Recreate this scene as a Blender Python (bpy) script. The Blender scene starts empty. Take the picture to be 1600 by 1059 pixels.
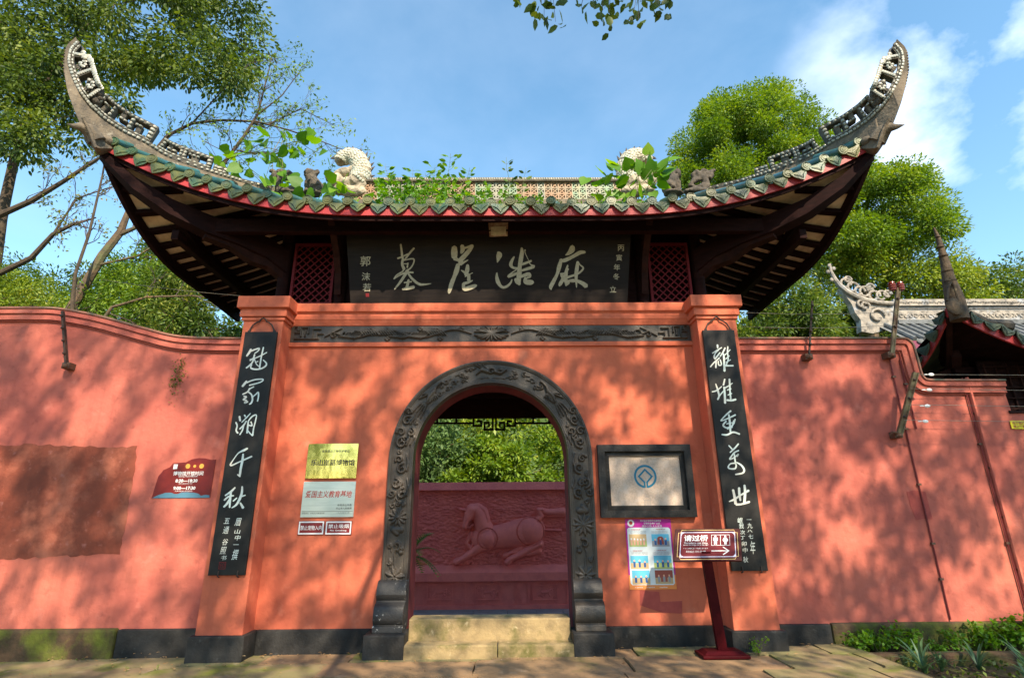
import bpy, bmesh, math, random
import numpy as np
from mathutils import Vector, Matrix

random.seed(7); RNG = np.random.default_rng(7)
S = bpy.context.scene
COL = S.collection
rad = math.radians

# ------------------------------------------------------------------ camera
CF = 837.67
_P, _Y, _R = rad(17.896), rad(.6674), rad(-.4168)
CAM = np.array([.199, -7.0, 1.6])
cf = np.array([math.sin(_Y)*math.cos(_P), math.cos(_Y)*math.cos(_P), math.sin(_P)])
_rt = np.array([math.cos(_Y), -math.sin(_Y), 0.]); _up = np.cross(_rt, cf)
ca = _rt*math.cos(_R)+_up*math.sin(_R); cb = -_rt*math.sin(_R)+_up*math.cos(_R)
cd = bpy.data.cameras.new('camera'); cam = bpy.data.objects.new('camera', cd); COL.objects.link(cam)
cd.sensor_width = 36; cd.lens = CF/1600*36; cd.clip_start = .05; cd.clip_end = 900
cam.matrix_world = Matrix(((ca[0], cb[0], -cf[0], CAM[0]), (ca[1], cb[1], -cf[1], CAM[1]), (ca[2], cb[2], -cf[2], CAM[2]), (0, 0, 0, 1)))
S.camera = cam

# ------------------------------------------------------------------ light
SUN_EL, SUN_AZ = rad(41), rad(22)      # azimuth to the right of the facade's normal
sdir = Vector((math.sin(SUN_AZ)*math.cos(SUN_EL), -math.cos(SUN_AZ)*math.cos(SUN_EL), math.sin(SUN_EL)))
sd = bpy.data.lights.new('sun', 'SUN'); so = bpy.data.objects.new('sun', sd); COL.objects.link(so)
sd.energy = 5.0; sd.angle = rad(.5); sd.color = (1, .86, .66)
so.rotation_euler = sdir.to_track_quat('Z', 'Y').to_euler(); so.location = (5, -14, 14)
W = bpy.data.worlds.new('World'); S.world = W; W.use_nodes = True
wn = W.node_tree; wn.nodes.clear()
wo = wn.nodes.new('ShaderNodeOutputWorld'); bg = wn.nodes.new('ShaderNodeBackground')
sk = wn.nodes.new('ShaderNodeTexSky'); sk.sky_type = 'NISHITA'; sk.sun_disc = False
sk.sun_elevation = SUN_EL; sk.sun_rotation = math.pi-SUN_AZ; sk.altitude = 400; sk.air_density = 1.15; sk.dust_density = .35; sk.ozone_density = 2.0
tc = wn.nodes.new('ShaderNodeTexCoord')
mp = wn.nodes.new('ShaderNodeMapping'); mp.inputs['Scale'].default_value = (1.0, 1.0, 1.5); mp.inputs['Rotation'].default_value = (.1, .5, .9)
nz = wn.nodes.new('ShaderNodeTexNoise'); nz.inputs['Scale'].default_value = 2.6; nz.inputs['Detail'].default_value = 9; nz.inputs['Roughness'].default_value = .55; nz.inputs['Distortion'].default_value = .15
rp = wn.nodes.new('ShaderNodeMapRange'); rp.inputs[1].default_value = .44; rp.inputs[2].default_value = .66; rp.clamp = True
vd = wn.nodes.new('ShaderNodeVectorMath'); vd.operation = 'DOT_PRODUCT'; vd.inputs[1].default_value = Vector((.70, .54, .52)).normalized()
mr = wn.nodes.new('ShaderNodeMapRange'); mr.inputs[1].default_value = .945; mr.inputs[2].default_value = 1.0; mr.inputs[3].default_value = .05; mr.inputs[4].default_value = 1
mm = wn.nodes.new('ShaderNodeMath'); mm.operation = 'MULTIPLY'
mx = wn.nodes.new('ShaderNodeMixRGB'); mx.inputs[2].default_value = (8.2, 8.6, 9.6, 1)
L = wn.links.new
L(tc.outputs['Generated'], mp.inputs[0]); L(mp.outputs[0], nz.inputs['Vector']); L(nz.outputs[0], rp.inputs[0])
L(tc.outputs['Generated'], vd.inputs[0]); L(vd.outputs['Value'], mr.inputs[0])
L(rp.outputs[0], mm.inputs[0]); L(mr.outputs[0], mm.inputs[1]); L(mm.outputs[0], mx.inputs[0])
hs_ = wn.nodes.new('ShaderNodeHueSaturation'); hs_.inputs['Hue'].default_value = .485; hs_.inputs['Saturation'].default_value = 1.08; hs_.inputs['Value'].default_value = 1.15
L(sk.outputs[0], hs_.inputs['Color']); L(hs_.outputs[0], mx.inputs[1]); L(mx.outputs[0], bg.inputs[0]); bg.inputs[1].default_value = .15
L(bg.outputs[0], wo.inputs[0])
S.view_settings.view_transform = 'Standard'; S.view_settings.look = 'None'; S.view_settings.gamma = 1
S.view_settings.use_curve_mapping = False; S.view_settings.exposure = .92

# ------------------------------------------------------------------ helpers
def A3(x, y): return cf + ca*(x-800)/CF - cb*(y-529.5)/CF
def at(x, y, Y): d = A3(x, y); return CAM + d*(Y-CAM[1])/d[1]       # survey point on the plane at depth Y
def atz(x, y, Z): d = A3(x, y); return CAM + d*(Z-CAM[2])/d[2]
def onpl(x, y, P0, N):
    d = A3(x, y); return CAM + d*np.dot(np.array(P0)-CAM, N)/np.dot(d, N)

def tag(o, label=None, cat=None, group=None, kind=None):
    if label: o['label'] = label
    if cat: o['category'] = cat
    if group: o['group'] = group
    if kind: o['kind'] = kind
    return o
def mesh(name, V, F, mat, smooth=False):
    me = bpy.data.meshes.new(name)
    me.from_pydata([tuple(map(float, v)) for v in V], [], [tuple(f) for f in F])
    for m in (mat if isinstance(mat, (list, tuple)) else [mat]): me.materials.append(m)
    if smooth: me.polygons.foreach_set('use_smooth', [True]*len(me.polygons))
    me.update(); return me
def link(name, me, parent=None, loc=None):
    o = bpy.data.objects.new(name, me); COL.objects.link(o)
    if parent is not None: o.parent = parent
    if loc is not None: o.location = loc
    return o
def thing(name, label, cat, loc=(0, 0, 0), group=None, rz=0):
    o = bpy.data.objects.new(name, None); COL.objects.link(o); o.location = loc; o.rotation_euler.z = rz
    o.empty_display_size = .2
    return tag(o, label, cat, group)
def nrm(v): v = np.array(v, float); n = np.linalg.norm(v); return v/n if n > 1e-9 else v

class MB:
    def __init__(s): s.V = []; s.F = []; s.M = []; s.m = 0
    def add(s, V, F):
        b = len(s.V); s.V += [tuple(map(float, v)) for v in V]; s.F += [tuple(i+b for i in f) for f in F]; s.M += [s.m]*len(F)
    def box(s, x0, x1, y0, y1, z0, z1):
        s.add([(x0, y0, z0), (x1, y0, z0), (x1, y1, z0), (x0, y1, z0), (x0, y0, z1), (x1, y0, z1), (x1, y1, z1), (x0, y1, z1)],
              [(0, 3, 2, 1), (4, 5, 6, 7), (0, 1, 5, 4), (1, 2, 6, 5), (2, 3, 7, 6), (3, 0, 4, 7)])
    def cbox(s, x0, x1, y0, y1, z0, z1, c=.01):
        # box with chamfered edges
        bm = bmesh.new(); bmesh.ops.create_cube(bm, size=1)
        for v in bm.verts: v.co = Vector((x0+(v.co.x+.5)*(x1-x0), y0+(v.co.y+.5)*(y1-y0), z0+(v.co.z+.5)*(z1-z0)))
        bmesh.ops.bevel(bm, geom=bm.edges[:], offset=c, segments=2, affect='EDGES', profile=.6)
        bm.verts.index_update(); s.add([v.co for v in bm.verts], [[v.index for v in f.verts] for f in bm.faces]); bm.free()
    def quad(s, a, b, c, d): s.add([a, b, c, d], [(0, 1, 2, 3)])
    def prism(s, pts, d):
        # pts: planar polygon of 3-D points, d: extrusion vector
        n = len(pts); d = np.array(d, float); P = [np.array(p, float) for p in pts]
        s.add(P+[p+d for p in P], [tuple(range(n))[::-1], tuple(range(n, 2*n))]+[(i, (i+1) % n, n+(i+1) % n, n+i) for i in range(n)])
    def tube(s, path, r, n=8, caps=True, flat=1.0, upv=(0, 0, 1)):
        P = [np.array(p, float) for p in path]; m = len(P)
        R = r if hasattr(r, '__len__') else [r]*m
        V = []; F = []; prev = None
        for i in range(m):
            t = nrm(P[min(i+1, m-1)]-P[max(i-1, 0)])
            if prev is None:
                u = np.cross(t, upv)
                if np.linalg.norm(u) < 1e-3: u = np.cross(t, (1, 0, 0))
            else: u = prev-t*np.dot(prev, t)
            u = nrm(u); prev = u; w = np.cross(u, t)
            for k in range(n):
                a = 2*math.pi*k/n; V.append(P[i]+(u*math.cos(a)+w*math.sin(a)*flat)*R[i])
        for i in range(m-1):
            for k in range(n):
                a = i*n+k; b = i*n+(k+1) % n; F.append((a, b, b+n, a+n))
        if caps: F.append(tuple(range(n))[::-1]); F.append(tuple(range((m-1)*n, m*n)))
        s.add(V, F)
    def bar(s, a, b, w, h, up=(0, 0, 1)):
        a = np.array(a, float); b = np.array(b, float); t = nrm(b-a); u = nrm(np.cross(t, up)); v = np.cross(u, t)
        V = [p+u*w/2*i+v*h/2*j for p in (a, b) for i, j in ((-1, -1), (1, -1), (1, 1), (-1, 1))]
        s.add(V, [(0, 1, 2, 3), (7, 6, 5, 4), (0, 4, 5, 1), (1, 5, 6, 2), (2, 6, 7, 3), (3, 7, 4, 0)])
    def sweep(s, path, prof, axis):
        # path: list of 3-D points, prof(i)-> list of 3-D offsets (closed)
        V = []; m = len(path); n = None
        for i, p in enumerate(path):
            q = prof(i); n = len(q); V += [np.array(p)+np.array(o) for o in q]
        F = [(i*n+k, i*n+(k+1) % n, (i+1)*n+(k+1) % n, (i+1)*n+k) for i in range(m-1) for k in range(n)]
        F += [tuple(range(n))[::-1], tuple(range((m-1)*n, m*n))]
        s.add(V, F)
    def ell(s, c, r, nu=8, nv=6, rot=None):
        c = np.array(c, float); V = []; F = []
        for j in range(nv+1):
            th = math.pi*j/nv
            for i in range(nu):
                ph = 2*math.pi*i/nu; p = np.array([r[0]*math.sin(th)*math.cos(ph), r[1]*math.sin(th)*math.sin(ph), r[2]*math.cos(th)])
                if rot is not None: p = rot @ p
                V.append(c+p)
        for j in range(nv):
            for i in range(nu):
                a = j*nu+i; b = j*nu+(i+1) % nu; F.append((a, b, b+nu, a+nu))
        s.add(V, F)
    def lathe(s, c, prof, n=12, ax='z'):
        V = []; F = []
        for r, h in prof:
            for k in range(n):
                a = 2*math.pi*k/n; p = (r*math.cos(a), r*math.sin(a), h)
                if ax == 'y': p = (p[0], p[2], p[1])
                V.append(np.array(c)+np.array(p))
        m = len(prof)
        for i in range(m-1):
            for k in range(n): F.append((i*n+k, i*n+(k+1) % n, (i+1)*n+(k+1) % n, (i+1)*n+k))
        F += [tuple(range(n))[::-1], tuple(range((m-1)*n, m*n))]
        s.add(V, F)
    def grid(s, P):
        P = np.array(P); a, b = P.shape[:2]
        s.add(P.reshape(-1, 3), [(i*b+j, (i+1)*b+j, (i+1)*b+j+1, i*b+j+1) for i in range(a-1) for j in range(b-1)])
    def build(s, name, mat, parent=None, smooth=False, loc=None):
        me = mesh(name, s.V, s.F, mat, False)
        if s.m or any(s.M): me.polygons.foreach_set('material_index', s.M)
        if smooth: shsm(me)
        return link(name, me, parent, loc)
def shsm(me, ang=40):
    me.polygons.foreach_set('use_smooth', [True]*len(me.polygons))
    try: me.set_sharp_from_angle(angle=rad(ang))
    except Exception: pass
def copyo(o, parent=None, loc=None, rot=None, scale=None):
    c = o.copy(); COL.objects.link(c); c.parent = parent
    if loc is not None: c.location = loc
    if rot is not None: c.rotation_euler = rot
    if scale is not None: c.scale = scale
    return c

# ------------------------------------------------------------------ materials
def mat(name, col, col2=None, scale=3, detail=6, rough=.8, bump=0, bscale=30, spec=.3, metal=0, mix=(.4, .65), extra=None, stretch=(1, 1, 1), coat=0, obj=False, bdist=.02, streak=None, orand=None):
    m = bpy.data.materials.new(name); m.use_nodes = True; nt = m.node_tree; N = nt.nodes; K = nt.links.new
    b = N['Principled BSDF']; b.inputs['Roughness'].default_value = rough; b.inputs['Metallic'].default_value = metal
    b.inputs['Specular IOR Level'].default_value = spec; b.inputs['Coat Weight'].default_value = coat
    b.inputs['Base Color'].default_value = (*col, 1)
    if obj: tcn = N.new('ShaderNodeTexCoord'); pos = tcn.outputs['Object']
    else: g = N.new('ShaderNodeNewGeometry'); pos = g.outputs['Position']
    mp = N.new('ShaderNodeMapping'); mp.inputs['Scale'].default_value = stretch; K(pos, mp.inputs[0]); pos = mp.outputs[0]
    cur = None
    layers = []
    if col2 is not None: layers.append((col2, scale, mix[0], mix[1], detail))
    for e in (extra or []): layers.append(e)
    for (c2, sc, lo, hi, dt) in layers:
        n = N.new('ShaderNodeTexNoise'); n.inputs['Scale'].default_value = sc; n.inputs['Detail'].default_value = dt; n.inputs['Roughness'].default_value = .6
        K(pos, n.inputs['Vector'])
        r = N.new('ShaderNodeMapRange'); r.inputs[1].default_value = lo; r.inputs[2].default_value = hi; K(n.outputs[0], r.inputs[0])
        x = N.new('ShaderNodeMixRGB'); K(r.outputs[0], x.inputs[0]); x.inputs[2].default_value = (*c2, 1)
        if cur is None: x.inputs[1].default_value = (*col, 1)
        else: K(cur, x.inputs[1])
        cur = x.outputs[0]
    if orand is not None:
        oi = N.new('ShaderNodeObjectInfo'); r = N.new('ShaderNodeMapRange'); r.inputs[1].default_value = .25; r.inputs[2].default_value = 1; r.inputs[4].default_value = .85; K(oi.outputs['Random'], r.inputs[0])
        x = N.new('ShaderNodeMixRGB'); K(r.outputs[0], x.inputs[0]); x.inputs[2].default_value = (*orand, 1); K(cur, x.inputs[1]); cur = x.outputs[0]
    if streak is not None:
        mp2 = N.new('ShaderNodeMapping'); mp2.inputs['Scale'].default_value = (7, 7, .5); K(pos, mp2.inputs[0])
        n = N.new('ShaderNodeTexNoise'); n.inputs['Scale'].default_value = 1.6; n.inputs['Detail'].default_value = 7; n.inputs['Roughness'].default_value = .65; K(mp2.outputs[0], n.inputs['Vector'])
        r = N.new('ShaderNodeMapRange'); r.inputs[1].default_value = .5; r.inputs[2].default_value = .8; r.inputs[4].default_value = .55; K(n.outputs[0], r.inputs[0])
        x = N.new('ShaderNodeMixRGB'); K(r.outputs[0], x.inputs[0]); x.inputs[2].default_value = (*streak, 1); K(cur, x.inputs[1]); cur = x.outputs[0]
    if cur is not None: K(cur, b.inputs['Base Color'])
    if bump:
        n = N.new('ShaderNodeTexNoise'); n.inputs['Scale'].default_value = bscale; n.inputs['Detail'].default_value = 8; K(pos, n.inputs['Vector'])
        bp = N.new('ShaderNodeBump'); bp.inputs['Strength'].default_value = bump; bp.inputs['Distance'].default_value = bdist
        K(n.outputs[0], bp.inputs['Height']); K(bp.outputs[0], b.inputs['Normal'])
    m['b'] = 1
    return m
def leafmat(name, cols, rough=.5, trans=.35, spec=.35):
    # per-leaf colour picked from a ramp, thin translucent blade
    m = bpy.data.materials.new(name); m.use_nodes = True; nt = m.node_tree; N = nt.nodes; K = nt.links.new
    b = N['Principled BSDF']; out = N['Material Output']; b.inputs['Roughness'].default_value = rough; b.inputs['Specular IOR Level'].default_value = spec
    g = N.new('ShaderNodeNewGeometry'); cr = N.new('ShaderNodeValToRGB'); cr.color_ramp.interpolation = 'LINEAR'
    e = cr.color_ramp.elements
    for i, c in enumerate(cols):
        p = i/(len(cols)-1)
        if i < 2: el = e[i]; el.position = p if i == 0 else p
        else: el = e.new(p)
        el.color = (*c, 1)
    no = N.new('ShaderNodeTexNoise'); no.inputs['Scale'].default_value = .9; no.inputs['Detail'].default_value = 2; K(g.outputs['Position'], no.inputs['Vector'])
    ad = N.new('ShaderNodeMath'); ad.operation = 'MULTIPLY_ADD'; ad.inputs[1].default_value = .55; K(g.outputs['Random Per Island'], ad.inputs[0])
    sb = N.new('ShaderNodeMapRange'); sb.inputs[1].default_value = .3; sb.inputs[2].default_value = .7; sb.inputs[4].default_value = .45; K(no.outputs[0], sb.inputs[0]); K(sb.outputs[0], ad.inputs[2])
    K(ad.outputs[0], cr.inputs[0]); K(cr.outputs[0], b.inputs['Base Color'])
    t = N.new('ShaderNodeBsdfTranslucent'); hs = N.new('ShaderNodeHueSaturation'); hs.inputs['Hue'].default_value = .485; hs.inputs['Saturation'].default_value = 1.1; hs.inputs['Value'].default_value = 1.5
    K(cr.outputs[0], hs.inputs['Color']); K(hs.outputs[0], t.inputs[0])
    ms = N.new('ShaderNodeMixShader'); ms.inputs[0].default_value = trans; K(b.outputs[0], ms.inputs[1]); K(t.outputs[0], ms.inputs[2]); K(ms.outputs[0], out.inputs[0])
    return m
M = {}
M['paint'] = mat('red_limewash', (.57, .145, .078), (.47, .110, .062), 1.1, 5, .9, .4, 15, .12, mix=(.42, .72), streak=(.44, .10, .062),
                 extra=[((.66, .175, .095), .6, .5, .8, 4), ((.38, .085, .058), 8, .60, .82, 9), ((.62, .20, .12), 3.5, .60, .75, 8), ((.20, .12, .09), 16, .73, .76, 6)])
M['paint_side'] = mat('pink_red_limewash', (.50, .138, .098), (.40, .100, .076), .9, 6, .92, .5, 13, .12, mix=(.4, .7), streak=(.36, .088, .066),
                      extra=[((.60, .17, .11), .5, .5, .75, 4), ((.28, .072, .055), 7, .58, .80, 9), ((.56, .19, .14), 3, .60, .76, 8), ((.17, .11, .09), 13, .71, .74, 6), ((.36, .09, .07), 2.2, .62, .8, 9)])
M['capgrey'] = mat('weathered_coping', (.30, .13, .09), (.09, .10, .07), 5, 8, .9, .4, 40)
M['plinth'] = mat('black_paint', (.020, .019, .018), (.044, .041, .038), 3, 7, .65, .3, 40, .2, extra=[((.10, .10, .095), 14, .62, .85, 8)])
M['surround'] = mat('black_painted_stone', (.044, .035, .028), (.080, .064, .050), 4, 7, .42, .25, 70, .35, extra=[((.10, .095, .085), 22, .66, .85, 8)])
M['worn'] = mat('worn_painted_stone', (.030, .028, .027), (.50, .48, .44), 30, 9, .6, .3, 50, .4, mix=(.60, .63), extra=[((.030, .028, .027), 4, .40, .50, 3)])
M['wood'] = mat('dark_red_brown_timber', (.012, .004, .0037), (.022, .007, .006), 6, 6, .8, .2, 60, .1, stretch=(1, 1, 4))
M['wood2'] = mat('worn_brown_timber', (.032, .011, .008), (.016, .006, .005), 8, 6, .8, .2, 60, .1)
M['fascia'] = mat('red_painted_board', (.42, .038, .040), (.30, .030, .032), 5, 6, .5, .12, 60, .35, extra=[((.50, .10, .08), 3, .6, .8, 5)])
M['lattice'] = mat('red_lattice_paint', (.12, .010, .014), None, rough=.7, spec=.2)
M['soffit'] = mat('cream_soffit_plaster', (.78, .60, .42), (.60, .42, .28), 7, 6, .85, .15, 60)
M['board'] = mat('black_lacquer_board', (.013, .009, .008), (.020, .014, .011), 3, 7, .6, .12, 70, .15, stretch=(1, 1, 9), extra=[((.04, .03, .022), 2, .66, .85, 8)])
M['board2'] = mat('black_lacquer_couplet', (.017, .0155, .0145), (.030, .027, .024), 4, 7, .55, .12, 60, .2, extra=[((.09, .085, .08), 30, .72, .85, 8)])
M['charc'] = mat('aged_gilt_character', (.46, .41, .29), (.36, .31, .21), 30, 6, .7)
M['charw'] = mat('pale_green_white_character', (.66, .74, .68), (.80, .72, .60), 4, 5, .7)
M['seal'] = mat('red_seal_paint', (.20, .012, .016), None, rough=.6)
M['glaze'] = mat('green_glazed_tile', orand=(.115, .110, .030), col=(.030, .085, .045), col2=(.13, .135, .035), scale=7, detail=7, rough=.4, bump=.35, bscale=60, spec=.4, extra=[((.20, .17, .05), 13, .56, .75, 8), ((.02, .05, .045), 5, .5, .7, 5)], bdist=.01)
M['glazeb'] = mat('blue_green_glazed_tile', (.03, .13, .15), (.04, .10, .07), 8, 6, .3, .2, 50, .5, extra=[((.12, .12, .06), 12, .6, .8, 8)])
M['rooftile'] = mat('dull_roof_tile', (.05, .07, .05), (.10, .11, .06), 6, 7, .7, .3, 40)
M['plaster'] = mat('aged_grey_plaster', (.19, .15, .105), (.095, .08, .062), 7, 8, .9, .5, 35, extra=[((.07, .065, .055), 5, .58, .75, 9), ((.48, .42, .32), 12, .6, .8, 6)])
M['darkplaster'] = mat('dark_edge_mortar', (.075, .070, .062), (.15, .13, .10), 12, 8, .9, .4, 40)
M['pebble'] = mat('white_mosaic_shard', (.36, .345, .285), (.22, .25, .225), 12, 5, .35, .1, 60, .5, extra=[((.66, .56, .40), 9, .55, .75, 4), ((.16, .15, .12), 14, .62, .8, 7)])
M['shell'] = mat('cream_scale_shard', (.50, .44, .33), (.34, .38, .31), 12, 5, .4, .1, 60, .4, extra=[((.20, .17, .12), 10, .62, .8, 7)])
M['finial'] = mat('cream_finial_plaster', (.50, .42, .30), (.20, .17, .13), 7, 8, .85, .6, 40, extra=[((.09, .08, .065), 5, .58, .72, 8), ((.50, .30, .16), 9, .62, .8, 5)])
M['darkstone'] = mat('blackened_carving', (.055, .048, .040), (.13, .105, .08), 12, 8, .9, .5, 40, extra=[((.20, .14, .08), 8, .62, .8, 6)])
M['orange_tile'] = mat('orange_glazed_lattice', (.34, .19, .10), (.24, .20, .13), 9, 6, .5, .1, 50)
M['green_tile'] = mat('pale_green_glazed_lattice', (.20, .30, .19), (.34, .30, .18), 8, 6, .5, .1, 50)
M['cream_tile'] = mat('cream_glazed_lattice', (.34, .31, .22), (.22, .23, .18), 8, 6, .5, .1, 50)
M['step'] = mat('yellow_sandstone', (.34, .245, .12), (.20, .145, .075), 5, 8, .9, .6, 30, extra=[((.11, .10, .03), 3, .50, .66, 8), ((.50, .40, .24), 11, .6, .8, 6)], bdist=.01)
M['paving'] = mat('brown_sandstone_paving', (.31, .19, .10), (.20, .13, .07), 3, 8, .85, .35, 30, .2, extra=[((.13, .125, .035), 1.3, .60, .74, 8), ((.33, .23, .145), 6, .56, .78, 7), ((.09, .075, .05), 18, .6, .8, 7)], bdist=.01)
M['paving2'] = mat('mossy_sandstone_paving', (.20, .175, .08), (.24, .17, .095), 2.4, 8, .85, .35, 30, .2, extra=[((.14, .155, .03), 1.7, .52, .66, 8), ((.30, .24, .16), 5, .58, .78, 7)], bdist=.01)
M['soil'] = mat('dark_soil', (.055, .038, .024), (.07, .075, .022), 4, 8, .95, .6, 30)
M['mossstone'] = mat('mossy_stone_plinth', (.085, .050, .028), (.045, .036, .020), 6, 8, .9, .5, 30, extra=[((.11, .125, .018), 2.3, .47, .62, 7), ((.20, .17, .04), 5, .6, .76, 6)])
M['greytile'] = mat('blue_grey_floor_tile', (.24, .22, .22), (.17, .16, .165), 5, 6, .6, .2, 40)
M['screen'] = mat('crimson_screen_paint', (.74, .175, .150), (.62, .135, .125), 2.5, 7, .85, .5, 26, .2, extra=[((.10, .03, .035), 3.2, .66, .82, 8)], bdist=.03)
M['horse'] = mat('crimson_relief_paint', (.76, .19, .160), (.66, .155, .14), 6, 6, .8, .15, 50, .25, extra=[((.15, .05, .05), 4, .68, .82, 8)])
M['iron'] = mat('rusty_iron', (.10, .07, .05), (.17, .07, .035), 14, 8, .7, .3, 60, .4, metal=.3)
M['angle'] = mat('olive_steel_angle', (.20, .165, .09), (.10, .05, .03), 9, 8, .6, .2, 60, .4, metal=.2)
M['blackiron'] = mat('black_iron', (.03, .026, .024), (.09, .045, .03), 20, 6, .6)
M['insul'] = mat('red_brown_ceramic', (.26, .040, .018), None, rough=.25, spec=.6)
M['wire'] = mat('grey_wire', (.34, .30, .24), None, rough=.5, metal=.5)
M['cable'] = mat('maroon_conduit', (.17, .026, .024), None, rough=.6)
M['brass'] = mat('polished_brass', (.74, .56, .17), (.66, .50, .14), 3, 3, .06, .05, 6, .5, metal=1, bdist=.02)
M['steel'] = mat('brushed_steel', (.62, .66, .64), (.54, .58, .57), 3, 4, .30, .04, 90, .5, metal=.85, stretch=(1, 1, 12))
M['signred'] = mat('maroon_sign', (.20, .018, .022), None, rough=.4, spec=.4)
M['signdark'] = mat('dark_red_lacquer', (.055, .004, .006), (.038, .003, .005), 8, 4, .45, 0, 1, .08)
M['signface'] = mat('dusty_maroon_face', (.15, .028, .032), None, rough=.8, spec=.08)
M['white'] = mat('white_print', (.78, .78, .76), None, rough=.6)
M['pale'] = mat('pale_blue_print', (.62, .62, .76), None, rough=.6)
M['gold'] = mat('gold_line_print', (.72, .46, .16), None, rough=.5)
M['redtext'] = mat('red_engraved_text', (.42, .05, .035), None, rough=.5)
M['blacktext'] = mat('black_engraved_text', (.03, .03, .028), None, rough=.5)
M['greytext'] = mat('grey_print', (.30, .30, .31), None, rough=.6)
M['hours'] = mat('maroon_vinyl', (.14, .015, .015), (.20, .02, .013), 4, 4, .4)
M['blueteal'] = mat('dusty_blue_vinyl', (.08, .19, .26), None, rough=.5)
M['mustard'] = mat('mustard_print', (.62, .33, .06), None, rough=.5)
M['stoneslab'] = mat('pink_grey_granite', (.56, .42, .32), (.44, .33, .25), 60, 6, .75, .1, 80, .3, extra=[((.54, .45, .38), 8, .5, .75, 6)])
M['teal'] = mat('teal_engraving', (.015, .16, .25), None, rough=.6)
M['palestone'] = mat('faint_engraving', (.36, .31, .27), None, rough=.7)
M['magenta'] = mat('magenta_print', (.48, .02, .28), None, rough=.4)
M['orangep'] = mat('orange_print', (.80, .26, .07), None, rough=.4)
M['paper'] = mat('laminated_paper', (.62, .70, .72), (.70, .74, .74), 6, 3, .3, .0, 1, .5)
M['skyp'] = mat('cyan_print', (.12, .45, .62), None, rough=.4)
M['tanp'] = mat('tan_print', (.55, .38, .20), None, rough=.4)
M['grassp'] = mat('green_print', (.38, .47, .16), None, rough=.4)
M['navyp'] = mat('navy_print', (.03, .10, .28), None, rough=.4)
M['brickp'] = mat('brick_print', (.32, .08, .06), None, rough=.4)
M['peach'] = mat('peach_print', (.80, .42, .28), None, rough=.4)
M['yellow'] = mat('yellow_sign', (.85, .68, .02), None, rough=.5)
M['lampbox'] = mat('cream_lamp_lens', (.62, .50, .33), (.40, .30, .20), 10, 5, .5)
M['lampframe'] = mat('rusted_lamp_frame', (.26, .13, .08), (.45, .32, .22), 12, 5, .7)
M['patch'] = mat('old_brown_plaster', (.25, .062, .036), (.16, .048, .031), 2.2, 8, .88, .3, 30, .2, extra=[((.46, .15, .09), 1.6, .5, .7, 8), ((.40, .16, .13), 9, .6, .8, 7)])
M['patch2'] = mat('maroon_touch_up', (.36, .065, .052), (.42, .085, .062), 12, 7, .85)
M['greyroof'] = mat('grey_roof_tile', (.16, .165, .165), (.08, .085, .085), 6, 8, .8, .4, 30, extra=[((.13, .15, .06), 4, .6, .75, 6)])
M['whiteplaster'] = mat('white_ridge_plaster', (.36, .31, .25), (.17, .155, .135), 5, 8, .8, .4, 25, extra=[((.36, .40, .45), 3, .55, .75, 7), ((.06, .055, .05), 7, .54, .7, 8)])
M['plum'] = mat('plum_fascia', (.20, .045, .085), None, rough=.7)
M['bark'] = mat('brown_bark', (.13, .088, .050), (.075, .055, .038), 9, 8, .9, .6, 22, extra=[((.26, .15, .07), 3, .56, .75, 6), ((.10, .12, .05), 2, .58, .74, 6)])
M['barkdark'] = mat('dark_bark', (.050, .036, .024), (.09, .065, .04), 9, 7, .9, .5, 25)
M['twig'] = mat('dark_twig', (.060, .042, .036), (.09, .07, .06), 10, 4, .8)
M['stem'] = mat('green_stem', (.09, .15, .04), (.16, .11, .05), 9, 4, .7)
M['leafA'] = leafmat('olive_camphor_leaf', [(.022, .042, .008), (.050, .090, .012), (.105, .155, .020), (.22, .26, .03)])
M['leafB'] = leafmat('fresh_green_leaf', [(.038, .085, .013), (.095, .180, .019), (.175, .275, .027), (.30, .36, .045)])
M['leafC'] = leafmat('dark_shrub_leaf', [(.020, .045, .010), (.050, .100, .016), (.12, .185, .024), (.30, .31, .06)])
M['leafD'] = leafmat('yellow_green_hill_leaf', [(.07, .13, .018), (.15, .23, .025), (.26, .33, .035), (.40, .38, .06)])
M['leafE'] = leafmat('bright_vine_leaf', [(.050, .14, .012), (.085, .21, .016), (.13, .28, .02), (.26, .38, .03)], trans=.45)
M['leafF'] = leafmat('blue_green_bamboo_leaf', [(.045, .09, .03), (.09, .16, .05), (.15, .24, .07), (.24, .32, .10)])
M['leafG'] = leafmat('weeping_yellow_leaf', [(.05, .08, .016), (.10, .14, .02), (.18, .20, .03), (.45, .30, .03)])
M['leafS'] = leafmat('shade_tree_leaf', [(.012, .030, .008), (.020, .045, .010), (.030, .06, .012), (.05, .08, .015)], trans=.2)
M['strap'] = leafmat('blue_green_strap_leaf', [(.04, .09, .045), (.07, .15, .07), (.11, .20, .08), (.18, .26, .08)], trans=.25)
M['dead'] = leafmat('fallen_leaf', [(.16, .09, .04), (.30, .16, .05), (.35, .22, .10), (.42, .32, .18)], trans=.1)
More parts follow.
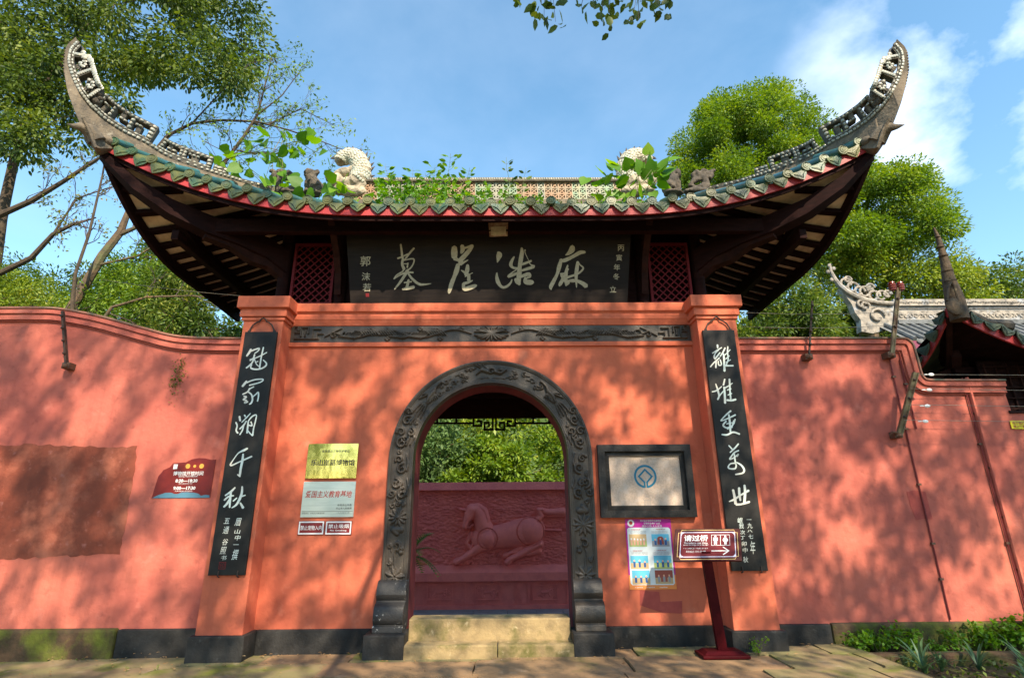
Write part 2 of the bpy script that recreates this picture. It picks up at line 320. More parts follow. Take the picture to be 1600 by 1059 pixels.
# ------------------------------------------------------------------ ground
GZ = lambda x: .095+.009*x
gm = MB(); gm.grid([[(x, y, -.02 if y < .3 else -.50) for y in (-60, -20, -8, -4, 0, .25, .35, 8, 30, 90, 200)] for x in (-200, -60, -20, -8, 0, 8, 20, 60, 200)])
tag(gm.build('ground', M['soil']), kind='structure')
pav = MB(); pav.m = 0
pav.grid([[(x, y, GZ(x)-.03) for y in (-9, -6, -3, -.02)] for x in (-9, -6, -3, 0, 3, 4.2)])
pav = tag(pav.build('pavement', M['soil']), kind='structure')
r = random.Random(3)
y = -.02; row = 0
for d in (.42, .55, .6, .75, .8, .9, 1.0, 1.1):
    x = -8.6+r.random()*.5
    while x < 4.0:
        w = r.uniform(.8, 1.7); x1 = min(x+w, 4.15)
        if x1-x > .2:
            bm = bmesh.new(); g = .007
            yy0, yy1 = y-d+g+r.uniform(-.01, .01), y-g
            nx = max(3, int((x1-x)/.16)); ny = max(3, int(d/.16))
            z0 = GZ((x+x1)/2)+r.uniform(-.005, .004); tx, ty = r.uniform(-.0006, .0006), r.uniform(-.0008, .0008)
            vs = [[bm.verts.new((x+g+(x1-x-2*g)*i/nx+(r.uniform(-.01, .01) if i in (0, nx) else 0), yy0+(yy1-yy0)*j/ny+(r.uniform(-.008, .008) if j in (0, ny) else 0),
                   z0+tx*i+ty*j+r.uniform(-.0025, .0025)-(.007 if i in (0, nx) or j in (0, ny) else 0))) for j in range(ny+1)] for i in range(nx+1)]
            for i in range(nx):
                for j in range(ny): bm.faces.new((vs[i][j], vs[i+1][j], vs[i+1][j+1], vs[i][j+1]))
            ed = [e for e in bm.edges if e.is_boundary]
            ex = bmesh.ops.extrude_edge_only(bm, edges=ed)
            for v in ex['geom']:
                if isinstance(v, bmesh.types.BMVert): v.co.z -= .05
            me = bpy.data.meshes.new('paving_stone'); bm.to_mesh(me); bm.free()
            me.materials.append(M['paving2'] if (x < -3 or x > 2.6 or r.random() < .2) else M['paving']); shsm(me, 35)
            link('paving_stone', me, pav)
        x = x1
    y -= d; row += 1
# fallen leaves and litter
lv = MB()
for k in range(330):
    x, yy = r.uniform(-5, 4.2), -abs(r.gauss(0, .7))-.05
    if abs(x) < 1.4 and yy > -.42 or 2.6 < abs(x) < 3.4 and yy > -.36: continue
    if r.random() < .35: yy = -.09-r.random()*.1 if 1.45 < abs(x) < 2.6 or abs(x) > 3.4 else -.45-r.random()*.08; a = r.uniform(0, 6.3); s = r.uniform(.012, .03); z = GZ(x)+.012
    c, sn = math.cos(a), math.sin(a)
    P = [(-1, 0, 0), (0, -.45, .25), (1, 0, .1), (0, .45, .3)]
    lv.add([(x+s*(p[0]*c-p[1]*sn), yy+s*(p[0]*sn+p[1]*c), z+s*p[2]*.8) for p in P], [(0, 1, 2), (0, 2, 3)])
tag(lv.build('leaf_litter', M['dead']), 'scattered dry fallen leaves lying on the stone paving before the gate', 'leaf litter', kind='stuff')

# ------------------------------------------------------------------ gatehouse
gate = thing('gatehouse', 'red limewashed temple gatehouse with flying eaves and a black stone arched doorway', 'gatehouse', (0, 0, 0))
Ro, Ri, SP = 1.29, .985, 2.25; WD = .55
def arch(R, n=36, x0=None): return [(R*math.cos(math.pi*(1-i/n)), SP+R*math.sin(math.pi*(1-i/n))) for i in range(n+1)]
def wallmesh(Rh, x0, x1, ztop, zbot, y0, y1):
    b = MB(); a = arch(Rh)
    inner = [(-Rh, zbot)]+a+[(Rh, zbot)]
    out = []
    for (px, pz) in inner:
        if pz <= zbot+1e-6 or abs(px) >= Rh-1e-6: out.append((x0 if px < 0 else x1, pz))
        else: out.append((x0+(x1-x0)*(px+Rh)/(2*Rh), ztop))
    out[1] = (x0, SP); out[-2] = (x1, SP)
    # insert top corners
    I = inner[:2]+inner[1:-1]+inner[-2:]; O = out[:2]+[(x0, ztop)]+out[2:-2]+[(x1, ztop)]+out[-2:]
    n = len(I)
    V = [(p[0], y0, p[1]) for p in I]+[(p[0], y0, p[1]) for p in O]+[(p[0], y1, p[1]) for p in I]+[(p[0], y1, p[1]) for p in O]
    F = []
    for i in range(n-1):
        F += [(n+i, i, i+1, n+i+1), (3*n+i, 3*n+i+1, 2*n+i+1, 2*n+i), (i, 2*n+i, 2*n+i+1, i+1), (n+i, n+i+1, 3*n+i+1, 3*n+i)]
    b.add(V, F); return b
wallmesh(Ri+.035, -2.76, 2.76, 4.3, .0, 0, WD).build('wall', M['paint'], gate)
b = MB(); P = [(-Ri-.035, 0)]+arch(Ri+.035)+[(Ri+.035, 0)]
I2 = [(-Ri-.005, 0)]+arch(Ri+.005)+[(Ri+.005, 0)]
for i in range(len(P)-1):
    p, q, u, v = P[i], P[i+1], I2[i], I2[i+1]
    b.quad((u[0], .004, u[1]), (u[0], WD+.01, u[1]), (v[0], WD+.01, v[1]), (v[0], .004, v[1]))
    b.quad((p[0], WD+.012, p[1]), (q[0], WD+.012, q[1]), (v[0], WD+.01, v[1]), (u[0], WD+.01, u[1]))
b.build('door_reveal', mat('dark_red_reveal', (.20, .030, .030), (.12, .02, .02), 4, 6, .8), gate)
for sx in (-1, 1):
    xi, xo = 2.747, 3.27
    x0, x1 = sorted((sx*xi, sx*xo))
    b = MB(); b.cbox(x0, x1, -.29, WD, 0, 4.2, .006); pl = b.build('pillar', M['paint'], gate)
    b = MB()
    b.cbox(x0-.022, x1+.022, -.312, WD+.02, 4.035, 4.075, .006)
    b.cbox(x0-.045, x1+.045, -.335, WD+.045, 4.082, 4.165, .01)
    b.cbox(x0-.035, x1+.035, -.325, WD+.035, 4.16, 4.20, .006)
    b.cbox(x0-.082, x1+.082, -.372, WD+.08, 4.195, 4.357, .012); b.build('pillar_capital', M['paint'], pl)
    b = MB(); b.cbox(x0-.05, x1+.05, -.345, WD+.05, -.05, .323, .015); b.build('pillar_plinth', M['plinth'], pl)
    b = MB(); xa, xb = sorted((sx*1.375, sx*2.695)); b.cbox(xa, xb, -.045, .05, -.05, .325, .01)
    b.build('wall_plinth', M['plinth'], gate)
# cornice, frieze, ledge
b = MB(); X = 2.75
def cornice_prof():
    return [(0.02, 4.357), (-.098, 4.353), (-.10, 4.345), (-.10, 4.24), (-.094, 4.232), (-.075, 4.23), (-.062, 4.205), (-.066, 4.19), (-.07, 4.182), (-.07, 4.13), (-.062, 4.12), (-.03, 4.05), (.02, 4.05)]
pr = cornice_prof(); n = len(pr)
b.add([(sx, p[0], p[1]) for sx in (-X, X) for p in pr], [(i, (i+1) % n, n+(i+1) % n, n+i) for i in range(n)]+[tuple(range(n)), tuple(range(n, 2*n))[::-1]])
b.box(-X, X, .0, WD, 4.29, 4.35)
b.build('cornice', M['paint'], gate)
b = MB(); b.cbox(-X, X, -.034, .02, 3.752, 3.812, .005); b.build('ledge', M['paint'], gate)

# ---- carved heightfields
def field(nu, nv, U, Vv, prims):
    """prims: list of (pts[(u,v,r)...], height, profile) ; returns height array over grid (metres)"""
    uu, vv = np.meshgrid(np.linspace(U[0], U[1], nu), np.linspace(Vv[0], Vv[1], nv), indexing='ij')
    H = np.zeros((nu, nv)); du = (U[1]-U[0])/(nu-1); dv = (Vv[1]-Vv[0])/(nv-1)
    for pts, hm in prims:
        if len(pts) == 1: pts = [pts[0], pts[0]]
        for (u0, v0, r0), (u1, v1, r1) in zip(pts[:-1], pts[1:]):
            rr = max(r0, r1)
            i0 = max(0, int((min(u0, u1)-rr-U[0])/du)); i1 = min(nu, int((max(u0, u1)+rr-U[0])/du)+2)
            j0 = max(0, int((min(v0, v1)-rr-Vv[0])/dv)); j1 = min(nv, int((max(v0, v1)+rr-Vv[0])/dv)+2)
            if i1 <= i0 or j1 <= j0: continue
            a = uu[i0:i1, j0:j1]; c = vv[i0:i1, j0:j1]
            L2 = (u1-u0)**2+(v1-v0)**2
            t = np.clip(((a-u0)*(u1-u0)+(c-v0)*(v1-v0))/L2, 0, 1) if L2 > 1e-12 else np.zeros_like(a)
            d = np.hypot(a-(u0+t*(u1-u0)), c-(v0+t*(v1-v0))); r = r0+t*(r1-r0)
            h = hm*np.sqrt(np.clip(1-(d/np.maximum(r, 1e-6))**2, 0, 1))
            H[i0:i1, j0:j1] = np.maximum(H[i0:i1, j0:j1], h)
    return uu, vv, H
def grid_obj(name, P, mat_, parent, keep=None, smooth=True):
    nu, nv = P.shape[:2]
    idx = np.arange(nu*nv).reshape(nu, nv)
    q = np.stack([idx[:-1, :-1], idx[1:, :-1], idx[1:, 1:], idx[:-1, 1:]], -1).reshape(-1, 4)
    if keep is not None:
        k = (keep[:-1, :-1] | keep[1:, :-1] | keep[1:, 1:] | keep[:-1, 1:]).reshape(-1); q = q[k]
    me = bpy.data.meshes.new(name); me.vertices.add(nu*nv); me.vertices.foreach_set('co', P.reshape(-1).astype(np.float32))
    me.loops.add(len(q)*4); me.polygons.add(len(q)); me.loops.foreach_set('vertex_index', q.reshape(-1).astype(np.int32))
    me.polygons.foreach_set('loop_start', np.arange(0, len(q)*4, 4, dtype=np.int32)); me.polygons.foreach_set('loop_total', np.full(len(q), 4, np.int32))
    me.materials.append(mat_); me.update(calc_edges=True); me.validate()
    if smooth: me.polygons.foreach_set('use_smooth', [True]*len(me.polygons))
    return link(name, me, parent)
def spiral(u, v, r, w, turns=1.3, a0=0, sg=1, n=14):
    return [(u+r*(1-i/n*.8)*math.cos(a0+sg*turns*6.283*i/n), v+r*(1-i/n*.8)*math.sin(a0+sg*turns*6.283*i/n), w*(1-.4*i/n)) for i in range(n+1)]
def petals(u, v, R, n, w, a0=0, inner=.15):
    return [([(u+R*inner*math.cos(a0+6.283*k/n), v+R*inner*math.sin(a0+6.283*k/n), w*.35), (u+R*.62*math.cos(a0+6.283*k/n), v+R*.62*math.sin(a0+6.283*k/n), w), (u+R*math.cos(a0+6.283*k/n), v+R*math.sin(a0+6.283*k/n), w*.25)], .016) for k in range(n)]
# door surround: u = length along the arch from the left base, v across the band (0 inner .. .3 outer)
UL = SP-.33; LA = math.pi*(Ri+.15); TOT = 2*UL+LA
BW = Ro-Ri
def smap(u, v, h):
    out = np.zeros(u.shape+(3,)); R = Ri+v
    m1 = u < UL; m3 = u > UL+LA; m2 = ~(m1 | m3)
    th = math.pi*(1-(u-UL)/LA)
    out[..., 0] = np.where(m1, -R, np.where(m3, R, R*np.cos(th)))
    out[..., 2] = np.where(m1, .33+u, np.where(m3, .33+(TOT-u), SP+R*np.sin(th)))
    out[..., 1] = -.045-h
    return out
pr = []
rr = random.Random(5)
def cloud(u, v, s, sg=1):
    s = s*1.45
    o = [(spiral(u, v, .045*s, .012*s, 1.2, 0, sg), .02), (spiral(u+.08*s*sg, v+.03*s, .035*s, .011*s, 1.2, 2, -sg), .018)]
    o.append(([(u-.02, v-.04*s, .012), (u+.05*s*sg, v-.05*s, .014), (u+.13*s*sg, v-.03*s, .006)], .016)); return o
def lily(u, v, s): 
    s = s*1.15
    o = petals(u, v, .10*s, 11, .018*s, rr.random()); o.append(([(u, v, .022)], .024))
    o.append(([(u-.17*s, v, .03), (u-.13*s, v+.04, .04), (u-.13*s, v-.04, .04)], .014)); return o
def bird(u, v, sg):
    o = [([(u-.13*sg, v-.03, .012), (u-.05*sg, v, .03), (u+.04*sg, v+.01, .035), (u+.10*sg, v+.04, .014), (u+.17*sg, v+.055, .009), (u+.19*sg, v+.05, .014)], .026)]
    for k in range(6): o.append(([(u+.02*sg, v+.01, .010), (u+(-.04-.022*k)*sg, v+.06+.012*(k % 3), .009)], .02)); o.append(([(u+.03*sg, v, .009), (u+(.03-.03*k)*sg, v-.085+.006*k, .008)], .018))
    for k in range(4): o.append(([(u-.11*sg, v-.03, .012), (u-.2*sg, v-.06+.03*k, .012), (u-.34*sg, v-.09+.045*k, .007)], .016))
    return o
C = BW/2
for side in (0, 1):
    f = (lambda u: u) if side == 0 else (lambda u: TOT-u)
    sg = 1 if side == 0 else -1
    pr += cloud(f(.10), C-.03, .8, sg)+cloud(f(.12), C+.06, .7, -sg)
    pr += [(spiral(f(.28), C, .085, .016, .9, 1.2, sg), .02)]+petals(f(.55), C, .115, 9 if side else 7, .028, .3)+[([(f(.42), C-.08, .012), (f(.32), C-.06, .016), (f(.28), C, .014), (f(.32), C+.07, .016), (f(.42), C+.08, .012)], .02)]
    pr += [([(f(.64), C, .008), (f(.8), C+.02, .008), (f(.95), C-.02, .006)], .014)]
    pr += [(spiral(f(.90), C, .06, .018, .7, 3.5, sg), .022), ([(f(.82), C-.06, .03)], .02), ([(f(.86), C-.07, .02)], .02)]
    pr += lily(f(1.22), C, .95) if side == 0 else lily(f(1.12), C, 1.1)
    pr += cloud(f(1.5), C-.04, 1, sg)+cloud(f(1.62), C+.05, 1, -sg)+cloud(f(1.80), C-.02, 1, sg)
    pr += cloud(f(2.12), C+.02, 1.1, sg)+cloud(f(2.28), C-.05, .9, -sg)+cloud(f(2.40), C+.05, .9, sg)
    pr += bird(f(2.85), C, sg)
m = TOT/2
pr += [(spiral(m, C, .05, .016, 1.2, 0), .024), ([(m-.05, C, .03), (m-.13, C+.03, .02), (m-.2, C-.02, .01)], .022), ([(m+.05, C, .03), (m+.12, C-.02, .022), (m+.2, C+.04, .01)], .022)]
pr += [([(m+x, C-.09, .010), (m+x+.07, C-.085, .010)], .012) for x in (-.2, -.11, .03, .12)]
pr += [([(m+.02*k, C+.02, .01), (m+.05*k, C+.07-.01*k, .008)], .02) for k in (-4, -3, -2, 2, 3, 4)]
pr += [([(0, .045, .009), (TOT, .045, .009)], .010), ([(0, BW-.04, .008), (TOT, BW-.04, .008)], .010)]
NV = 46; NU = 1000
_, _, H0 = field(NU, NV, (0, TOT), (.02, BW-.014), pr)
for _k in range(900):
    u_ = rr.uniform(.05, TOT-.05); v_ = rr.uniform(.06, BW-.05); ii_ = int(u_/TOT*(NU-1)); jj_ = int((v_-.02)/(BW-.034)*(NV-1))
    if H0[max(0, ii_-5):ii_+6, max(0, jj_-5):jj_+6].max() > 0: continue
    q_r = rr.uniform(.022, .036); s_ = [(spiral(u_, v_, q_r, .009, 1.1, rr.random()*6, rr.choice((-1, 1)), 9), .014), ([(u_+q_r, v_, .009), (u_+q_r*2.2*rr.choice((-1, 1)), v_+rr.uniform(-.03, .03), .004)], .012)]
    _, _, h_ = field(NU, NV, (0, TOT), (.02, BW-.014), s_); H0 = np.maximum(H0, h_); pr += s_
uu, vv, H = field(NU, NV, (0, TOT), (.02, BW-.014), pr)
# rim mouldings raised
H += np.where(vv < .036, .012, 0)+np.where(vv > BW-.030, .014, 0)
P = smap(uu, vv, H*1.9)
sur = thing('door_surround', None, None); sur.parent = gate
grid_obj('carved_band', P, M['surround'], sur)
for (v0, v1, y0, y1) in ((.0, .02, -.063, .0), (BW-.014, BW, -.067, .0)):
    us = np.linspace(0, TOT, 120)
    q = [smap(us, np.full(120, v), np.zeros(120)) for v in (v0, v1)]
    for i in range(119):
        a, c, d, e = q[0][i], q[0][i+1], q[1][i+1], q[1][i]
        def pt(p, y): return (p[0], y, p[2])
        if i == 0: b = MB()
        b.quad(pt(a, y0), pt(c, y0), pt(d, y0), pt(e, y0)); b.quad(pt(a, y1), pt(a, y0), pt(c, y0), pt(c, y1)) ; b.quad(pt(e, y0), pt(e, y1), pt(d, y1), pt(d, y0))
    b.build('surround_rim', M['surround'], sur)
b = MB(); us = np.linspace(0, TOT, 120); a0 = smap(us, np.full(120, 0.0), np.zeros(120))
for i in range(119):
    p, q = a0[i], a0[i+1]; b.quad((p[0], .0, p[2]), (q[0], .0, q[2]), (q[0], .12, q[2]), (p[0], .12, p[2]))
b.build('inner_reveal', M['surround'], sur)
for sx in (-1, 1):
    x0, x1 = sorted((sx*.975, sx*1.315))
    prof = [(.0, .925), (-.10, .925), (-.135, .90), (-.165, .84), (-.185, .76), (-.17, .71), (-.15, .685), (-.165, .665), (-.215, .655), (-.255, .62), (-.28, .55), (-.285, .48), (-.27, .435), (-.25, .415), (-.255, .405), (-.275, .40), (-.285, .34), (-.285, .325), (.0, .325)]
    b = MB(); b.prism([(x0, p[0], .325+(p[1]-.325)*.87) for p in prof], (x1-x0, 0, 0)); o = b.build('scroll_base', M['worn'] if sx < 0 else M['surround'], sur, smooth=True)
    if sx < 0: o['label'] = 'scroll base with worn white flaking paint'
    bv = o.modifiers.new('b', 'BEVEL'); bv.width = .008; bv.segments = 2
    b = MB(); x0, x1 = sorted((sx*.93, sx*1.385)); b.cbox(x0, x1, -.38, .0, -.05, .325, .02); b.build('base_block', M['plinth'], sur)
# steps
b = MB(); b.cbox(-.93, .93, -.13, .16, .19, .437, .015); b.build('threshold_stone', M['step'], gate)
for (x0, x1) in ((-.985, .09), (.096, .96)):
    b = MB(); b.cbox(x0, x1, -.37, -.131, -.03, .218, .018); b.build('step_stone', M['step'], gate)
# frieze
FZ0, FZ1 = 3.812, 4.046; FX = 2.72
pr = []; c = (FZ0+FZ1)/2
for sg in (-1, 1):
    # meander ends
    for (a, d, e, f) in ((2.68, 3.86, 2.36, 3.86), (2.60, 3.90, 2.60, 4.02), (2.60, 4.02, 2.50, 4.02), (2.50, 4.02, 2.50, 3.94), (2.68, 3.95, 2.62, 3.95), (2.54, 3.9, 2.54, 3.98), (2.44, 3.88, 2.44, 4.0), (2.44, 4.0, 2.34, 4.0), (2.38, 3.86, 2.38, 3.95), (2.38, 3.93, 2.30, 3.93), (2.68, 4.03, 2.64, 4.03), (2.64, 4.03, 2.64, 3.98)):
        pr.append(([(sg*a, d, .012), (sg*e, f, .012)], .016))
    # scroll waves with feathered leaves
    xs = np.linspace(2.15, .28, 60)
    pr.append(([(sg*x, c+.055*math.sin((x-.28)*6.9), .010) for x in xs], .016))
    for (x0, up) in ((.62, 1), (1.08, -1), (1.53, 1), (.85, -1), (1.30, 1), (1.75, -1)):
        for k in range(7):
            a = x0+.035*k; pr.append(([(sg*a, c-up*.02, .009), (sg*(a+.05), c+up*.035, .014), (sg*(a+.13), c+up*(.075-.006*k), .006)], .016))
    for (x0, up) in ((.42, 1), (.98, 1), (1.42, -1), (.70, -1)): pr += [([(sg*x0+dx, c+up*.07+dz, .02)], .014) for dx, dz in ((-.02, 0), (.02, 0), (0, .02), (0, -.02))]
    pr += [(spiral(sg*2.0, c, .055, .012, 1, 0, sg), .018), (spiral(sg*2.15, c-.02, .045, .012, 1, 2, -sg), .018)]
    pr.append(([(sg*2.05, c+.08, .008), (sg*2.15, c+.03, .008), (sg*2.27, c-.04, .006)], .014))
for k in range(9):
    a = math.pi*(.08+.84*k/8)
    for s2 in (1, -1): pr.append(([(0, c, .012), (.16*math.cos(a), c+s2*.055*math.sin(a)+s2*.02, .018), (.24*math.cos(a), c+s2*.10*math.sin(a), .006)], .018))
uu, vv, H = field(1100, 50, (-FX, FX), (FZ0+.006, FZ1-.006), pr)
P = np.stack([uu, -.022-H*2.1, vv], -1)
fr = MB(); fr.box(-FX-.02, FX+.02, -.02, .01, FZ0, FZ1); fr = fr.build('frieze_board', M['surround'], gate)
grid_obj('frieze_carving', P, M['surround'], fr)

# ------------------------------------------------------------------ upper storey
def ze(x): return 5.27+.0565*max(0, abs(x)-1.6)**2.2
def ye(x): return -.85-.25*(abs(x)/5.12)**3
YC = .95
def side(y):
    if y > YC: return 4.85, 5.12-.03*(y-YC)
    t = abs(y-YC)/2.05; return 4.85+.27*t**2.5, 5.12+1.05*t**2.8
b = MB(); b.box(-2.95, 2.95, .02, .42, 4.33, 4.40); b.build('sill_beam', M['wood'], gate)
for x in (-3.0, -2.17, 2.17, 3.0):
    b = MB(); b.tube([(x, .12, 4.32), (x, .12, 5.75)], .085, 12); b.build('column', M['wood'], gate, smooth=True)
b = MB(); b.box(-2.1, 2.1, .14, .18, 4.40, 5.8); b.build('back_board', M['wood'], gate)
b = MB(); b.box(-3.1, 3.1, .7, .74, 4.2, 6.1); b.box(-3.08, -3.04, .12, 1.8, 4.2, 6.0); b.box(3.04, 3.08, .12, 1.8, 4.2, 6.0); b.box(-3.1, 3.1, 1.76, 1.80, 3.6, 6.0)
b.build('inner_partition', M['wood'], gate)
# red lattice windows
barme = {}
for sx in (-1, 1):
    x0, x1, z0, z1 = 2.27, 2.87, 4.40, 5.36
    fr = MB()
    xa, xb = sorted((sx*x0, sx*x1))
    fr.box(xa, xb, .06, .11, z0, z0+.035); fr.box(xa, xb, .06, .11, z1-.035, z1)
    fr.box(xa, xa+.035, .06, .11, z0+.035, z1-.035); fr.box(xb-.035, xb, .06, .11, z0+.035, z1-.035)
    fr = fr.build('lattice_window', M['lattice'], gate)
    a0, a1, b0, b1 = xa+.035, xb-.035, z0+.035, z1-.035
    step = .082*1.414
    k = 0
    for d in (1, -1):
        lo = (b0-a1) if d > 0 else (b0+a0); hi = (b1-a0) if d > 0 else (b1+a1)
        cst = lo+step/2
        while cst < hi:
            # line z = d*x + cst
            ps = []
            for x in (a0, a1):
                z = d*x+cst
                if b0 <= z <= b1: ps.append((x, z))
            for z in (b0, b1):
                x = (z-cst)/d
                if a0 < x < a1: ps.append((x, z))
            if len(ps) >= 2 and math.dist(ps[0], ps[1]) > .03:
                bb = MB(); yy = .078 if d > 0 else .090; bb.bar((ps[0][0], yy, ps[0][1]), (ps[1][0], yy, ps[1][1]), .016, .012, (0, 1, 0)); bb.build('lattice_bar', M['lattice'], fr)
            cst += step
# eave beam and struts
b = MB(); b.cbox(-4.05, 4.05, -.50, -.40, 5.24, 5.44, .01); b.build('eave_beam', M['wood'], gate)
b = MB(); b.cbox(-4.0, 4.0, -.16, -.06, 5.50, 5.68, .01); b.build('inner_beam', M['wood'], gate)
for x in (-2.17, 2.17):
    b = MB(); b.sweep([(x, .04, 4.55), (x, -.02, 4.85), (x, -.14, 5.05), (x, -.34, 5.26), (x, -.52, 5.42)], lambda i: [(-.045, -.05, -.03), (.045, -.05, -.03), (.045, .06, .05), (-.045, .06, .05)], 0)
    b.tube([(x, -.54, 5.36), (x, -.54, 5.50)], .045, 8)
    b.build('eave_strut', M['wood2'], gate)
for sx in (-1, 1):
    b = MB()
    pts = [(3.0, .1, 5.05), (3.25, -.05, 5.20), (3.55, -.25, 5.28), (3.9, -.48, 5.34), (4.3, -.68, 5.48), (4.7, -.88, 5.72), (5.05, -1.06, 6.05)]
    wd = [.10, .11, .10, .11, .10, .08, .05]; ht = [.34, .30, .26, .26, .22, .17, .10]
    b.sweep([(sx*p[0], p[1], p[2]) for p in pts], lambda i: [(-.7*wd[i]*sx, -.7*wd[i], -ht[i]*.5), (.7*wd[i]*sx, .7*wd[i], -ht[i]*.5), (.7*wd[i]*sx, .7*wd[i], ht[i]*.5), (-.7*wd[i]*sx, -.7*wd[i], ht[i]*.5)], 0)
    b.build('hip_rafter', M['wood'], gate, smooth=True)
    b = MB(); b.sweep([(sx*p[0], p[1], p[2]) for p in ((3.02, .1, 4.85), (3.2, -.02, 4.98), (3.4, -.12, 5.02), (3.62, -.28, 5.16), (3.9, -.46, 5.22))], lambda i: [(-.05*sx, -.05, -.06), (.05*sx, .05, -.06), (.05*sx, .05, .07), (-.05*sx, -.05, .07)], 0)
    b.build('carved_bracket', M['wood2'], gate)
    b = MB(); b.cbox(*sorted((sx*4.22, sx*4.32)), -.5, 2.2, 5.13, 5.27, .01); b.build('side_beam', M['wood'], gate)

# ------------------------------------------------------------------ roof
RZ = 6.56; RX = 2.6
def hip(x):
    u = (abs(x)-RX)/2.52; u = min(max(u, 0), 1); return YC-2.05*u, RZ*(1-u)+6.29*u-.30*4*u*(1-u)*(1-.4*u)
xs = np.linspace(-5.12, 5.12, 165); sN = 13
P = []
for x in xs:
    yt, zt = (YC, RZ) if abs(x) < RX else hip(x)
    z0 = ze(x)+.115; y0 = ye(x); row = []
    for j in range(sN):
        s = j/(sN-1); sag = -.10*4*s*(1-s)*(1 if abs(x) < RX else (yt-y0)/2.3)
        row.append((x, y0+(yt-y0)*s, z0+(zt-z0)*s+sag))
    P.append(row)
roof = MB(); roof.grid(P)
YBK = 2.45; Q = []
for x in np.linspace(-4.85, 4.85, 60):
    u = max(0, (abs(x)-RX)/(4.85-RX)); yt, zt = YC+(YBK-YC)*u, RZ*(1-u)+5.2*u; Q.append([(x, YBK+(yt-YBK)*s, 5.2+(zt-5.2)*s) for s in np.linspace(0, 1, 6)])
roof.grid(Q[::-1])
for sx in (-1, 1):
    Q = []
    for y in np.linspace(-1.1, YC, 30):
        u = (YC-y)/2.05; xh = RX+2.52*u; _, zt = hip(xh); Xs, z0 = side(y); z0 += .115
        row = [(sx*(Xs+(xh-Xs)*s), y, z0+(zt-z0)*s-.08*4*s*(1-s)*(Xs-xh)/2.2) for s in np.linspace(0, 1, sN)]
        Q.append(row)
    roof.grid(Q if sx > 0 else Q[::-1]); Q = []
    for y in np.linspace(YC, YBK, 16):
        u = (y-YC)/(YBK-YC); xh = RX+(4.85-RX)*u; zt = RZ*(1-u)+5.2*u; Xs, z0 = side(y+1e-6); Q.append([(sx*(Xs+(xh-Xs)*s), y, z0+.1+(zt-z0-.1)*s) for s in np.linspace(0, 1, 6)])
    roof.grid(Q if sx > 0 else Q[::-1])
roof = roof.build('roof', M['rooftile'], gate, smooth=True)
# red fascia along the front, dark fascia along the sides
def ribbon(b, pts, down, th, nrm_):
    b.sweep(pts, lambda i: [(0, 0, 0), (nrm_[0]*th, nrm_[1]*th, 0), (nrm_[0]*th, nrm_[1]*th, down), (0, 0, down)], 0)
b = MB(); ribbon(b, [(x, ye(x)-.012, ze(x)) for x in np.linspace(-5.14, 5.14, 90)], .125, .03, (0, 1)); b.build('red_fascia', M['fascia'], roof)
b = MB(); ribbon(b, [(x, ye(x)+.03, ze(x)-.055) for x in np.linspace(-5.06, 5.06, 90)], .10, .03, (0, 1)); b.build('inner_fascia', M['wood'], roof)
for sx in (-1, 1):
    b = MB(); ys = np.linspace(-1.10, 2.45, 50)
    ribbon(b, [(sx*side(y)[0], y, side(y)[1]-.01) for y in ys], .13, .03, (-sx, 0)); b.build('side_fascia', M['fascia'], roof)
    b = MB(); ribbon(b, [(sx*(side(y)[0]-.032), y, side(y)[1]-.07) for y in ys], .16, .06, (-sx, 0)); b.build('side_fascia_board', M['wood'], roof)
# soffits
def soff(y, s): # s 0 at eave .. 1 at x=3.0
    Xs, z0 = side(y); return Xs+(3.0-Xs)*s, z0+.10+(5.86-z0-.05)*s-.05*4*s*(1-s)
for sx in (-1, 1):
    Q = []
    for y in np.linspace(-1.05, 2.42, 60):
        k = max(0, (-.1-y)/.95); smax = 1-k*.92
        Q.append([(sx*soff(y, s)[0], y, soff(y, s)[1]) for s in np.linspace(0, smax, 6)])
    b = MB(); b.grid(Q); b.build('side_soffit', M['soffit'], roof)
    y = -.95
    while y < 2.4:
        k = max(0, (-.1-y)/.95); smax = max(.12, 1-k*.92)
        pts = [(sx*soff(y, s)[0], y, soff(y, s)[1]-.035) for s in np.linspace(0.01, smax, 6)]
        b = MB(); b.sweep(pts, lambda i: [(0, -.05, -.03), (0, .05, -.03), (0, .05, .03), (0, -.05, .03)], 0); b.build('rafter', M['wood'], roof)
        y += .25
    for s in (.30, .62):
        b = MB(); pts = [(sx*soff(y, s)[0], y, soff(y, s)[1]-.10) for y in np.linspace(-.45 if s < .5 else -.25, 2.3, 20)]
        b.sweep(pts, lambda i: [(-.05, 0, -.05), (.05, 0, -.05), (.05, 0, .06), (-.05, 0, .06)], 0); b.build('purlin', M['wood'], roof)
Q = []
for x in np.linspace(-5.0, 5.0, 81):
    yt = .7 if abs(x) < 3 else .7-1.7*((abs(x)-3)/2.0)
    z0 = ze(x)+.10; z1 = 5.95 if abs(x) < 3 else 5.95+.17*((abs(x)-3)/2.0)
    Q.append([(x, ye(x)+.03+(yt-ye(x)-.03)*s, z0+(z1-z0)*s) for s in np.linspace(0, 1, 5)])
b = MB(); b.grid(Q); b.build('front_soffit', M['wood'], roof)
for x in np.arange(-4.6, 4.61, .27):
    yt = .1 if abs(x) < 3.2 else .1-1.1*((abs(x)-3.2)/1.6)
    z0 = ze(x)+.06; z1 = z0+.55*(yt-ye(x))/.95
    b = MB(); b.bar((x, ye(x)+.05, z0), (x, yt, z1), .07, .06); b.build('front_rafter', M['wood'], roof)
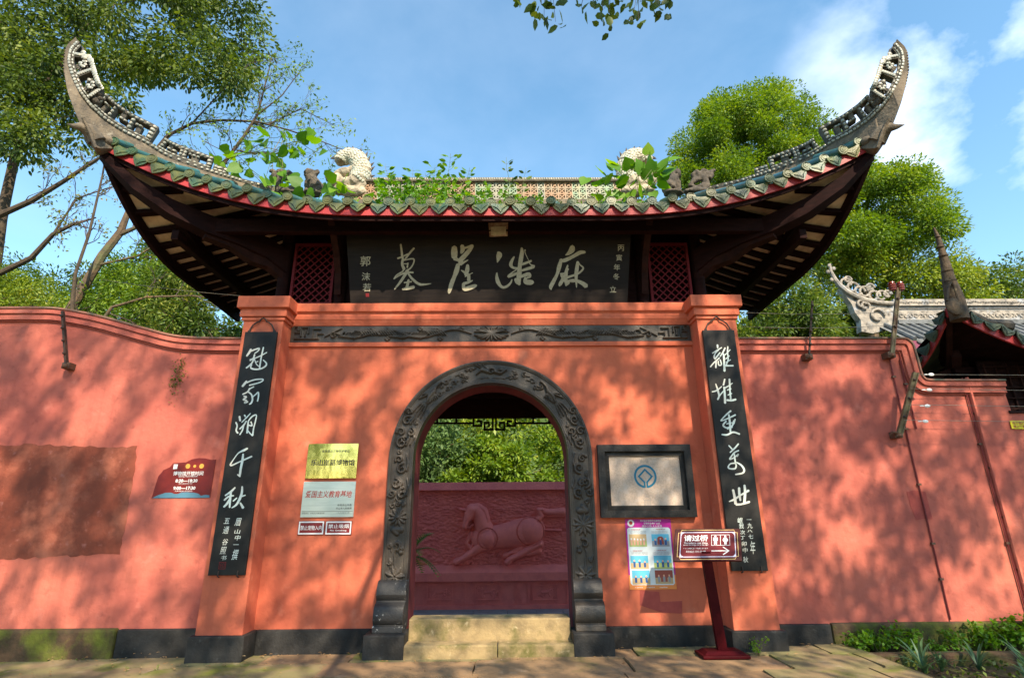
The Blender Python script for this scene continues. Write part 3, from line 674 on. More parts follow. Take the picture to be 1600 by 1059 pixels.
# tiles of the front eave
cap = MB(); cap.m = 0
cap.tube([(0, .0, 0), (0, .04, .012), (0, .45, .20)], [.055, .051, .052], 12, caps=False)
capme = cap
dsk = []
cap.lathe((0, -.004, 0), [(.0, .0), (.063, .0), (.067, .008), (.067, .024), (.053, .03)], 14, 'y')
cap.lathe((0, -.010, 0), [(.0, .0), (.040, .0), (.046, .010)], 14, 'y'); cap.lathe((0, -.014, 0), [(.0, .0), (.018, .0), (.022, .008)], 10, 'y')
nt = 12*3
cap_me = mesh('cap_tile', cap.V, cap.F, [M['glaze'], M['glazeb']]); shsm(cap_me, 50)
cap_me.polygons.foreach_set('material_index', [1 if i < 24 else 0 for i in range(len(cap_me.polygons))])
drip = MB(); N = 16; V = []
top = [(-.118+.236*i/N, .022-.022*(1-((i-N/2)/(N/2))**2)) for i in range(N+1)]
bot = [(-.118+.236*i/N, .0-.150*(1-abs((i-N/2)/(N/2)))**.52) for i in range(N+1)]
for yo in (0, .016):
    for (tx, tz), (bx, bz) in zip(top, bot): V += [(tx, yo+(-.008 if yo == 0 else 0), tz), ((tx+bx)/2*.98, yo-(.014 if yo == 0 else -.0), (tz+bz)/2), (bx, yo-.012, bz)]
n3 = (N+1)*3; F = []
for i in range(N):
    for k in range(2):
        a = i*3+k; F.append((a, a+1, a+4, a+3)); F.append((n3+a, n3+a+3, n3+a+4, n3+a+1))
    F.append((i*3+2, n3+i*3+2, n3+i*3+5, i*3+5)); F.append((i*3, i*3+3, n3+i*3+3, n3+i*3))
drip.add(V, F)
drip.grid([[(tx, .0+yy, tz+yy*.45) for yy in (0, .4)] for tx, tz in top])
for sg in (-1, 1):   # raised veins on the leaf
    drip.tube([(0, -.02, -.12), (sg*.03, -.024, -.07), (sg*.09, -.018, -.03)], .005, 5)
drip_me = mesh('drip_tile', drip.V, drip.F, M['glaze']); shsm(drip_me, 45)
# arc-length spacing along the eave
pts = [np.array((x, ye(x), ze(x))) for x in np.linspace(-5.1, 5.1, 400)]
ac = np.concatenate([[0], np.cumsum([np.linalg.norm(pts[i+1]-pts[i]) for i in range(399)])]); tot = ac[-1]
nt = int(round(tot/.262)); sp = tot/nt
rt_ = random.Random(11)
def eavept(s):
    x = float(np.interp(s, ac, [p[0] for p in pts])); dx = .01
    return x, ye(x), ze(x), math.atan2(ze(x+dx)-ze(x-dx), 2*dx)
for i in range(nt):
    x, y, z, tl = eavept((i+.5)*sp)
    tl2 = -tl
    o = link('drip_tile', drip_me, roof, (x, y-.035+rt_.uniform(-.006, .006), z+.150)); o.rotation_euler = (rt_.uniform(-.22, .10), tl2+rt_.uniform(-.10, .10), rt_.uniform(-.12, .12)); s = rt_.uniform(.94, 1.07); o.scale = (s, 1, s)
    if i > 0:
        x, y, z, tl = eavept(i*sp)
        o = link('cap_tile', cap_me, roof, (x+rt_.uniform(-.012, .012), y-.05+rt_.uniform(-.025, .02), z+.185+rt_.uniform(-.008, .008))); o.rotation_euler = (rt_.uniform(-.08, .05), -tl*.9, rt_.uniform(-.08, .08)); s = rt_.uniform(.95, 1.05); o.scale = (s, 1, s)
# cover tiles up the slope
b = MB()
for i in range(1, nt):
    x, y, z, tl = eavept(i*sp)
    yt, zt = (YC, RZ) if abs(x) < RX else hip(x)
    if yt-y < .5: continue
    path = []
    for s in np.linspace(.42/(yt-y) if yt-y > .5 else .9, 1, 7):
        if s > 1: continue
        sag = -.10*4*s*(1-s)*(1 if abs(x) < RX else (yt-y)/2.3)
        path.append((x, y+(yt-y)*s, ze(x)+.115+(zt-ze(x)-.115)*s+sag+.035))
    if len(path) > 1: b.tube(path, .05, 8)
tag(b.build('cover_tiles', M['glazeb'], roof, smooth=True), kind='stuff')
# ---- main ridge
rg = MB(); rg.box(-2.5, 2.5, YC-.12, YC+.12, 6.410, 6.590); rg.box(-2.45, 2.45, YC-.05, YC+.05, 6.590, 6.630)
rg.cbox(-2.45, 2.45, YC-.10, YC+.10, 6.960, 7.030, .01)
rg.box(-2.45, 2.45, YC+.03, YC+.04, 6.630, 6.960)
ridge = rg.build('main_ridge', M['plaster'], gate)
tw = .118
def lat_tile():
    b = MB(); h = .11; w = tw; y0, y1 = YC-.055, YC-.02
    t = .012
    b.box(0, w, y0, y1, 0, t); b.box(0, w, y0, y1, h-t, h); b.box(0, t, y0, y1, t, h-t); b.box(w-t, w, y0, y1, t, h-t)
    b.bar((t, y0+.012, t), (w-t, y0+.012, h-t), .02, .018, (0, 1, 0)); b.bar((w-t, y0+.016, t), (t, y0+.016, h-t), .02, .018, (0, 1, 0))
    b.ell((w/2, y0+.008, h/2), (.020, .01, .020)); return b
base = lat_tile(); mts = [mesh('lattice_tile', base.V, base.F, M[k]) for k in ('orange_tile', 'green_tile', 'cream_tile')]
k = 0; x = -2.44
while x < 2.35:
    mt = mts[[0, 0, 0, 0, 1, 1, 2, 2, 1, 1, 0, 0, 0, 2][(k) % 14]]
    for j in range(3):
        link('lattice_tile', mt, ridge, (x, 0, 6.625+j*.112))
    x += tw; k += 1
b = MB()
for i in range(120):
    x = -2.42+i*.0405; b.ell((x, YC-.10, 7.000), (.017, .012, .022), 6, 4); b.ell((x+.02, YC-.06, 7.035), (.018, .02, .014), 6, 4)
tag(b.build('pebble_row', M['pebble'], ridge), kind='stuff')

# ---- hip ridges with openwork crests
ZB = [(290, 925, 22), (480, 880, 25), (575, 850, 30), (680, 815, 80), (880, 740, 84), (985, 668, 100), (1100, 610, 112), (1200, 540, 114), (1270, 470, 116), (1320, 400, 122), (1360, 320, 132), (1388, 230, 134), (1378, 160, 112), (1335, 112, 50)]
ZD = [(290, 950), (490, 920), (590, 895), (700, 875), (905, 810), (1010, 755), (1135, 700), (1235, 700), (1300, 600), (1348, 480), (1383, 385), (1400, 270), (1392, 150), (1340, 103)]
def zpx(x, y): return 1020+x/3.53, 40+y/3.53
def Yh(px): return .75-(px-1102)/263*1.95
def resamp(L, n):
    L = np.array(L, float); d = np.concatenate([[0], np.cumsum(np.linalg.norm(np.diff(L[:, :2], axis=0), axis=1))]); t = np.linspace(0, d[-1], n)
    # smooth
    out = np.stack([np.interp(t, d, L[:, k]) for k in range(L.shape[1])], 1)
    for _ in range(3): out[1:-1] = out[1:-1]*.5+(out[:-2]+out[2:])*.25
    return out
NB = 160
idx = np.linspace(0, len(ZB)-1, NB)
Bz = np.stack([np.interp(idx, range(len(ZB)), [q[k] for q in ZB]) for k in range(3)], 1)
Dz = np.stack([np.interp(idx, range(len(ZD)), [q[k] for q in ZD]) for k in range(2)], 1)
for arr in (Bz, Dz):
    for _ in range(10): arr[1:-1, :2] = arr[1:-1, :2]*.5+(arr[:-2, :2]+arr[2:, :2])*.25
tg = np.gradient(Bz[:, :2], axis=0); tg /= np.linalg.norm(tg, axis=1)[:, None]
nz_ = np.stack([tg[:, 1], -tg[:, 0]], 1)   # pointing up/left
Tz = Bz[:, :2]+nz_*(116*np.ones(NB))[:, None]
def w3(z): 
    px, py = zpx(*z); return at(px, py, max(Yh(px), -1.42))
WB = np.array([w3(q) for q in Bz[:, :2]]); WT = np.array([w3(q) for q in Tz]); WDn = np.array([w3(q) for q in Dz])
WT[:, 1] = WB[:, 1]; 
for i in range(NB):   # keep the crest upright in its own depth
    px, py = zpx(*Tz[i]); WT[i] = at(px, py, WB[i, 1])
    px, py = zpx(*Dz[i]); WDn[i] = at(px, py, WB[i, 1]-.03 if i < 90 else WB[i, 1])
THK = np.array((-.45, -.89, 0))
for sx in (-1, 1):
    mir = np.array((sx, 1, 1)); shift = np.array((0, 0, 0))
    def cm(i, h, t):   # i: index 0..NB-1 float, h in crest units of 116 zoom px
        i = min(max(i, 0), NB-1); a = int(i); f = i-a; c2 = min(a+1, NB-1)
        p = WB[a]*(1-f)+WB[c2]*f; q = WT[a]*(1-f)+WT[c2]*f
        return (p+(q-p)*h+THK*t)*mir
    hr = MB()
    hr.sweep([(0, 0, 0)]*NB, lambda i: [(WB[i]+THK*.07)*mir, (WDn[i]+THK*.09)*mir, (WDn[i]-THK*.09)*mir, (WB[i]-THK*.07)*mir], 0)
    hr = hr.build('hip_ridge', M['plaster'], gate, smooth=True)
    fr = MB(); pb = MB(); rr = random.Random(4)
    hgt = Bz[:, 2]/116
    def bar2(i0, i1, h0, h1, t=.06):
        n = max(2, int(abs(i1-i0)/1.5)+1)
        ii = np.linspace(i0, i1, n)
        fr.sweep([(0, 0, 0)]*n, lambda k: [cm(ii[k], h0 if not callable(h0) else h0(ii[k]), t), cm(ii[k], h1 if not callable(h1) else h1(ii[k]), t), cm(ii[k], h1 if not callable(h1) else h1(ii[k]), -t), cm(ii[k], h0 if not callable(h0) else h0(ii[k]), -t)], 0)
    def peb(i0, i1, h0, h1, rows=1, t_=.064):
        # one index step in metres
        L_ = 0; prev = None
        for i in np.linspace(i0, i1, 12):
            p = cm(i, (h0+h1)/2, 0)
            if prev is not None: L_ += np.linalg.norm(p-prev)
            prev = p
        hh = np.linalg.norm(cm((i0+i1)/2, h1, 0)-cm((i0+i1)/2, h0, 0))
        rows = max(1, int(round(hh/.055))); cols = max(1, int(round(L_/.058)))
        for r_ in range(rows):
            for c_ in range(cols):
                i = i0+(i1-i0)*(c_+.5+rr.uniform(-.12, .12))/cols; h = h0+(h1-h0)*(r_+.5)/rows
                a = cm(i-.3, h, t_); bb = cm(i+.3, h, t_); X_ = nrm(bb-a); Z_ = nrm(cm(i, h+.05, .06)-cm(i, h-.05, .06)); Y_ = nrm(np.cross(Z_, X_))
                R_ = np.stack([X_, Y_, Z_], 1)
                pb.ell((a+bb)/2, (L_/cols*.46*rr.uniform(.75, 1.05), .013, hh/rows*.44*rr.uniform(.8, 1.05)), 7, 4, R_)
    # base band over the whole length, two pebble courses
    bar2(0, NB-1, 0.0, .17, .075); peb(1, NB-3, .01, .165, t_=.080)
    def block(i0, i1, H, nc):
        bar2(i0, i1, .17, .30); peb(i0, i1, .18, .29)
        bar2(i0, i1, H-.16, H); peb(i0, i1, H-.15, H-.01)
        w = (i1-i0)/nc; pw = min(3.0, w*.22)
        for k in range(nc+1):
            a = i0+w*k-pw/2; a = min(max(a, i0), i1-pw)
            bar2(a, a+pw, .30, H-.16); peb(a, a+pw, .30, H-.16)
            if k < nc:
                m = a+w*.5; hm = .30+(H-.46)*.55
                if k % 2 == 0: bar2(m, m+pw, .30, hm, .05); bar2(m, m+w*.34, hm-.0, hm+.11, .05); peb(m, m+w*.34, hm, hm+.11)
                else: bar2(m, m+pw, hm, H-.16, .05); bar2(m-w*.2, m+pw, hm-.11, hm, .05); peb(m-w*.2, m+pw, hm-.11, hm)
    block(24.5, 33, .45, 1)
    block(34.5, 55, .76, 2)
    block(60, 97, 1.0, 3)
    # dark carved knot
    kb = MB()
    for k in range(9): kb.ell(cm(98+k*.9, .45+.35*rr.random(), .02), (.05*rr.uniform(.6, 1.2),)*3, 7, 5)
    kb.build('carved_knot', M['darkstone'], hr, smooth=True)
    # horn: outer frame and two eyed panels
    hn = lambda i: float(np.interp(i, np.arange(NB), hgt))
    bar2(103, NB-2, .17, .30); peb(103, NB-3, .18, .29)
    bar2(103, NB-2, lambda i: hn(i)-.14, lambda i: hn(i))
    n = 26
    for k in range(n):
        i = 104+(NB-108)*k/n; h = hn(i)-.07
        pb.ell(cm(i, h, .065), (.033, .014, .030), 6, 4)
    for (a, c2) in ((103, 105.5), (122, 126), (141, 146)): bar2(a, c2, .3, lambda i: hn(i)-.14); [pb.ell(cm((a+c2)/2, .36+.11*k, .065), (.03, .016, .024), 6, 4) for k in range(int((hn((a+c2)/2)-.5)/.11)+1)]
    for (c0, h0) in ((113, .62), (132, .66)):
        prev = None
        for k in range(12):
            a = k/12*5.4; p = cm(c0+4.2*math.cos(a)*(1-.04*k), h0+.17*math.sin(a)*(1-.04*k), 0)
            if prev is not None: fr.bar(prev, p, .1, .05, (0, 1, 0))
            pb.ell(p+THK*mir*.05, (.026*rr.uniform(.8,1.1), .012, .024), 6, 4) if k % 2 else None; prev = p
    fr.build('openwork_crest', M['darkplaster'], hr)
    tag(pb.build('mosaic_shards', M['pebble'], hr, smooth=True), kind='stuff')
    # ribbed back of the horn
    b = MB()
    for k in range(34):
        i = 92+k*1.95
        if i > NB-4: break
        p = (WDn[int(i)]*.55+WB[int(i)]*.45)*mir; b.ell(p, (.035, .06, .03), 7, 5)
    b.build('horn_ribs', M['plaster'], hr, smooth=True)
    bk = [(1235, 640, .11), (1275, 578, .095), (1315, 560, .055), (1350, 558, .03), (1388, 547, .004)]
    b = MB(); b.tube([w3(q[:2])*mir for q in bk], [q[2] for q in bk], 10)
    for k in range(7):
        b.tube([w3((1235+k*6, 690-k*14))*mir+THK*mir*.06, w3((1265+k*5, 600-k*10))*mir+THK*mir*.10, w3((1300, 565-k*2))*mir+THK*mir*.05], [.02, .022, .008], 6)
    b.ell(w3((1185, 640))*mir, (.09, .08, .07), 10, 8)
    b.build('corner_beak', M['plaster'], hr, smooth=True)

# ---- swirl finials, lions, cloud carvings on the ridge
def remeshed(name, prims, mt, parent, vox=.018, mods=None):
    b = MB()
    for p in prims:
        if np.ndim(p[0]) == 1: b.ell(p[0], p[1], 12, 9)
        else: b.tube(p[0], p[1], 12)
    o = b.build(name, mt, parent)
    m = o.modifiers.new('r', 'REMESH'); m.mode = 'VOXEL'; m.voxel_size = vox; m.use_smooth_shade = True
    t = bpy.data.textures.get('clouds') or bpy.data.textures.new('clouds', 'CLOUDS'); t.noise_scale = .06
    d = o.modifiers.new('d', 'DISPLACE'); d.texture = t; d.strength = .03; d.mid_level = .5
    return o
for sx in (-1, 1):
    mir = np.array((sx, 1, 1))
    def zw(x, y, Y=.92):     # picked on the left carving, mirrored
        p = at(420+x/8, 220+y/8, Y); p[0] = -abs(p[0]); return p*np.array((-sx, 1, 1))
    sc = .0102/ .72*.78
    path = [(1060, 560, 100), (1135, 480, 112), (1165, 395, 108), (1150, 305, 106), (1105, 232, 102), (1040, 195, 94), (970, 200, 86), (918, 235, 84), (902, 262, 78), (912, 275, 60)]
    K = .00152
    P = [zw(q[0], q[1]) for q in path]; R = [q[2]*K for q in path]
    pts3 = []
    fin = remeshed('swirl_finial', [(P, R), (zw(1000, 540), (.16, .13, .11)), (zw(850, 500), (.13, .11, .12)), (zw(1130, 560), (.14, .12, .12)), (zw(760, 460), (.08, .08, .08)), (zw(1060, 640), (.24, .13, .10)), (zw(900, 620), (.16, .12, .08)), ([zw(960, 480), zw(1040, 520), zw(1120, 510), zw(1180, 470)], [.05, .06, .05, .03]), ([zw(820, 470), zw(870, 540), zw(980, 590), zw(1100, 580)], [.05, .05, .05, .05]), (zw(965, 395), (.15, .10, .085)), (zw(1050, 375), (.11, .10, .09)), (zw(880, 410), (.10, .08, .05))], M['finial'], gate, .016)
    if sx < 0: fin['label'] = 'curled dragon tail finial left of the lattice ridge'
    else: fin['label'] = 'curled dragon tail finial right of the lattice ridge'
    b = MB(); rr = random.Random(2)
    # scales laid round the tail
    def interp(L_, t):
        i = min(int(t), len(L_)-2); f = t-i; return np.array(L_[i])*(1-f)+np.array(L_[i+1])*f
    t = .8; ring = 0
    while t < 8.8:
        c_ = interp(P, t); r_ = R[min(int(t), 8)]*(1-(t-int(t)))+R[min(int(t)+1, 9)]*(t-int(t))
        tn = nrm(interp(P, min(t+.1, 8.99))-interp(P, max(t-.1, 0))); u = nrm(np.cross(tn, (0, 1, 0)))
        n = max(4, int(r_*3.14/.050))
        for k in range(n+1):
            a = math.pi*(k+(.5 if ring % 2 else 0))/n
            dirv = u*math.cos(a)+np.array((0, -1, 0))*math.sin(a)
            X_ = tn; Y_ = dirv; Z_ = np.cross(X_, Y_); b.ell(c_+dirv*r_*.985+rr.uniform(-.006, .006)*tn, (.033*rr.uniform(.85, 1.1), .014, .029*rr.uniform(.85, 1.1)), 7, 4, np.stack([X_, Y_, Z_], 1))
        t += .050/np.linalg.norm(interp(P, min(t+.5, 8.99))-interp(P, max(t-.5, 0)))*1.0; ring += 1
    tag(b.build('scales', M['shell'], fin, smooth=True), kind='stuff')
    b = MB()
    for t in np.arange(1.2, 8.3, .55):
        c_ = interp(P, t); tn = nrm(interp(P, min(t+.1, 8.99))-interp(P, max(t-.1, 0))); u = nrm(np.cross(tn, (0, 1, 0)))
        cen = zw(1010, 250)
        if np.dot(u, c_-cen) < 0: u = -u
        r_ = R[min(int(t), 9)]; b.tube([c_+u*r_*.9-tn*.03, c_+u*(r_+.07)+tn*.03], [.03, .003], 6)
    b.build('back_spines', M['darkstone'], fin)
    # seated lion
    Yl = .62
    l = lambda x, y: zw(x, y, Yl)
    lion = remeshed('guardian_lion', [(l(500, 405), (.075, .085, .07)), (l(480, 440), (.045, .09, .05)), (l(560, 420), (.06, .07, .075)), ([l(520, 450), l(560, 520), l(600, 600)], [.08, .10, .12]), ([l(470, 500), l(470, 580), l(468, 650)], [.035, .032, .04]), ([l(540, 540), l(535, 600), l(530, 655)], [.05, .04, .045]), (l(610, 610), (.10, .09, .10)), (l(480, 372), (.02, .02, .03)), (l(540, 372), (.02, .02, .03)), (l(600, 390), (.045, .04, .05)), (l(540, 660), (.17, .12, .04))], M['darkstone'], gate, .014)
    lion['label'] = 'seated stone lion on the %s hip ridge' % ('left' if sx < 0 else 'right')
    cl = [([l(60+k*25, 420+50*math.sin(k*1.3)) for k in range(9)], [.05]*9), ([l(120, 380), l(180, 470), l(280, 500), l(330, 560), l(250, 600), l(150, 560)], [.04, .05, .05, .045, .05, .05]), ([l(20, 370), l(80, 400), l(140, 470), l(120, 560), l(160, 640)], [.035, .045, .05, .06, .07]), (l(250, 640), (.22, .1, .06)), ([l(240, 390), l(300, 430), l(270, 480)], [.03, .04, .035])]
    remeshed('cloud_carving', cl, M['darkstone'], gate, .014)
# ------------------------------------------------------------------ lettering tools
_tc = {}
def textmesh(s, bold=0.0):
    k = (s, bold)
    if k in _tc: return _tc[k]
    cu = bpy.data.curves.new('t', 'FONT'); cu.body = s; cu.size = 1; cu.align_x = 'CENTER'; cu.align_y = 'CENTER'; cu.offset = bold; cu.resolution_u = 2
    o = bpy.data.objects.new('t', cu); COL.objects.link(o)
    dg = bpy.context.evaluated_depsgraph_get(); me = bpy.data.meshes.new_from_object(o.evaluated_get(dg))
    V = np.array([v.co[:] for v in me.vertices]) if len(me.vertices) else np.zeros((0, 3)); F = [tuple(p.vertices) for p in me.polygons]
    bpy.data.objects.remove(o); bpy.data.meshes.remove(me); bpy.data.curves.remove(cu)
    if len(V):
        lo, hi = V.min(0), V.max(0); V = V-(lo+hi)/2; V = V.copy(); _tc[k] = (V, F, (hi-lo)[:2])
    else: _tc[k] = (V, F, np.array((1, 1)))
    return _tc[k]
class Plane3:
    """rectangle given by its corners; u right, v down, both 0..1; off = metres in front"""
    def __init__(s, TL, TR, BR, BL):
        s.c = [np.array(p, float) for p in (TL, TR, BR, BL)]; s.n = nrm(np.cross(s.c[1]-s.c[0], s.c[0]-s.c[3]))
        if s.n[1] > 0: s.n = -s.n
        s.w = np.linalg.norm(s.c[1]-s.c[0]+s.c[2]-s.c[3])/2; s.h = np.linalg.norm(s.c[3]-s.c[0]+s.c[2]-s.c[1])/2
    def p(s, u, v, off=0): return (s.c[0]*(1-u)+s.c[1]*u)*(1-v)+(s.c[3]*(1-u)+s.c[2]*u)*v+s.n*off
    def slab(s, name, m, parent, t=.015, ch=0):
        b = MB(); f = [s.p(*q) for q in ((0, 0), (1, 0), (1, 1), (0, 1))]; b.prism(f, -s.n*t); return b.build(name, m, parent)
    def rect(s, b, u0, v0, u1, v1, off): b.quad(s.p(u0, v0, off), s.p(u0, v1, off), s.p(u1, v1, off), s.p(u1, v0, off))
    def line(s, b, pts, wpx, off, closed=False):
        # polyline of constant width (in metres)
        q = list(pts)+([pts[0]] if closed else [])
        for a, c in zip(q[:-1], q[1:]):
            A, B_ = s.p(*a, off), s.p(*c, off); t = nrm(B_-A); k = np.cross(s.n, t)*wpx/2; e = t*wpx/2; b.quad(A-k-e, A+k-e, B_+k+e, B_-k+e)
            off += .00015
    def poly(s, b, pts, off): 
        V = [s.p(*q, off) for q in pts]; b.add(V, [tuple(range(len(V)))])
    def text(s, b, body, u, v, h=None, w=None, off=.002, bold=.012, shear=0, rot=0):
        V, F, sz = textmesh(body, bold)
        if not len(V): return
        kh = h*s.h/max(sz[1], .3) if h else None
        kw = w*s.w/sz[0] if w else kh
        if kh is None: kh = kw
        ux = nrm(s.c[1]-s.c[0]); uz = nrm(s.c[0]-s.c[3])
        if rot: ux, uz = ux*math.cos(rot)+uz*math.sin(rot), uz*math.cos(rot)-ux*math.sin(rot)
        P0 = s.p(u, v, off); b.add([P0+ux*(q[0]*kw+q[1]*kh*shear)+uz*q[1]*kh for q in V], F)
    def uv(s, px, py):   # surveyed point -> u, v
        q = onpl(px, py, s.c[0], s.n)-s.c[3]; ax = s.c[2]-s.c[3]; az = s.c[0]-s.c[3]
        a = np.array([[ax@ax, ax@az], [ax@az, az@az]]); r = np.linalg.solve(a, [q@ax, q@az]); return r[0], 1-r[1]
def brush(b, pl, x0, y0, sc, strokes, off=.003, k=1.0):
    for si, st in enumerate(strokes):
        P = np.array(st, float); n = len(P); out = []
        for i in range(n-1):     # catmull-rom
            p0, p1, p2, p3 = P[max(i-1, 0)], P[i], P[i+1], P[min(i+2, n-1)]
            m = 5
            for j in range(m):
                t = j/m; out.append(.5*((2*p1)+(-p0+p2)*t+(2*p0-5*p1+4*p2-p3)*t*t+(-p0+3*p1-3*p2+p3)*t**3))
        out.append(P[-1]); Q = np.array(out); T = np.gradient(Q[:, :2], axis=0); T /= np.maximum(np.linalg.norm(T, axis=1), 1e-6)[:, None]
        Nn = np.stack([-T[:, 1], T[:, 0]], 1); rr_ = np.maximum(Q[:, 2], 6)*.5*k
        Lf = Q[:, :2]+Nn*rr_[:, None]; Rt = Q[:, :2]-Nn*rr_[:, None]
        e0 = Q[0, :2]-T[0]*rr_[0]*.7; e1 = Q[-1, :2]+T[-1]*rr_[-1]*.7
        def w(q): 
            o = onpl(x0+q[0]/sc, y0+q[1]/sc, pl.c[0], pl.n); return o+pl.n*(off+.0006*si)
        m = len(Q)
        V = [w(q) for q in Lf]+[w(q) for q in Rt]+[w(e0), w(e1)]
        F = [(i, i+1, m+i+1, m+i) for i in range(m-1)]+[(0, m, 2*m), (m-1, 2*m+1, 2*m-1)]
        b.add(V, F)

# ------------------------------------------------------------------ name board above the door
TL, TR = at(541, 367, -.30), at(985.5, 365, -.30); BL, BR = at(548, 474, -.06), at(980, 473, -.06)
TL[2] = TR[2] = (TL[2]+TR[2])/2; BL[2] = BR[2] = 4.345
bp = Plane3(TL, TR, BR, BL)
nb = bp.slab('name_board', M['board'], None, .035)
tag(nb, 'long black lacquered name board with large gilt calligraphy hung under the eaves', 'name board')
CH = {
 'a': (590, 360, 8.421, [[(305,185,22),(315,260,26),(325,340,30),(335,390,25)],[(480,235,24),(430,290,26),(385,350,24),(350,395,20)],[(265,370,24),(330,345,20),(400,310,18)],[(330,390,30),(325,450,34),(350,510,40)],[(350,395,12),(440,375,18),(480,385,20),(470,440,18),(430,500,20),(370,540,24)],[(400,430,18),(390,490,20)],[(345,440,12),(400,440,14)],[(215,640,14),(290,590,20),(380,555,26),(470,555,22)],[(215,640,12),(250,590,14),(330,540,18),(350,500,20)],[(400,520,34),(360,590,36),(300,680,32),(225,775,16)],[(400,560,24),(450,630,30),(540,705,34),(620,712,26),(705,700,8)],[(410,650,26),(400,700,34),(385,750,36)],[(350,690,18),(450,675,18)],[(330,775,26),(400,765,40),(480,745,40)]]),
 'b': (590, 360, 8.421, [[(1010,220,66),(1010,290,84),(1010,360,70)],[(1010,370,50),(1060,390,40),(1110,420,40)],[(1110,200,46),(1120,250,60),(1100,300,30)],[(1250,200,36),(1210,260,54),(1150,330,60),(1090,400,60),(1100,455,30)],[(1120,235,20),(1180,225,30),(1250,200,36)],[(1100,440,40),(1190,390,12)],[(1060,450,50),(1040,530,64),(1010,610,50),(975,700,56),(945,800,44),(940,830,16)],[(1185,455,34),(1180,520,56),(1160,590,40)],[(1100,525,10),(1140,550,30),(1180,590,36)],[(1150,610,14),(1250,560,10)],[(1200,580,40),(1200,660,44)],[(1130,700,34),(1180,690,36),(1250,660,14)],[(1130,700,40),(1140,770,50),(1200,760,60),(1270,735,50),(1300,725,30)]]),
 'c': (760, 380, 13.24, [[(245,190,60),(265,240,120),(250,310,86),(225,400,14)],[(218,610,20),(215,700,60),(240,800,80),(290,880,60),(350,915,54),(430,890,50),(500,820,40),(530,750,20)],[(575,280,30),(525,370,60),(505,450,70),(540,500,50),(620,520,44),(680,510,40)],[(730,100,40),(735,200,80),(710,350,90),(690,480,80),(680,620,100),(670,740,90),(680,860,50)],[(800,140,30),(800,200,16),(870,350,12)],[(735,440,50),(820,410,50),(930,365,40)],[(900,370,40),(900,430,16),(990,480,46)],[(720,570,40),(850,530,60),(980,490,60)],[(450,690,60),(540,660,60),(640,620,50),(720,580,30)],[(450,680,40),(530,610,24),(620,550,24)],[(600,740,60),(640,800,90),(690,840,60)],[(700,700,50),(800,660,70),(880,640,70),(900,690,50),(840,720,40)],[(810,720,60),(810,800,90),(900,810,110),(960,810,80)]]),
 'd': (780, 360, 7.619, [[(870,190,50),(865,230,70),(830,270,44),(790,295,12)],[(1020,260,30),(960,265,46),(880,310,40),(770,360,44),(720,350,14)],[(740,345,30),(715,430,50),(690,520,36),(650,600,44),(615,670,44),(620,705,12)],[(815,415,16),(800,480,36),(790,560,46),(795,660,16)],[(730,520,24),(780,510,20),(825,460,14)],[(740,530,36),(760,570,40),(725,640,40),(715,665,10)],[(810,560,30),(900,530,24),(960,500,24),(1000,450,20),(960,410,16),(935,375,20)],[(935,375,30),(925,450,44),(915,540,40),(920,680,10)],[(830,600,30),(870,600,40),(920,600,36),(990,630,46),(1035,665,56)],[(780,590,50),(820,620,40),(800,650,20)]])}
for k in 'abcd':
    b = MB(); brush(b, bp, *CH[k][:3], CH[k][3]); b.build('character', M['charc'], nb)
b = MB()
for ch, (zx, zy) in zip('丙寅年冬立', ((1355, 210), (1350, 325), (1340, 440), (1348, 550), (1330, 700))):
    u, v = bp.uv(780+zx/7.619, 360+zy/7.619); bp.text(b, ch, u, v, h=.09, bold=.01, off=.003, shear=.1)
for ch, (px, py), hh in zip('郭沫若', ((570.5, 408), (571.5, 432), (573, 449)), (.145, .115, .115)):
    u, v = bp.uv(px, py); bp.text(b, ch, u, v, h=hh, bold=.01, off=.003, shear=.12)
b.build('small_lettering', M['charc'], nb)
u, v = bp.uv(574, 461); b = MB(); bp.rect(b, u-.006, v-.025, u+.006, v+.025, .003); b.build('seal', M['seal'], nb)

# floodlight on the beam
fl = thing('floodlight', 'small cream fronted floodlight fixed under the eave above the name board', 'floodlight', (0, 0, 0))
q = Plane3(at(763, 348.5, -.52), at(794, 347.5, -.52), at(793, 369, -.48), at(765, 370, -.48))
b = MB(); f = [q.p(*t) for t in ((0, 0), (1, 0), (1, 1), (0, 1))]; g = [q.p(u, v, -.10)+np.array((0, 0, .01)) for u, v in ((.12, .1), (.88, .1), (.88, .9), (.12, .9))]
b.add(f+g, [(0, 3, 2, 1), (4, 5, 6, 7), (0, 1, 5, 4), (1, 2, 6, 5), (2, 3, 7, 6), (3, 0, 4, 7)]); b.build('housing', M['lampframe'], fl)
b = MB(); i0 = [q.p(u, v, .001) for u, v in ((.1, .3), (.9, .3), (.9, .9), (.1, .9))]; b.prism(i0, q.n*.008); b.build('lens', M['lampbox'], fl)
b = MB(); b.bar(q.p(.5, .1, -.05), q.p(.5, -.5, -.05), .02, .02, (0, 1, 0)); b.bar(q.p(.1, 0, -.03), q.p(.9, 0, -.03), .015, .03); b.build('mounting_bracket', M['iron'], fl)

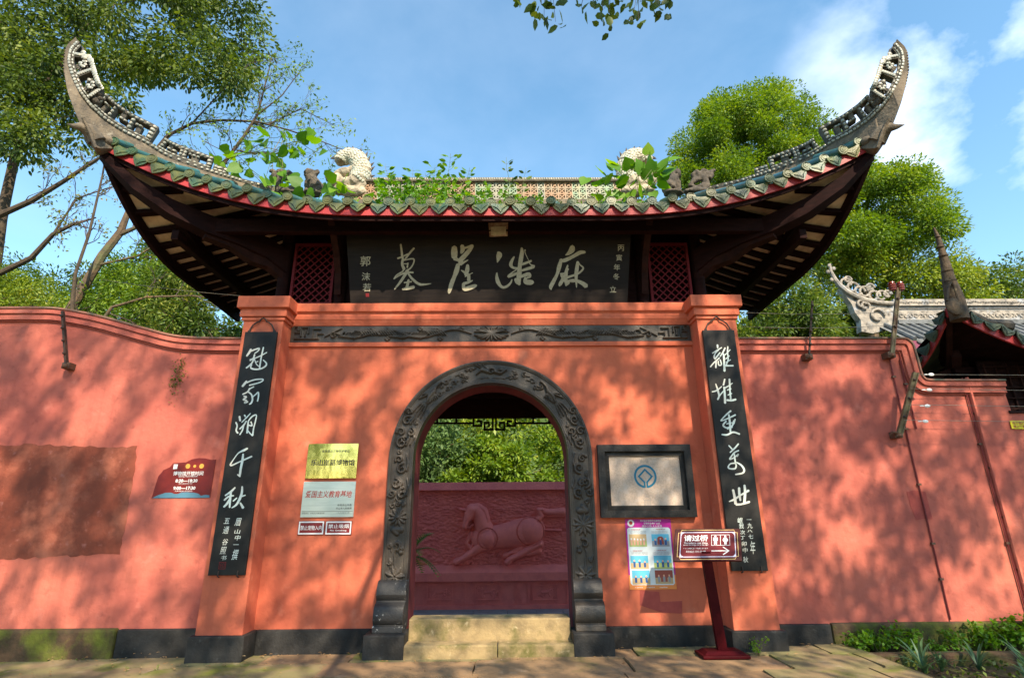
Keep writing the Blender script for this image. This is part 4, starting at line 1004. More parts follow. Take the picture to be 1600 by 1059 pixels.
# ------------------------------------------------------------------ couplet boards
CP = {
 'L': [(370, 535, 9.633, [[(150,205,24),(190,150,34),(215,100,26)],[(215,130,24),(280,105,22),(340,90,22),(320,130,18),(270,165,16)],[(270,180,24),(250,240,24),(200,260,20)],[(200,275,16),(260,245,16),(330,215,16),(400,180,16),(455,150,14)],[(260,250,22),(230,310,24),(190,350,24),(145,385,24)],[(225,330,22),(215,385,26),(290,405,24),(380,390,22),(440,350,24),(445,310,22),(400,265,16)],[(405,75,22),(385,160,22),(365,260,22),(345,390,24)],[(270,250,14),(290,310,16),(320,350,14),(345,360,12)],[(285,300,14),(325,285,14)]]),
  (370, 535, 9.633, [[(85,660,30),(120,620,34),(150,580,28)],[(150,605,22),(220,575,20),(300,555,20),(395,555,20),(380,585,18),(320,610,18),(190,645,20)],[(260,665,18),(180,705,18)],[(200,690,26),(160,745,22),(90,780,20)],[(165,740,20),(220,780,24),(240,850,26),(220,910,26),(190,930,16)],[(110,810,22),(150,820,22),(100,860,22),(150,870,22),(120,910,26),(170,890,20)],[(230,830,20),(290,780,18),(325,750,22),(330,810,22),(315,885,20)]]),
  (350, 640, 9.633, [[(235,100,30),(245,165,30)],[(180,190,24),(200,240,22),(185,310,24),(210,350,28)],[(310,80,24),(325,105,20)],[(400,55,14),(340,120,20),(270,190,16)],[(340,170,20),(300,230,24),(240,290,20)],[(300,230,24),(280,310,22),(240,375,18)],[(370,170,24),(360,260,26),(350,350,28)],[(370,170,18),(430,100,22),(490,80,18),(480,160,20),(450,280,20),(435,385,26)],[(360,310,18),(400,360,18),(435,390,22)],[(410,180,20),(425,240,20),(370,230,18)]]),
  (350, 640, 9.633, [[(355,580,26),(300,610,34),(220,650,18),(150,740,14),(100,820,24),(120,835,22),(220,790,20),(310,750,22),(420,700,24)],[(290,665,26),(280,760,36),(260,850,34),(240,980,34)],[(205,975,20),(245,1000,30)]]),
  (335, 740, 7.067, [[(230,150,16),(190,190,22),(120,240,16)],[(110,290,18),(160,250,20),(215,240,12)],[(185,200,22),(175,280,26),(170,370,18)],[(170,280,20),(140,330,24),(105,365,20)],[(210,300,16),(250,265,14)],[(310,140,18),(305,210,26),(280,280,28),(245,340,22),(195,375,10)],[(345,235,14),(300,250,14)],[(290,320,20),(320,375,30)]])],
 'R': [(1100, 530, 9.633, [[(200,85,26),(205,130,24)],[(125,210,18),(190,170,20),(265,125,16)],[(220,160,18),(170,210,20),(150,270,24),(170,300,20)],[(240,200,20),(200,250,24),(160,300,20)],[(95,415,22),(150,350,20),(230,280,22)],[(180,320,20),(175,430,26)],[(210,330,20),(220,390,20),(260,380,20),(240,310,18)],[(315,130,20),(280,200,22),(240,260,18)],[(290,220,26),(300,330,30),(305,480,34)],[(355,110,18),(350,200,22),(360,300,20),(330,390,20)],[(310,240,14),(390,160,14)],[(320,300,16),(380,250,14)],[(330,350,16),(395,310,14)],[(310,400,26),(370,400,22),(435,400,24)]]),
  (1100, 530, 9.633, [[(175,670,14),(205,760,28),(225,850,26),(205,905,28)],[(120,790,16),(190,770,22),(265,710,16)],[(205,900,24),(240,840,20),(290,780,18)],[(310,600,22),(290,690,26)],[(300,720,30),(310,830,32),(315,960,34)],[(300,740,22),(370,700,20),(425,660,14)],[(380,600,26),(385,700,26),(390,800,24),(400,900,26)],[(345,765,16),(405,745,18)],[(355,840,16),(415,815,18)],[(340,915,30),(410,920,30),(475,905,30)]]),
  (1110, 635, 9.633, [[(305,65,28),(240,120,22),(160,205,18),(180,210,16),(270,175,20),(375,125,26)],[(275,120,26),(290,230,30),(300,380,28)],[(235,220,24),(190,280,26),(240,320,22),(300,300,16)],[(350,210,24),(340,260,26),(300,330,22)],[(370,190,20),(350,260,20)],[(240,260,14),(340,240,14)],[(250,340,14),(330,310,14)],[(170,420,22),(250,425,28),(340,385,26),(435,415,26)]]),
  (1110, 635, 9.633, [[(275,585,18),(325,640,22)],[(420,560,22),(370,620,26),(295,690,20)],[(425,660,22),(360,690,20),(320,740,22),(290,790,24),(350,770,18),(420,715,22),(400,750,16)],[(355,700,22),(365,780,24),(375,850,22)],[(375,850,22),(300,860,20),(265,910,22),(300,935,24),(370,930,26),(385,880,22),(370,850,18)],[(390,840,18),(460,880,26),(505,950,30),(480,1000,26),(375,1020,22)]]),
  (1125, 740, 9.629, [[(195,240,34),(215,330,38),(235,450,44)],[(285,210,34),(290,310,36),(305,400,28)],[(365,170,32),(375,270,38),(365,430,40)],[(135,415,14),(210,385,34),(300,325,26),(430,250,36)],[(240,460,36),(320,455,30),(440,420,34)]])]}
for key, sx in (('L', -1), ('R', 1)):
    xi, xo = sorted((sx*2.793, sx*3.213)); z1, z0 = 3.869, .938
    cpn = Plane3((xi, -.325, z1), (xo, -.325, z1), (xo, -.325, z0), (xi, -.325, z0))
    cbd = MB(); cbd.cbox(xi, xo, -.325, -.293, z0, z1, .006)
    o = cbd.build("couplet_board", M["board2"], None)
    tag(o, ('black couplet board on the left pillar, with a small red seal at its foot' if sx < 0 else 'black couplet board on the right pillar, its foot partly behind the toilet sign'), 'couplet board', 'couplet boards hung on the gate pillars')
    for (x0_, y0_, sc, st) in CP[key]:
        b = MB(); brush(b, cpn, x0_, y0_, sc, st); b.build('character', M['charw'], o)
    b = MB()
    if sx < 0:
        cols = [('眉山中一撰', [(262, 530), (255, 635), (258, 705), (240, 780), (230, 890)], [85, 48, 55, 20, 110]), ('五通谷照书', [(140, 520), (130, 620), (120, 750), (100, 845), (105, 925)], [60, 80, 70, 80, 50])]; ox, oy, sc = 335, 740, 7.067
    else:
        cols = [('一九八七年', [(425, 120), (440, 220), (440, 310), (455, 400), (488, 580)], [20, 90, 40, 70, 210]), ('岷我次丁卯中秋', [(280, 135), (300, 225), (320, 330), (320, 420), (345, 520), (362, 625), (370, 780)], [95, 90, 70, 60, 75, 80, 95])]; ox, oy, sc = 1130, 800, 10.59
    for s_, pp, hh in cols:
        for ch, (zx, zy), h_ in zip(s_, pp, hh):
            u, v = cpn.uv(ox+zx/sc, oy+zy/sc); cpn.text(b, ch, u, v, h=h_/sc/379*.92, w=(58 if sx < 0 else 80)/sc/54, bold=.004, off=.003, shear=.12)
    b.build('small_lettering', M['charw'], o)
    if sx < 0:
        u, v = cpn.uv(347.5, 883); b = MB(); cpn.line(b, [(u-.085, v-.012), (u+.085, v-.012), (u+.085, v+.012), (u-.085, v+.012)], .006, .003, True)
        cpn.text(b, '印', u, v, h=.018, w=.12, bold=.0, off=.003); b.build('seal', M['seal'], o)
    b = MB(); cx = (xi+xo)/2
    hk = [(-.165, 0), (-.15, .04), (-.125, .09), (-.08, .125), (-.045, .14), (-.035, .165), (0, .19), (.035, .165), (.045, .14), (.08, .125), (.125, .09), (.15, .04), (.165, 0)]
    b.tube([(cx+h[0], -.315, z1+.005+h[1]) for h in hk], .010, 6)
    for e in (-.165, .165): b.ell((cx+e, -.315, z1+.01), (.02, .012, .016), 8, 5)
    b.build('hanging_loop', M['blackiron'], o)
    for e in (-.09, .13):
        b = MB(); b.tube([(cx+e, -.332, z0+.05), (cx+e, -.336, z0-.01), (cx+e, -.30, z0-.02)], .008, 6); b.build('bottom_clip', M['blackiron'], o)

# ------------------------------------------------------------------ plaques left of the arch
p = Plane3(at(484, 693, -.02), at(560.5, 692, -.02), at(556, 746.5, -.02), at(477, 747, -.02))
def wallplane(px, d=.02):
    # rectangle on the facade, squared up in x and z
    c = [at(x, y, -d) for x, y in px]; x0 = (c[0][0]+c[3][0])/2; x1 = (c[1][0]+c[2][0])/2; z1 = (c[0][2]+c[1][2])/2; z0 = (c[3][2]+c[2][2])/2
    return Plane3((x0, -d, z1), (x1, -d, z1), (x1, -d, z0), (x0, -d, z0))
p = wallplane([(482, 693), (560.5, 693), (556, 747), (477, 747)], .03)
o = MB()
P = [[p.p(u, v, .012*math.sin(3.14*u)*1) for v in (0, .5, 1)] for u in np.linspace(0, 1, 9)]; o.grid(P)
o.add([p.p(u, v, w) for w in (0, -.02) for u, v in ((0, 0), (1, 0), (1, 1), (0, 1))], [(4, 5, 6, 7), (0, 4, 5, 1), (1, 5, 6, 2), (2, 6, 7, 3), (3, 7, 4, 0)])
o = o.build('museum_plaque', M['brass'], None, smooth=True); tag(o, 'shiny polished brass plaque mirroring trees, topmost left of the arch', 'plaque')
b = MB(); p.text(b, '乐山崖墓博物馆', .52, .55, w=.86, bold=.006, off=.015); p.text(b, '全国重点文物保护单位', .56, .22, w=.55, bold=.0, off=.014); b.build('lettering', M['blacktext'], o)
p = wallplane([(474.5, 752), (556.5, 752), (551.5, 807.5), (469.5, 807.5)], .02)
o = p.slab('education_base_plaque', M['steel'], None, .018); tag(o, 'brushed steel plaque with red engraved characters, in the middle of the stack', 'plaque')
b = MB(); p.text(b, '爱国主义教育基地', .5, .36, w=.88, h=.20, bold=.012, shear=.15); b.build('lettering', M['redtext'], o)
b = MB(); p.text(b, '中共乐山市委', .82, .67, w=.27, bold=.01); p.text(b, '乐山市人民政府', .81, .76, w=.30, bold=.01); p.text(b, '命名单位：中共乐山市委宣传部', .24, .89, w=.42, bold=.0); p.text(b, '一九九五年十二月', .80, .885, w=.24, bold=.0)
p.rect(b, .02, .835, .98, .845, .002); b.build('small_lettering', M['blacktext'], o)
for px, t1, t2, lab in (([(467, 813.5), (507.5, 813.5), (505.5, 835), (464.5, 835)], '禁止宠物入内', None, 'small maroon no pets sign with white border, left one of a pair'), ([(509, 813.5), (550.5, 813.5), (548.5, 835), (507.5, 835)], '禁止吸烟', 'No Smoking', 'small maroon no smoking sign with english line, right one of a pair')):
    p = wallplane(px, .015); o = p.slab('notice_sign', M['signred'], None, .012); tag(o, lab, 'sign', 'small notice signs under the plaques')
    b = MB(); p.line(b, [(.045, .08), (.955, .08), (.955, .92), (.045, .92)], .016, .002, True)
    if t2: p.text(b, t1, .5, .38, w=.78, h=.30, bold=.01); p.text(b, t2, .5, .70, w=.62, h=.16, bold=.01)
    else: p.text(b, t1, .5, .5, w=.82, h=.34, bold=.01)
    b.build('lettering', M['white'], o)

# opening hours panel on the left wall
p = wallplane([(247, 716), (336.5, 716), (329, 777.5), (238.5, 777.5)], .008)
out = [(0, 1), (.02, .75), (.045, .45), (.09, .36), (.11, .30), (.22, .22), (.26, .12), (.48, .10), (.58, .02), (.70, -.01), (.82, 0), (.92, .04), (1.0, .03), (1.0, 1)]
b = MB(); b.prism([p.p(u, v) for u, v in out], -p.n*.008); o = b.build('opening_hours_panel', M['hours'], None); tag(o, 'torn edged maroon opening hours panel with blue wave foot on the left wall', 'sign')
b = MB(); wv = [(0.01, 1), (.10, .93), (.22, .87), (.32, .865), (.38, .90), (.44, .90), (.50, .86), (.60, .855), (.72, .87), (.80, .90), (.84, .95), (.92, .925), (.99, .94), (.995, 1)]
p.poly(b, wv, .002); b.build('blue_wave', M['blueteal'], o)
b = MB(); p.text(b, '博物馆开馆时间', .56, .385, w=.52, h=.11, bold=.012); p.text(b, 'Opening Time of Museum', .56, .465, w=.33, bold=.01); p.text(b, '8:30—18:30', .55, .57, w=.38, h=.085, bold=.03); p.text(b, '（夏季开馆时间 4月-10月）', .54, .645, w=.24, bold=.0)
p.text(b, '9:00—17:30', .535, .755, w=.38, h=.085, bold=.03); p.text(b, '（冬季开馆时间 11月-次年3月）', .53, .83, w=.30, bold=0)
p.rect(b, .28, .15, .35, .27, .002); b.build('lettering', M['white'], o)
b = MB()
for u in (.53, .65, .77): b.lathe(p.p(u, .20, .003), [(.0, 0), (.030 if u != .65 else .018, 0), (.030 if u != .65 else .018, .001)], 10, 'y')
b.build('emblem', M['mustard'], o)

# ------------------------------------------------------------------ framed stone emblem slab
x0, x1, z1, z0 = 1.362, 2.548, 2.414, 1.528
o = thing('stone_emblem_frame', 'pale granite slab with a blue ring emblem in a heavy black frame', 'plaque', (0, 0, 0))
b = MB(); fw = .125
def frame(b, x0, x1, z0, z1, w, y0, y1, y2):
    # bevelled frame, outer edge at y0, ridge y1, inner y2
    O = [(x0, z0), (x1, z0), (x1, z1), (x0, z1)]; I = [(x0+w, z0+w), (x1-w, z0+w), (x1-w, z1-w), (x0+w, z1-w)]
    for i in range(4):
        a, c = O[i], O[(i+1) % 4]; d, e = I[(i+1) % 4], I[i]
        b.add([(a[0], 0, a[1]), (c[0], 0, c[1]), (c[0], y0, c[1]), (a[0], y0, a[1]), (d[0], y1, d[1]), (e[0], y1, e[1]), (d[0], y2, d[1]), (e[0], y2, e[1])], [(0, 1, 2, 3), (3, 2, 4, 5), (5, 4, 6, 7)])
frame(b, x0, x1, z0, z1, .085, -.075, -.08, -.03); b.build('outer_frame', M['plinth'], o)
b = MB(); frame(b, x0+.086, x1-.086, z0+.086, z1-.086, .055, -.03, -.045, -.02); b.build('inner_frame', M['plinth'], o)
sp_ = Plane3((x0+.135, -.022, z1-.135), (x1-.135, -.022, z1-.135), (x1-.135, -.022, z0+.135), (x0+.135, -.022, z0+.135))
sp_.slab('slab', M['stoneslab'], o, .02)
b = MB(); asp = sp_.w/sp_.h
def C2(r, a): return (.5+r*math.cos(a)/asp, .42-r*math.sin(a))
ring = [C2(.215, rad(-90+10+340*i/40)) for i in range(41)]
for i in range(40):
    a, c = rad(-80+340*i/40), rad(-80+340*(i+1)/40); b.quad(sp_.p(*C2(.19, a), .003), sp_.p(*C2(.232, a), .003), sp_.p(*C2(.232, c), .003), sp_.p(*C2(.19, c), .003))
def q_(x, y): return (.5+x/asp, .42-y)
sp_.line(b, [q_(-.028, -.205), q_(-.028, -.115), q_(-.135, 0), q_(0, .135), q_(.135, 0), q_(.028, -.115), q_(.028, -.205)], .034*sp_.h*1.0, .0035)
b.build('ring_emblem', M['teal'], o)
b = MB()
for ch, a, r_ in (('世', 128, .30), ('界', 102, .31), ('遗', 78, .31), ('产', 52, .30)): sp_.text(b, ch, *C2(r_, rad(a)), h=.055, bold=0, rot=rad(a-90))
for i, ch in enumerate('WORLD HERITAGE PATRIMOINE MONDIAL'):
    a = 180+180*i/32+0; sp_.text(b, ch, *C2(.285, rad(a)), h=.022, bold=0, rot=rad(a+90)) if ch != ' ' else None
sp_.line(b, [q_(-.075, -.46), q_(.075, -.46), q_(.075, -.44), q_(0, -.39), q_(-.075, -.44)], .006, .003, True)
for k in range(5): sp_.line(b, [q_(-.06+.03*k, -.47), q_(-.06+.03*k, -.56)], .008, .003)
sp_.line(b, [q_(-.08, -.575), q_(.08, -.575)], .010, .003); sp_.line(b, [q_(-.10, -.62), q_(.10, -.62)], .005, .003)
b.build('faint_engraving', M['palestone'], o)

# ------------------------------------------------------------------ poster
p = wallplane([(976.5, 810.5), (1048, 810.5), (1057, 919.5), (984, 921)], .006)
o = p.slab('poster', M['magenta'], None, .004); tag(o, 'laminated magenta and orange notice with six small cartoon pictures under the stone slab', 'poster')
b = MB(); p.rect(b, 0, .80, 1, 1, .001); b.build('orange_foot', M['orangep'], o)
b = MB(); c_ = .035
p.poly(b, [(.03+c_, .125), (.97-c_, .125), (.97, .125+c_*.7), (.97, .94-c_*.7), (.97-c_, .94), (.03+c_, .94), (.03, .94-c_*.7), (.03, .125+c_*.7)][::-1], .002); b.build('paper_panel', M['paper'], o)
b = MB(); p.text(b, '四川省文物保护巡查检查', .56, .025, w=.46, bold=.01, off=.003); p.text(b, '文物安全责任公示', .58, .065, w=.36, h=.030, bold=.01, off=.003); p.text(b, '保护文物 人人有责', .58, .105, w=.44, bold=.0, off=.003)
b.lathe(p.p(.12, .06, .003), [(0, 0), (.042, 0), (.042, .001)], 14, 'y')
for u in (.2, .45, .72): p.text(b, '乐山崖墓博物馆宣', u, .972, w=.17, bold=.01, off=.003)
b.build('white_print', M['white'], o)
b = MB(); b.lathe(p.p(.12, .055, .0045), [(0, 0), (.022, 0), (.022, .001)], 10, 'y')
for u, v in ((.2, .155), (.74, .15), (.2, .46), (.72, .455)): p.text(b, '一、文物保护单位责任', u, v, w=.28, bold=.01, off=.0035)
b.build('red_print', M['redtext'], o)
b = MB()
for u0 in (.08, .55):
    for v0 in (.175, .19, .205, .48, .495, .51): p.text(b, '文物保护法规定任何单位个人都有依法保护', u0+.18, v0, w=.36, bold=-.002, off=.0035)
b.build('grey_print', M['greytext'], o)
pics = [((.06, .22), (.44, .40), 'tanp', 'grassp', 'peach'), ((.55, .22), (.93, .40), 'skyp', 'greytext', 'navyp'), ((.06, .53), (.44, .715), 'skyp', 'tanp', 'navyp'), ((.56, .53), (.94, .715), 'skyp', 'grassp', 'navyp'), ((.07, .735), (.45, .93), 'skyp', 'tanp', 'navyp'), ((.56, .735), (.94, .925), 'brickp', 'tanp', 'greytext')]
for i, ((u0, v0), (u1, v1), top_, bot_, fig) in enumerate(pics):
    pc = thing('picture', None, None); pc.parent = o
    vm = v0+(v1-v0)*.55
    b = MB(); p.rect(b, u0, v0, u1, vm, .003); b.build('upper_ground', M[top_], pc)
    b = MB(); p.rect(b, u0, vm, u1, v1, .003); b.build('lower_ground', M[bot_], pc)
    b = MB(); rr = random.Random(i); cap_ = MB()
    for k in range(3 if i else 5):
        u = u0+(u1-u0)*((k+.7)/(3.4 if i else 5.6)); h = (v1-v0)*rr.uniform(.5, .62); vb = v1-(v1-v0)*.12; w = .022
        p.poly(b, [(u-w, vb), (u-w*1.1, vb-h*.7), (u+w*1.1, vb-h*.7), (u+w, vb)][::-1], .004); 
        p.poly(cap_, [(u+.018*math.cos(a), vb-h*.82+.016*math.sin(a)) for a in np.linspace(0, 6.28, 9)[:-1]], .0045)
    b.build('figures', M[fig], pc); cap_.build('heads', M['peach'] if i else M['white'], pc)
    if i in (1, 5):
        b = MB(); p.poly(b, [(u0+.12, v1-.03), (u0+.12, v0+.06), (u0+.16, v0+.035), (u0+.22, v0+.035), (u0+.26, v0+.06), (u0+.26, v1-.03)], .0037); b.build('arch_drawing', M['brickp'], pc)

# ------------------------------------------------------------------ toilet sign stand
o = thing('sign_stand', 'dark red lacquered stand sign pointing right to the toilets, before the right pillar', 'sign stand', (0, 0, 0))
TL, TR = at(1055.4, 825.8, -.50), at(1156.5, 825.8, -.50); BL, BR = at(1052, 875.5, -.66), at(1159.6, 876, -.66)
TL[2] = TR[2] = (TL[2]+TR[2])/2; BL[2] = BR[2] = (BL[2]+BR[2])/2
p = Plane3(TL, TR, BR, BL); p.slab('sign_panel', M['signdark'], o, .028)
b = MB(); ins = [(.055, .10), (.075, .10), (.075, .05), (.925, .05), (.925, .10), (.945, .10), (.945, .90), (.925, .90), (.925, .95), (.075, .95), (.075, .90), (.055, .90)]
p.line(b, [(.10, .045), (.90, .045)], .005, .003); p.line(b, [(.10, .955), (.90, .955)], .005, .003); p.line(b, [(.05, .13), (.05, .87)], .005, .003); p.line(b, [(.95, .13), (.95, .87)], .005, .003)
for a, c in (((.05, .13), (.08, .13)), ((.08, .13), (.10, .045)), ((.95, .13), (.92, .13)), ((.92, .13), (.90, .045)), ((.05, .87), (.08, .87)), ((.08, .87), (.10, .955)), ((.95, .87), (.92, .87)), ((.92, .87), (.90, .955))): p.line(b, [a, c], .004, .0035)
b.build('gold_border', M['gold'], o)
b = MB(); p.rect(b, .075, .09, .925, .91, .002); b.build('sign_face', M['signface'], o)
b = MB(); p.line(b, [(.09, .12), (.91, .12), (.91, .88), (.09, .88)], .007, .003, True)
for u, v, a, c in ((.09, .12, 1, 1), (.91, .12, -1, 1), (.09, .88, 1, -1), (.91, .88, -1, -1)): p.poly(b, [(u, v), (u+.06*a, v), (u+.02*a, v+.04*c), (u, v+.13*c)][::(1 if a*c > 0 else -1)], .0042)
b.build('silver_border', M['pale'], o)
b = MB(); p.text(b, '请过桥', .32, .30, w=.36, h=.20, bold=.02, off=.003); p.text(b, 'The toilet is over there,', .32, .455, w=.36, bold=.01, off=.003); p.text(b, 'across the bridge and to the right', .32, .515, w=.37, bold=.006, off=.003)
p.text(b, 'トイレは橋を渡って右側にあります', .32, .62, w=.36, bold=.0, off=.003); p.text(b, '화장실은 다리 건너편', .32, .72, w=.29, bold=.0, off=.003)
p.line(b, [(.56, .70), (.80, .70)], .009, .003); p.line(b, [(.73, .59), (.81, .70), (.73, .81)], .010, .0035)
p.line(b, [(.555, .20), (.83, .20), (.83, .53), (.555, .53)], .004, .003, True); p.line(b, [(.69, .21), (.69, .52)], .005, .003)
for cu_, w in ((.615, 0), (.765, 1)):
    p.poly(b, [(cu_+.016*math.cos(a), .245+.028*math.sin(a)) for a in np.linspace(0, 6.28, 11)[:-1]], .003)
    if w == 0: p.poly(b, [(cu_-.035, .285), (cu_+.035, .285), (cu_+.035, .385), (cu_+.022, .385), (cu_+.022, .50), (cu_+.004, .50), (cu_+.004, .40), (cu_-.004, .40), (cu_-.004, .50), (cu_-.022, .50), (cu_-.022, .385), (cu_-.035, .385)][::-1], .0032)
    else: p.poly(b, [(cu_-.02, .285), (cu_+.02, .285), (cu_+.042, .36), (cu_+.030, .41), (cu_+.018, .42), (cu_+.018, .50), (cu_-.018, .50), (cu_-.018, .42), (cu_-.030, .41), (cu_-.042, .36)][::-1], .0032)
b.build('white_print', M['white'], o)
bs = atz(1118, 1018, GZ(2.45)); bx, by = bs[0], -.50; gz = GZ(bx)
b = MB(); tp = p.p(.5, .97, -.04); b.add([], []); w = .050
b.sweep([(bx+.012, by, gz+.05), ((bx+.012+tp[0])/2, (by+tp[1]+.02)/2, (gz+tp[2]+.15)/2), (tp[0], tp[1]+.02, tp[2]+.10)], lambda i: [(-w, -.03, 0), (w, -.03, 0), (w, .03, 0), (-w, .03, 0)], 0); b.build('post', M['signdark'], o)
b = MB(); b.cbox(bx-.25, bx+.25, by-.16, by+.13, gz+.004, gz+.035, .008)
b.add([(bx-.22, by-.13, gz+.036), (bx+.22, by-.13, gz+.036), (bx+.22, by+.11, gz+.036), (bx-.22, by+.11, gz+.036), (bx-.18, by-.09, gz+.065), (bx+.18, by-.09, gz+.065), (bx+.18, by+.08, gz+.065), (bx-.18, by+.08, gz+.065)], [(4, 5, 6, 7), (0, 1, 5, 4), (1, 2, 6, 5), (2, 3, 7, 6), (3, 0, 4, 7)])
b.build('base_plate', M['signdark'], o)

# ------------------------------------------------------------------ boundary walls
def wall_poly(name, prof, y0, y1, m, lab):
    o = thing(name, lab, 'wall'); b = MB(); b.prism([(x, y0, z) for x, z in prof], (0, y1-y0, 0)); b.build('wall_face', m, o); return o
def coping(o, path, m, s=1):
    # path (x, z) along the top edge, mouldings stay below it (normal pointing into the wall)
    P = np.array(path, float); T = np.gradient(P, axis=0); T /= np.linalg.norm(T, axis=1)[:, None]; Nn = np.stack([T[:, 1], -T[:, 0]], 1)*s
    for (a, c, d, nm, mm_) in ((-.012, .012, .085, 'coping_edge', M['capgrey']), (.010, .080, .070, 'coping_band', m), (.085, .165, .048, 'moulding', m), (.172, .185, .024, 'fillet', m)):
        b = MB()
        b.sweep([(0, 0, 0)]*len(P), lambda i: [(P[i, 0]+Nn[i, 0]*a, -d, P[i, 1]+Nn[i, 1]*a), (P[i, 0]+Nn[i, 0]*c, -d-.004, P[i, 1]+Nn[i, 1]*c), (P[i, 0]+Nn[i, 0]*c, .3 if a < 0 else .02, P[i, 1]+Nn[i, 1]*c), (P[i, 0]+Nn[i, 0]*a, .3 if a < 0 else .02, P[i, 1]+Nn[i, 1]*a)], 0)
        b.build(nm, mm_, o, smooth=True)
def cr(pts, n=8):
    P = np.array(pts, float); out = []
    for i in range(len(P)-1):
        p0, p1, p2, p3 = P[max(i-1, 0)], P[i], P[i+1], P[min(i+2, len(P)-1)]
        for j in range(n): t = j/n; out.append(.5*((2*p1)+(-p0+p2)*t+(2*p0-5*p1+4*p2-p3)*t*t+(-p0+3*p1-3*p2+p3)*t**3))
    out.append(P[-1]); return np.array(out)
top = cr([(-9.5, 4.33), (-8, 4.32), (-6.9, 4.315), (-6.3, 4.315), (-5.92, 4.30), (-5.37, 4.195), (-4.72, 4.015), (-4.26, 3.90), (-3.8, 3.868), (-3.27, 3.862)], 6)
lw = wall_poly('boundary_wall', [(-9.5, 0), *[(float(x), float(z)-.005) for x, z in top], (-3.27, 0)], 0, .28, M['paint_side'], 'pink red boundary wall with a wavy coping, left of the gate')
coping(lw, top, M['paint_side'])
b = MB(); rr = random.Random(9)
# old darker plaster panel on the left wall
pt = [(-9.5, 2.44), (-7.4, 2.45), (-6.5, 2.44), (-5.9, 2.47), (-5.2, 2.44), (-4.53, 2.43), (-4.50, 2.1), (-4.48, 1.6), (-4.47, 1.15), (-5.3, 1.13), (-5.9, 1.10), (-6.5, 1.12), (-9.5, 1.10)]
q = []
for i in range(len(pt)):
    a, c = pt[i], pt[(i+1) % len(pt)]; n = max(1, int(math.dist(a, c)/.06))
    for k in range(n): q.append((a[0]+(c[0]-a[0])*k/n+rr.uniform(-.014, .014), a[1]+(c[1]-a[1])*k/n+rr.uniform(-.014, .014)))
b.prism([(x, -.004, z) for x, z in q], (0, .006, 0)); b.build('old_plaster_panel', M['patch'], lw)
b = MB(); b.cbox(-9.5, -4.30, -.075, .05, -.05, .355, .03); b.build('mossy_plinth', M['mossstone'], lw)
b = MB(); b.cbox(-4.285, -3.3, -.055, .05, -.05, .345, .012); b.build('black_plinth', M['plinth'], lw)
top = np.array([(3.27, 3.838), (4.2, 3.836), (5.2, 3.832), (5.62, 3.83), (5.70, 3.81), (5.745, 3.75), (5.755, 3.65), (5.76, 3.50), (5.765, 3.34), (5.79, 3.27), (5.86, 3.245), (6.2, 3.24), (6.87, 3.235)])
rw = wall_poly('boundary_wall', [(3.27, 0), *[(float(x), float(z)-.004) for x, z in top], (6.90, 2.82), (8.6, 2.82), (8.6, 0)], 0, .28, M['paint_side'], 'pink red boundary wall stepping down at its coping, right of the gate')
coping(rw, cr(top[:5], 4), M['paint_side']); coping(rw, cr(top[4:], 4), M['paint_side'])
b = MB(); b.cbox(3.3, 3.98, -.05, .05, -.05, .33, .012); b.build('black_plinth', M['plinth'], rw)
b = MB(); b.cbox(3.99, 8.6, -.06, .05, -.1, .34, .03); b.build('mossy_plinth', M['mossstone'], rw)
b = MB(); b.cbox(4.0, 8.6, -.42, -.30, -.1, .10, .02); b.build('bed_kerb', M['mossstone'], rw)
for px, py, pw, ph in ((1436, 790, 34, 50),):
    a = at(px, py, 0); b = MB(); b.prism([(a[0]+x, -.003, a[2]+z) for x, z in ((-.12, .17), (-.02, .19), (.12, .17), (.125, 0), (.13, -.16), (.02, -.15), (-.08, -.17), (-.11, .0))], (0, .005, 0)); b.build('touch_up_patch', M['patch2'], rw)
for q in ([(1000, 922), (1030, 924), (1032, 940), (1066, 938), (1066, 958), (1036, 957), (1000, 945)],):
    b = MB(); b.prism([at(x, y, -.003) for x, y in q], (0, .005, 0)); b.build('touch_up_patch', M['patch2'], gate)
# cables and pipes down the right wall
def pipe(pts, r, lab, m, clips=()):
    o = thing('conduit', lab, 'conduit'); b = MB(); b.tube(pts, r, 6); b.build('pipe', m, o)
    for z in clips:
        x = np.interp(z, [pts[-1][2], pts[0][2]], [pts[-1][0], pts[0][0]]); b = MB(); b.box(x-.022, x+.022, -.032, .0, z-.012, z+.012); b.build('clip', M['iron'], o)
pipe([(5.42, -.02, 3.62), (5.42, -.015, 2.4), (5.43, -.015, .36)], .010, 'thin maroon cable running down the right wall from the insulator post', M['cable'], (3.3, 2.6, 1.9, 1.2, .8))
pipe([(5.56, -.02, 3.55), (5.56, -.02, 2.6)], .010, 'short maroon cable ending behind the slanted steel bracket', M['cable'], (3.2,))
xa = at(1515, 620, 0)[0]
pipe([(xa, -.035, 3.28), (xa+.01, -.03, .3)], .022, 'thick red painted pipe down the far right wall', M['paint_side'], (2.8, 2.1, 1.5, .9))
pipe([(xa-.05, -.02, 3.28), (xa-.04, -.02, .3)], .009, 'thin dark cable beside the thick red pipe', M['cable'], (2.4, 1.2))

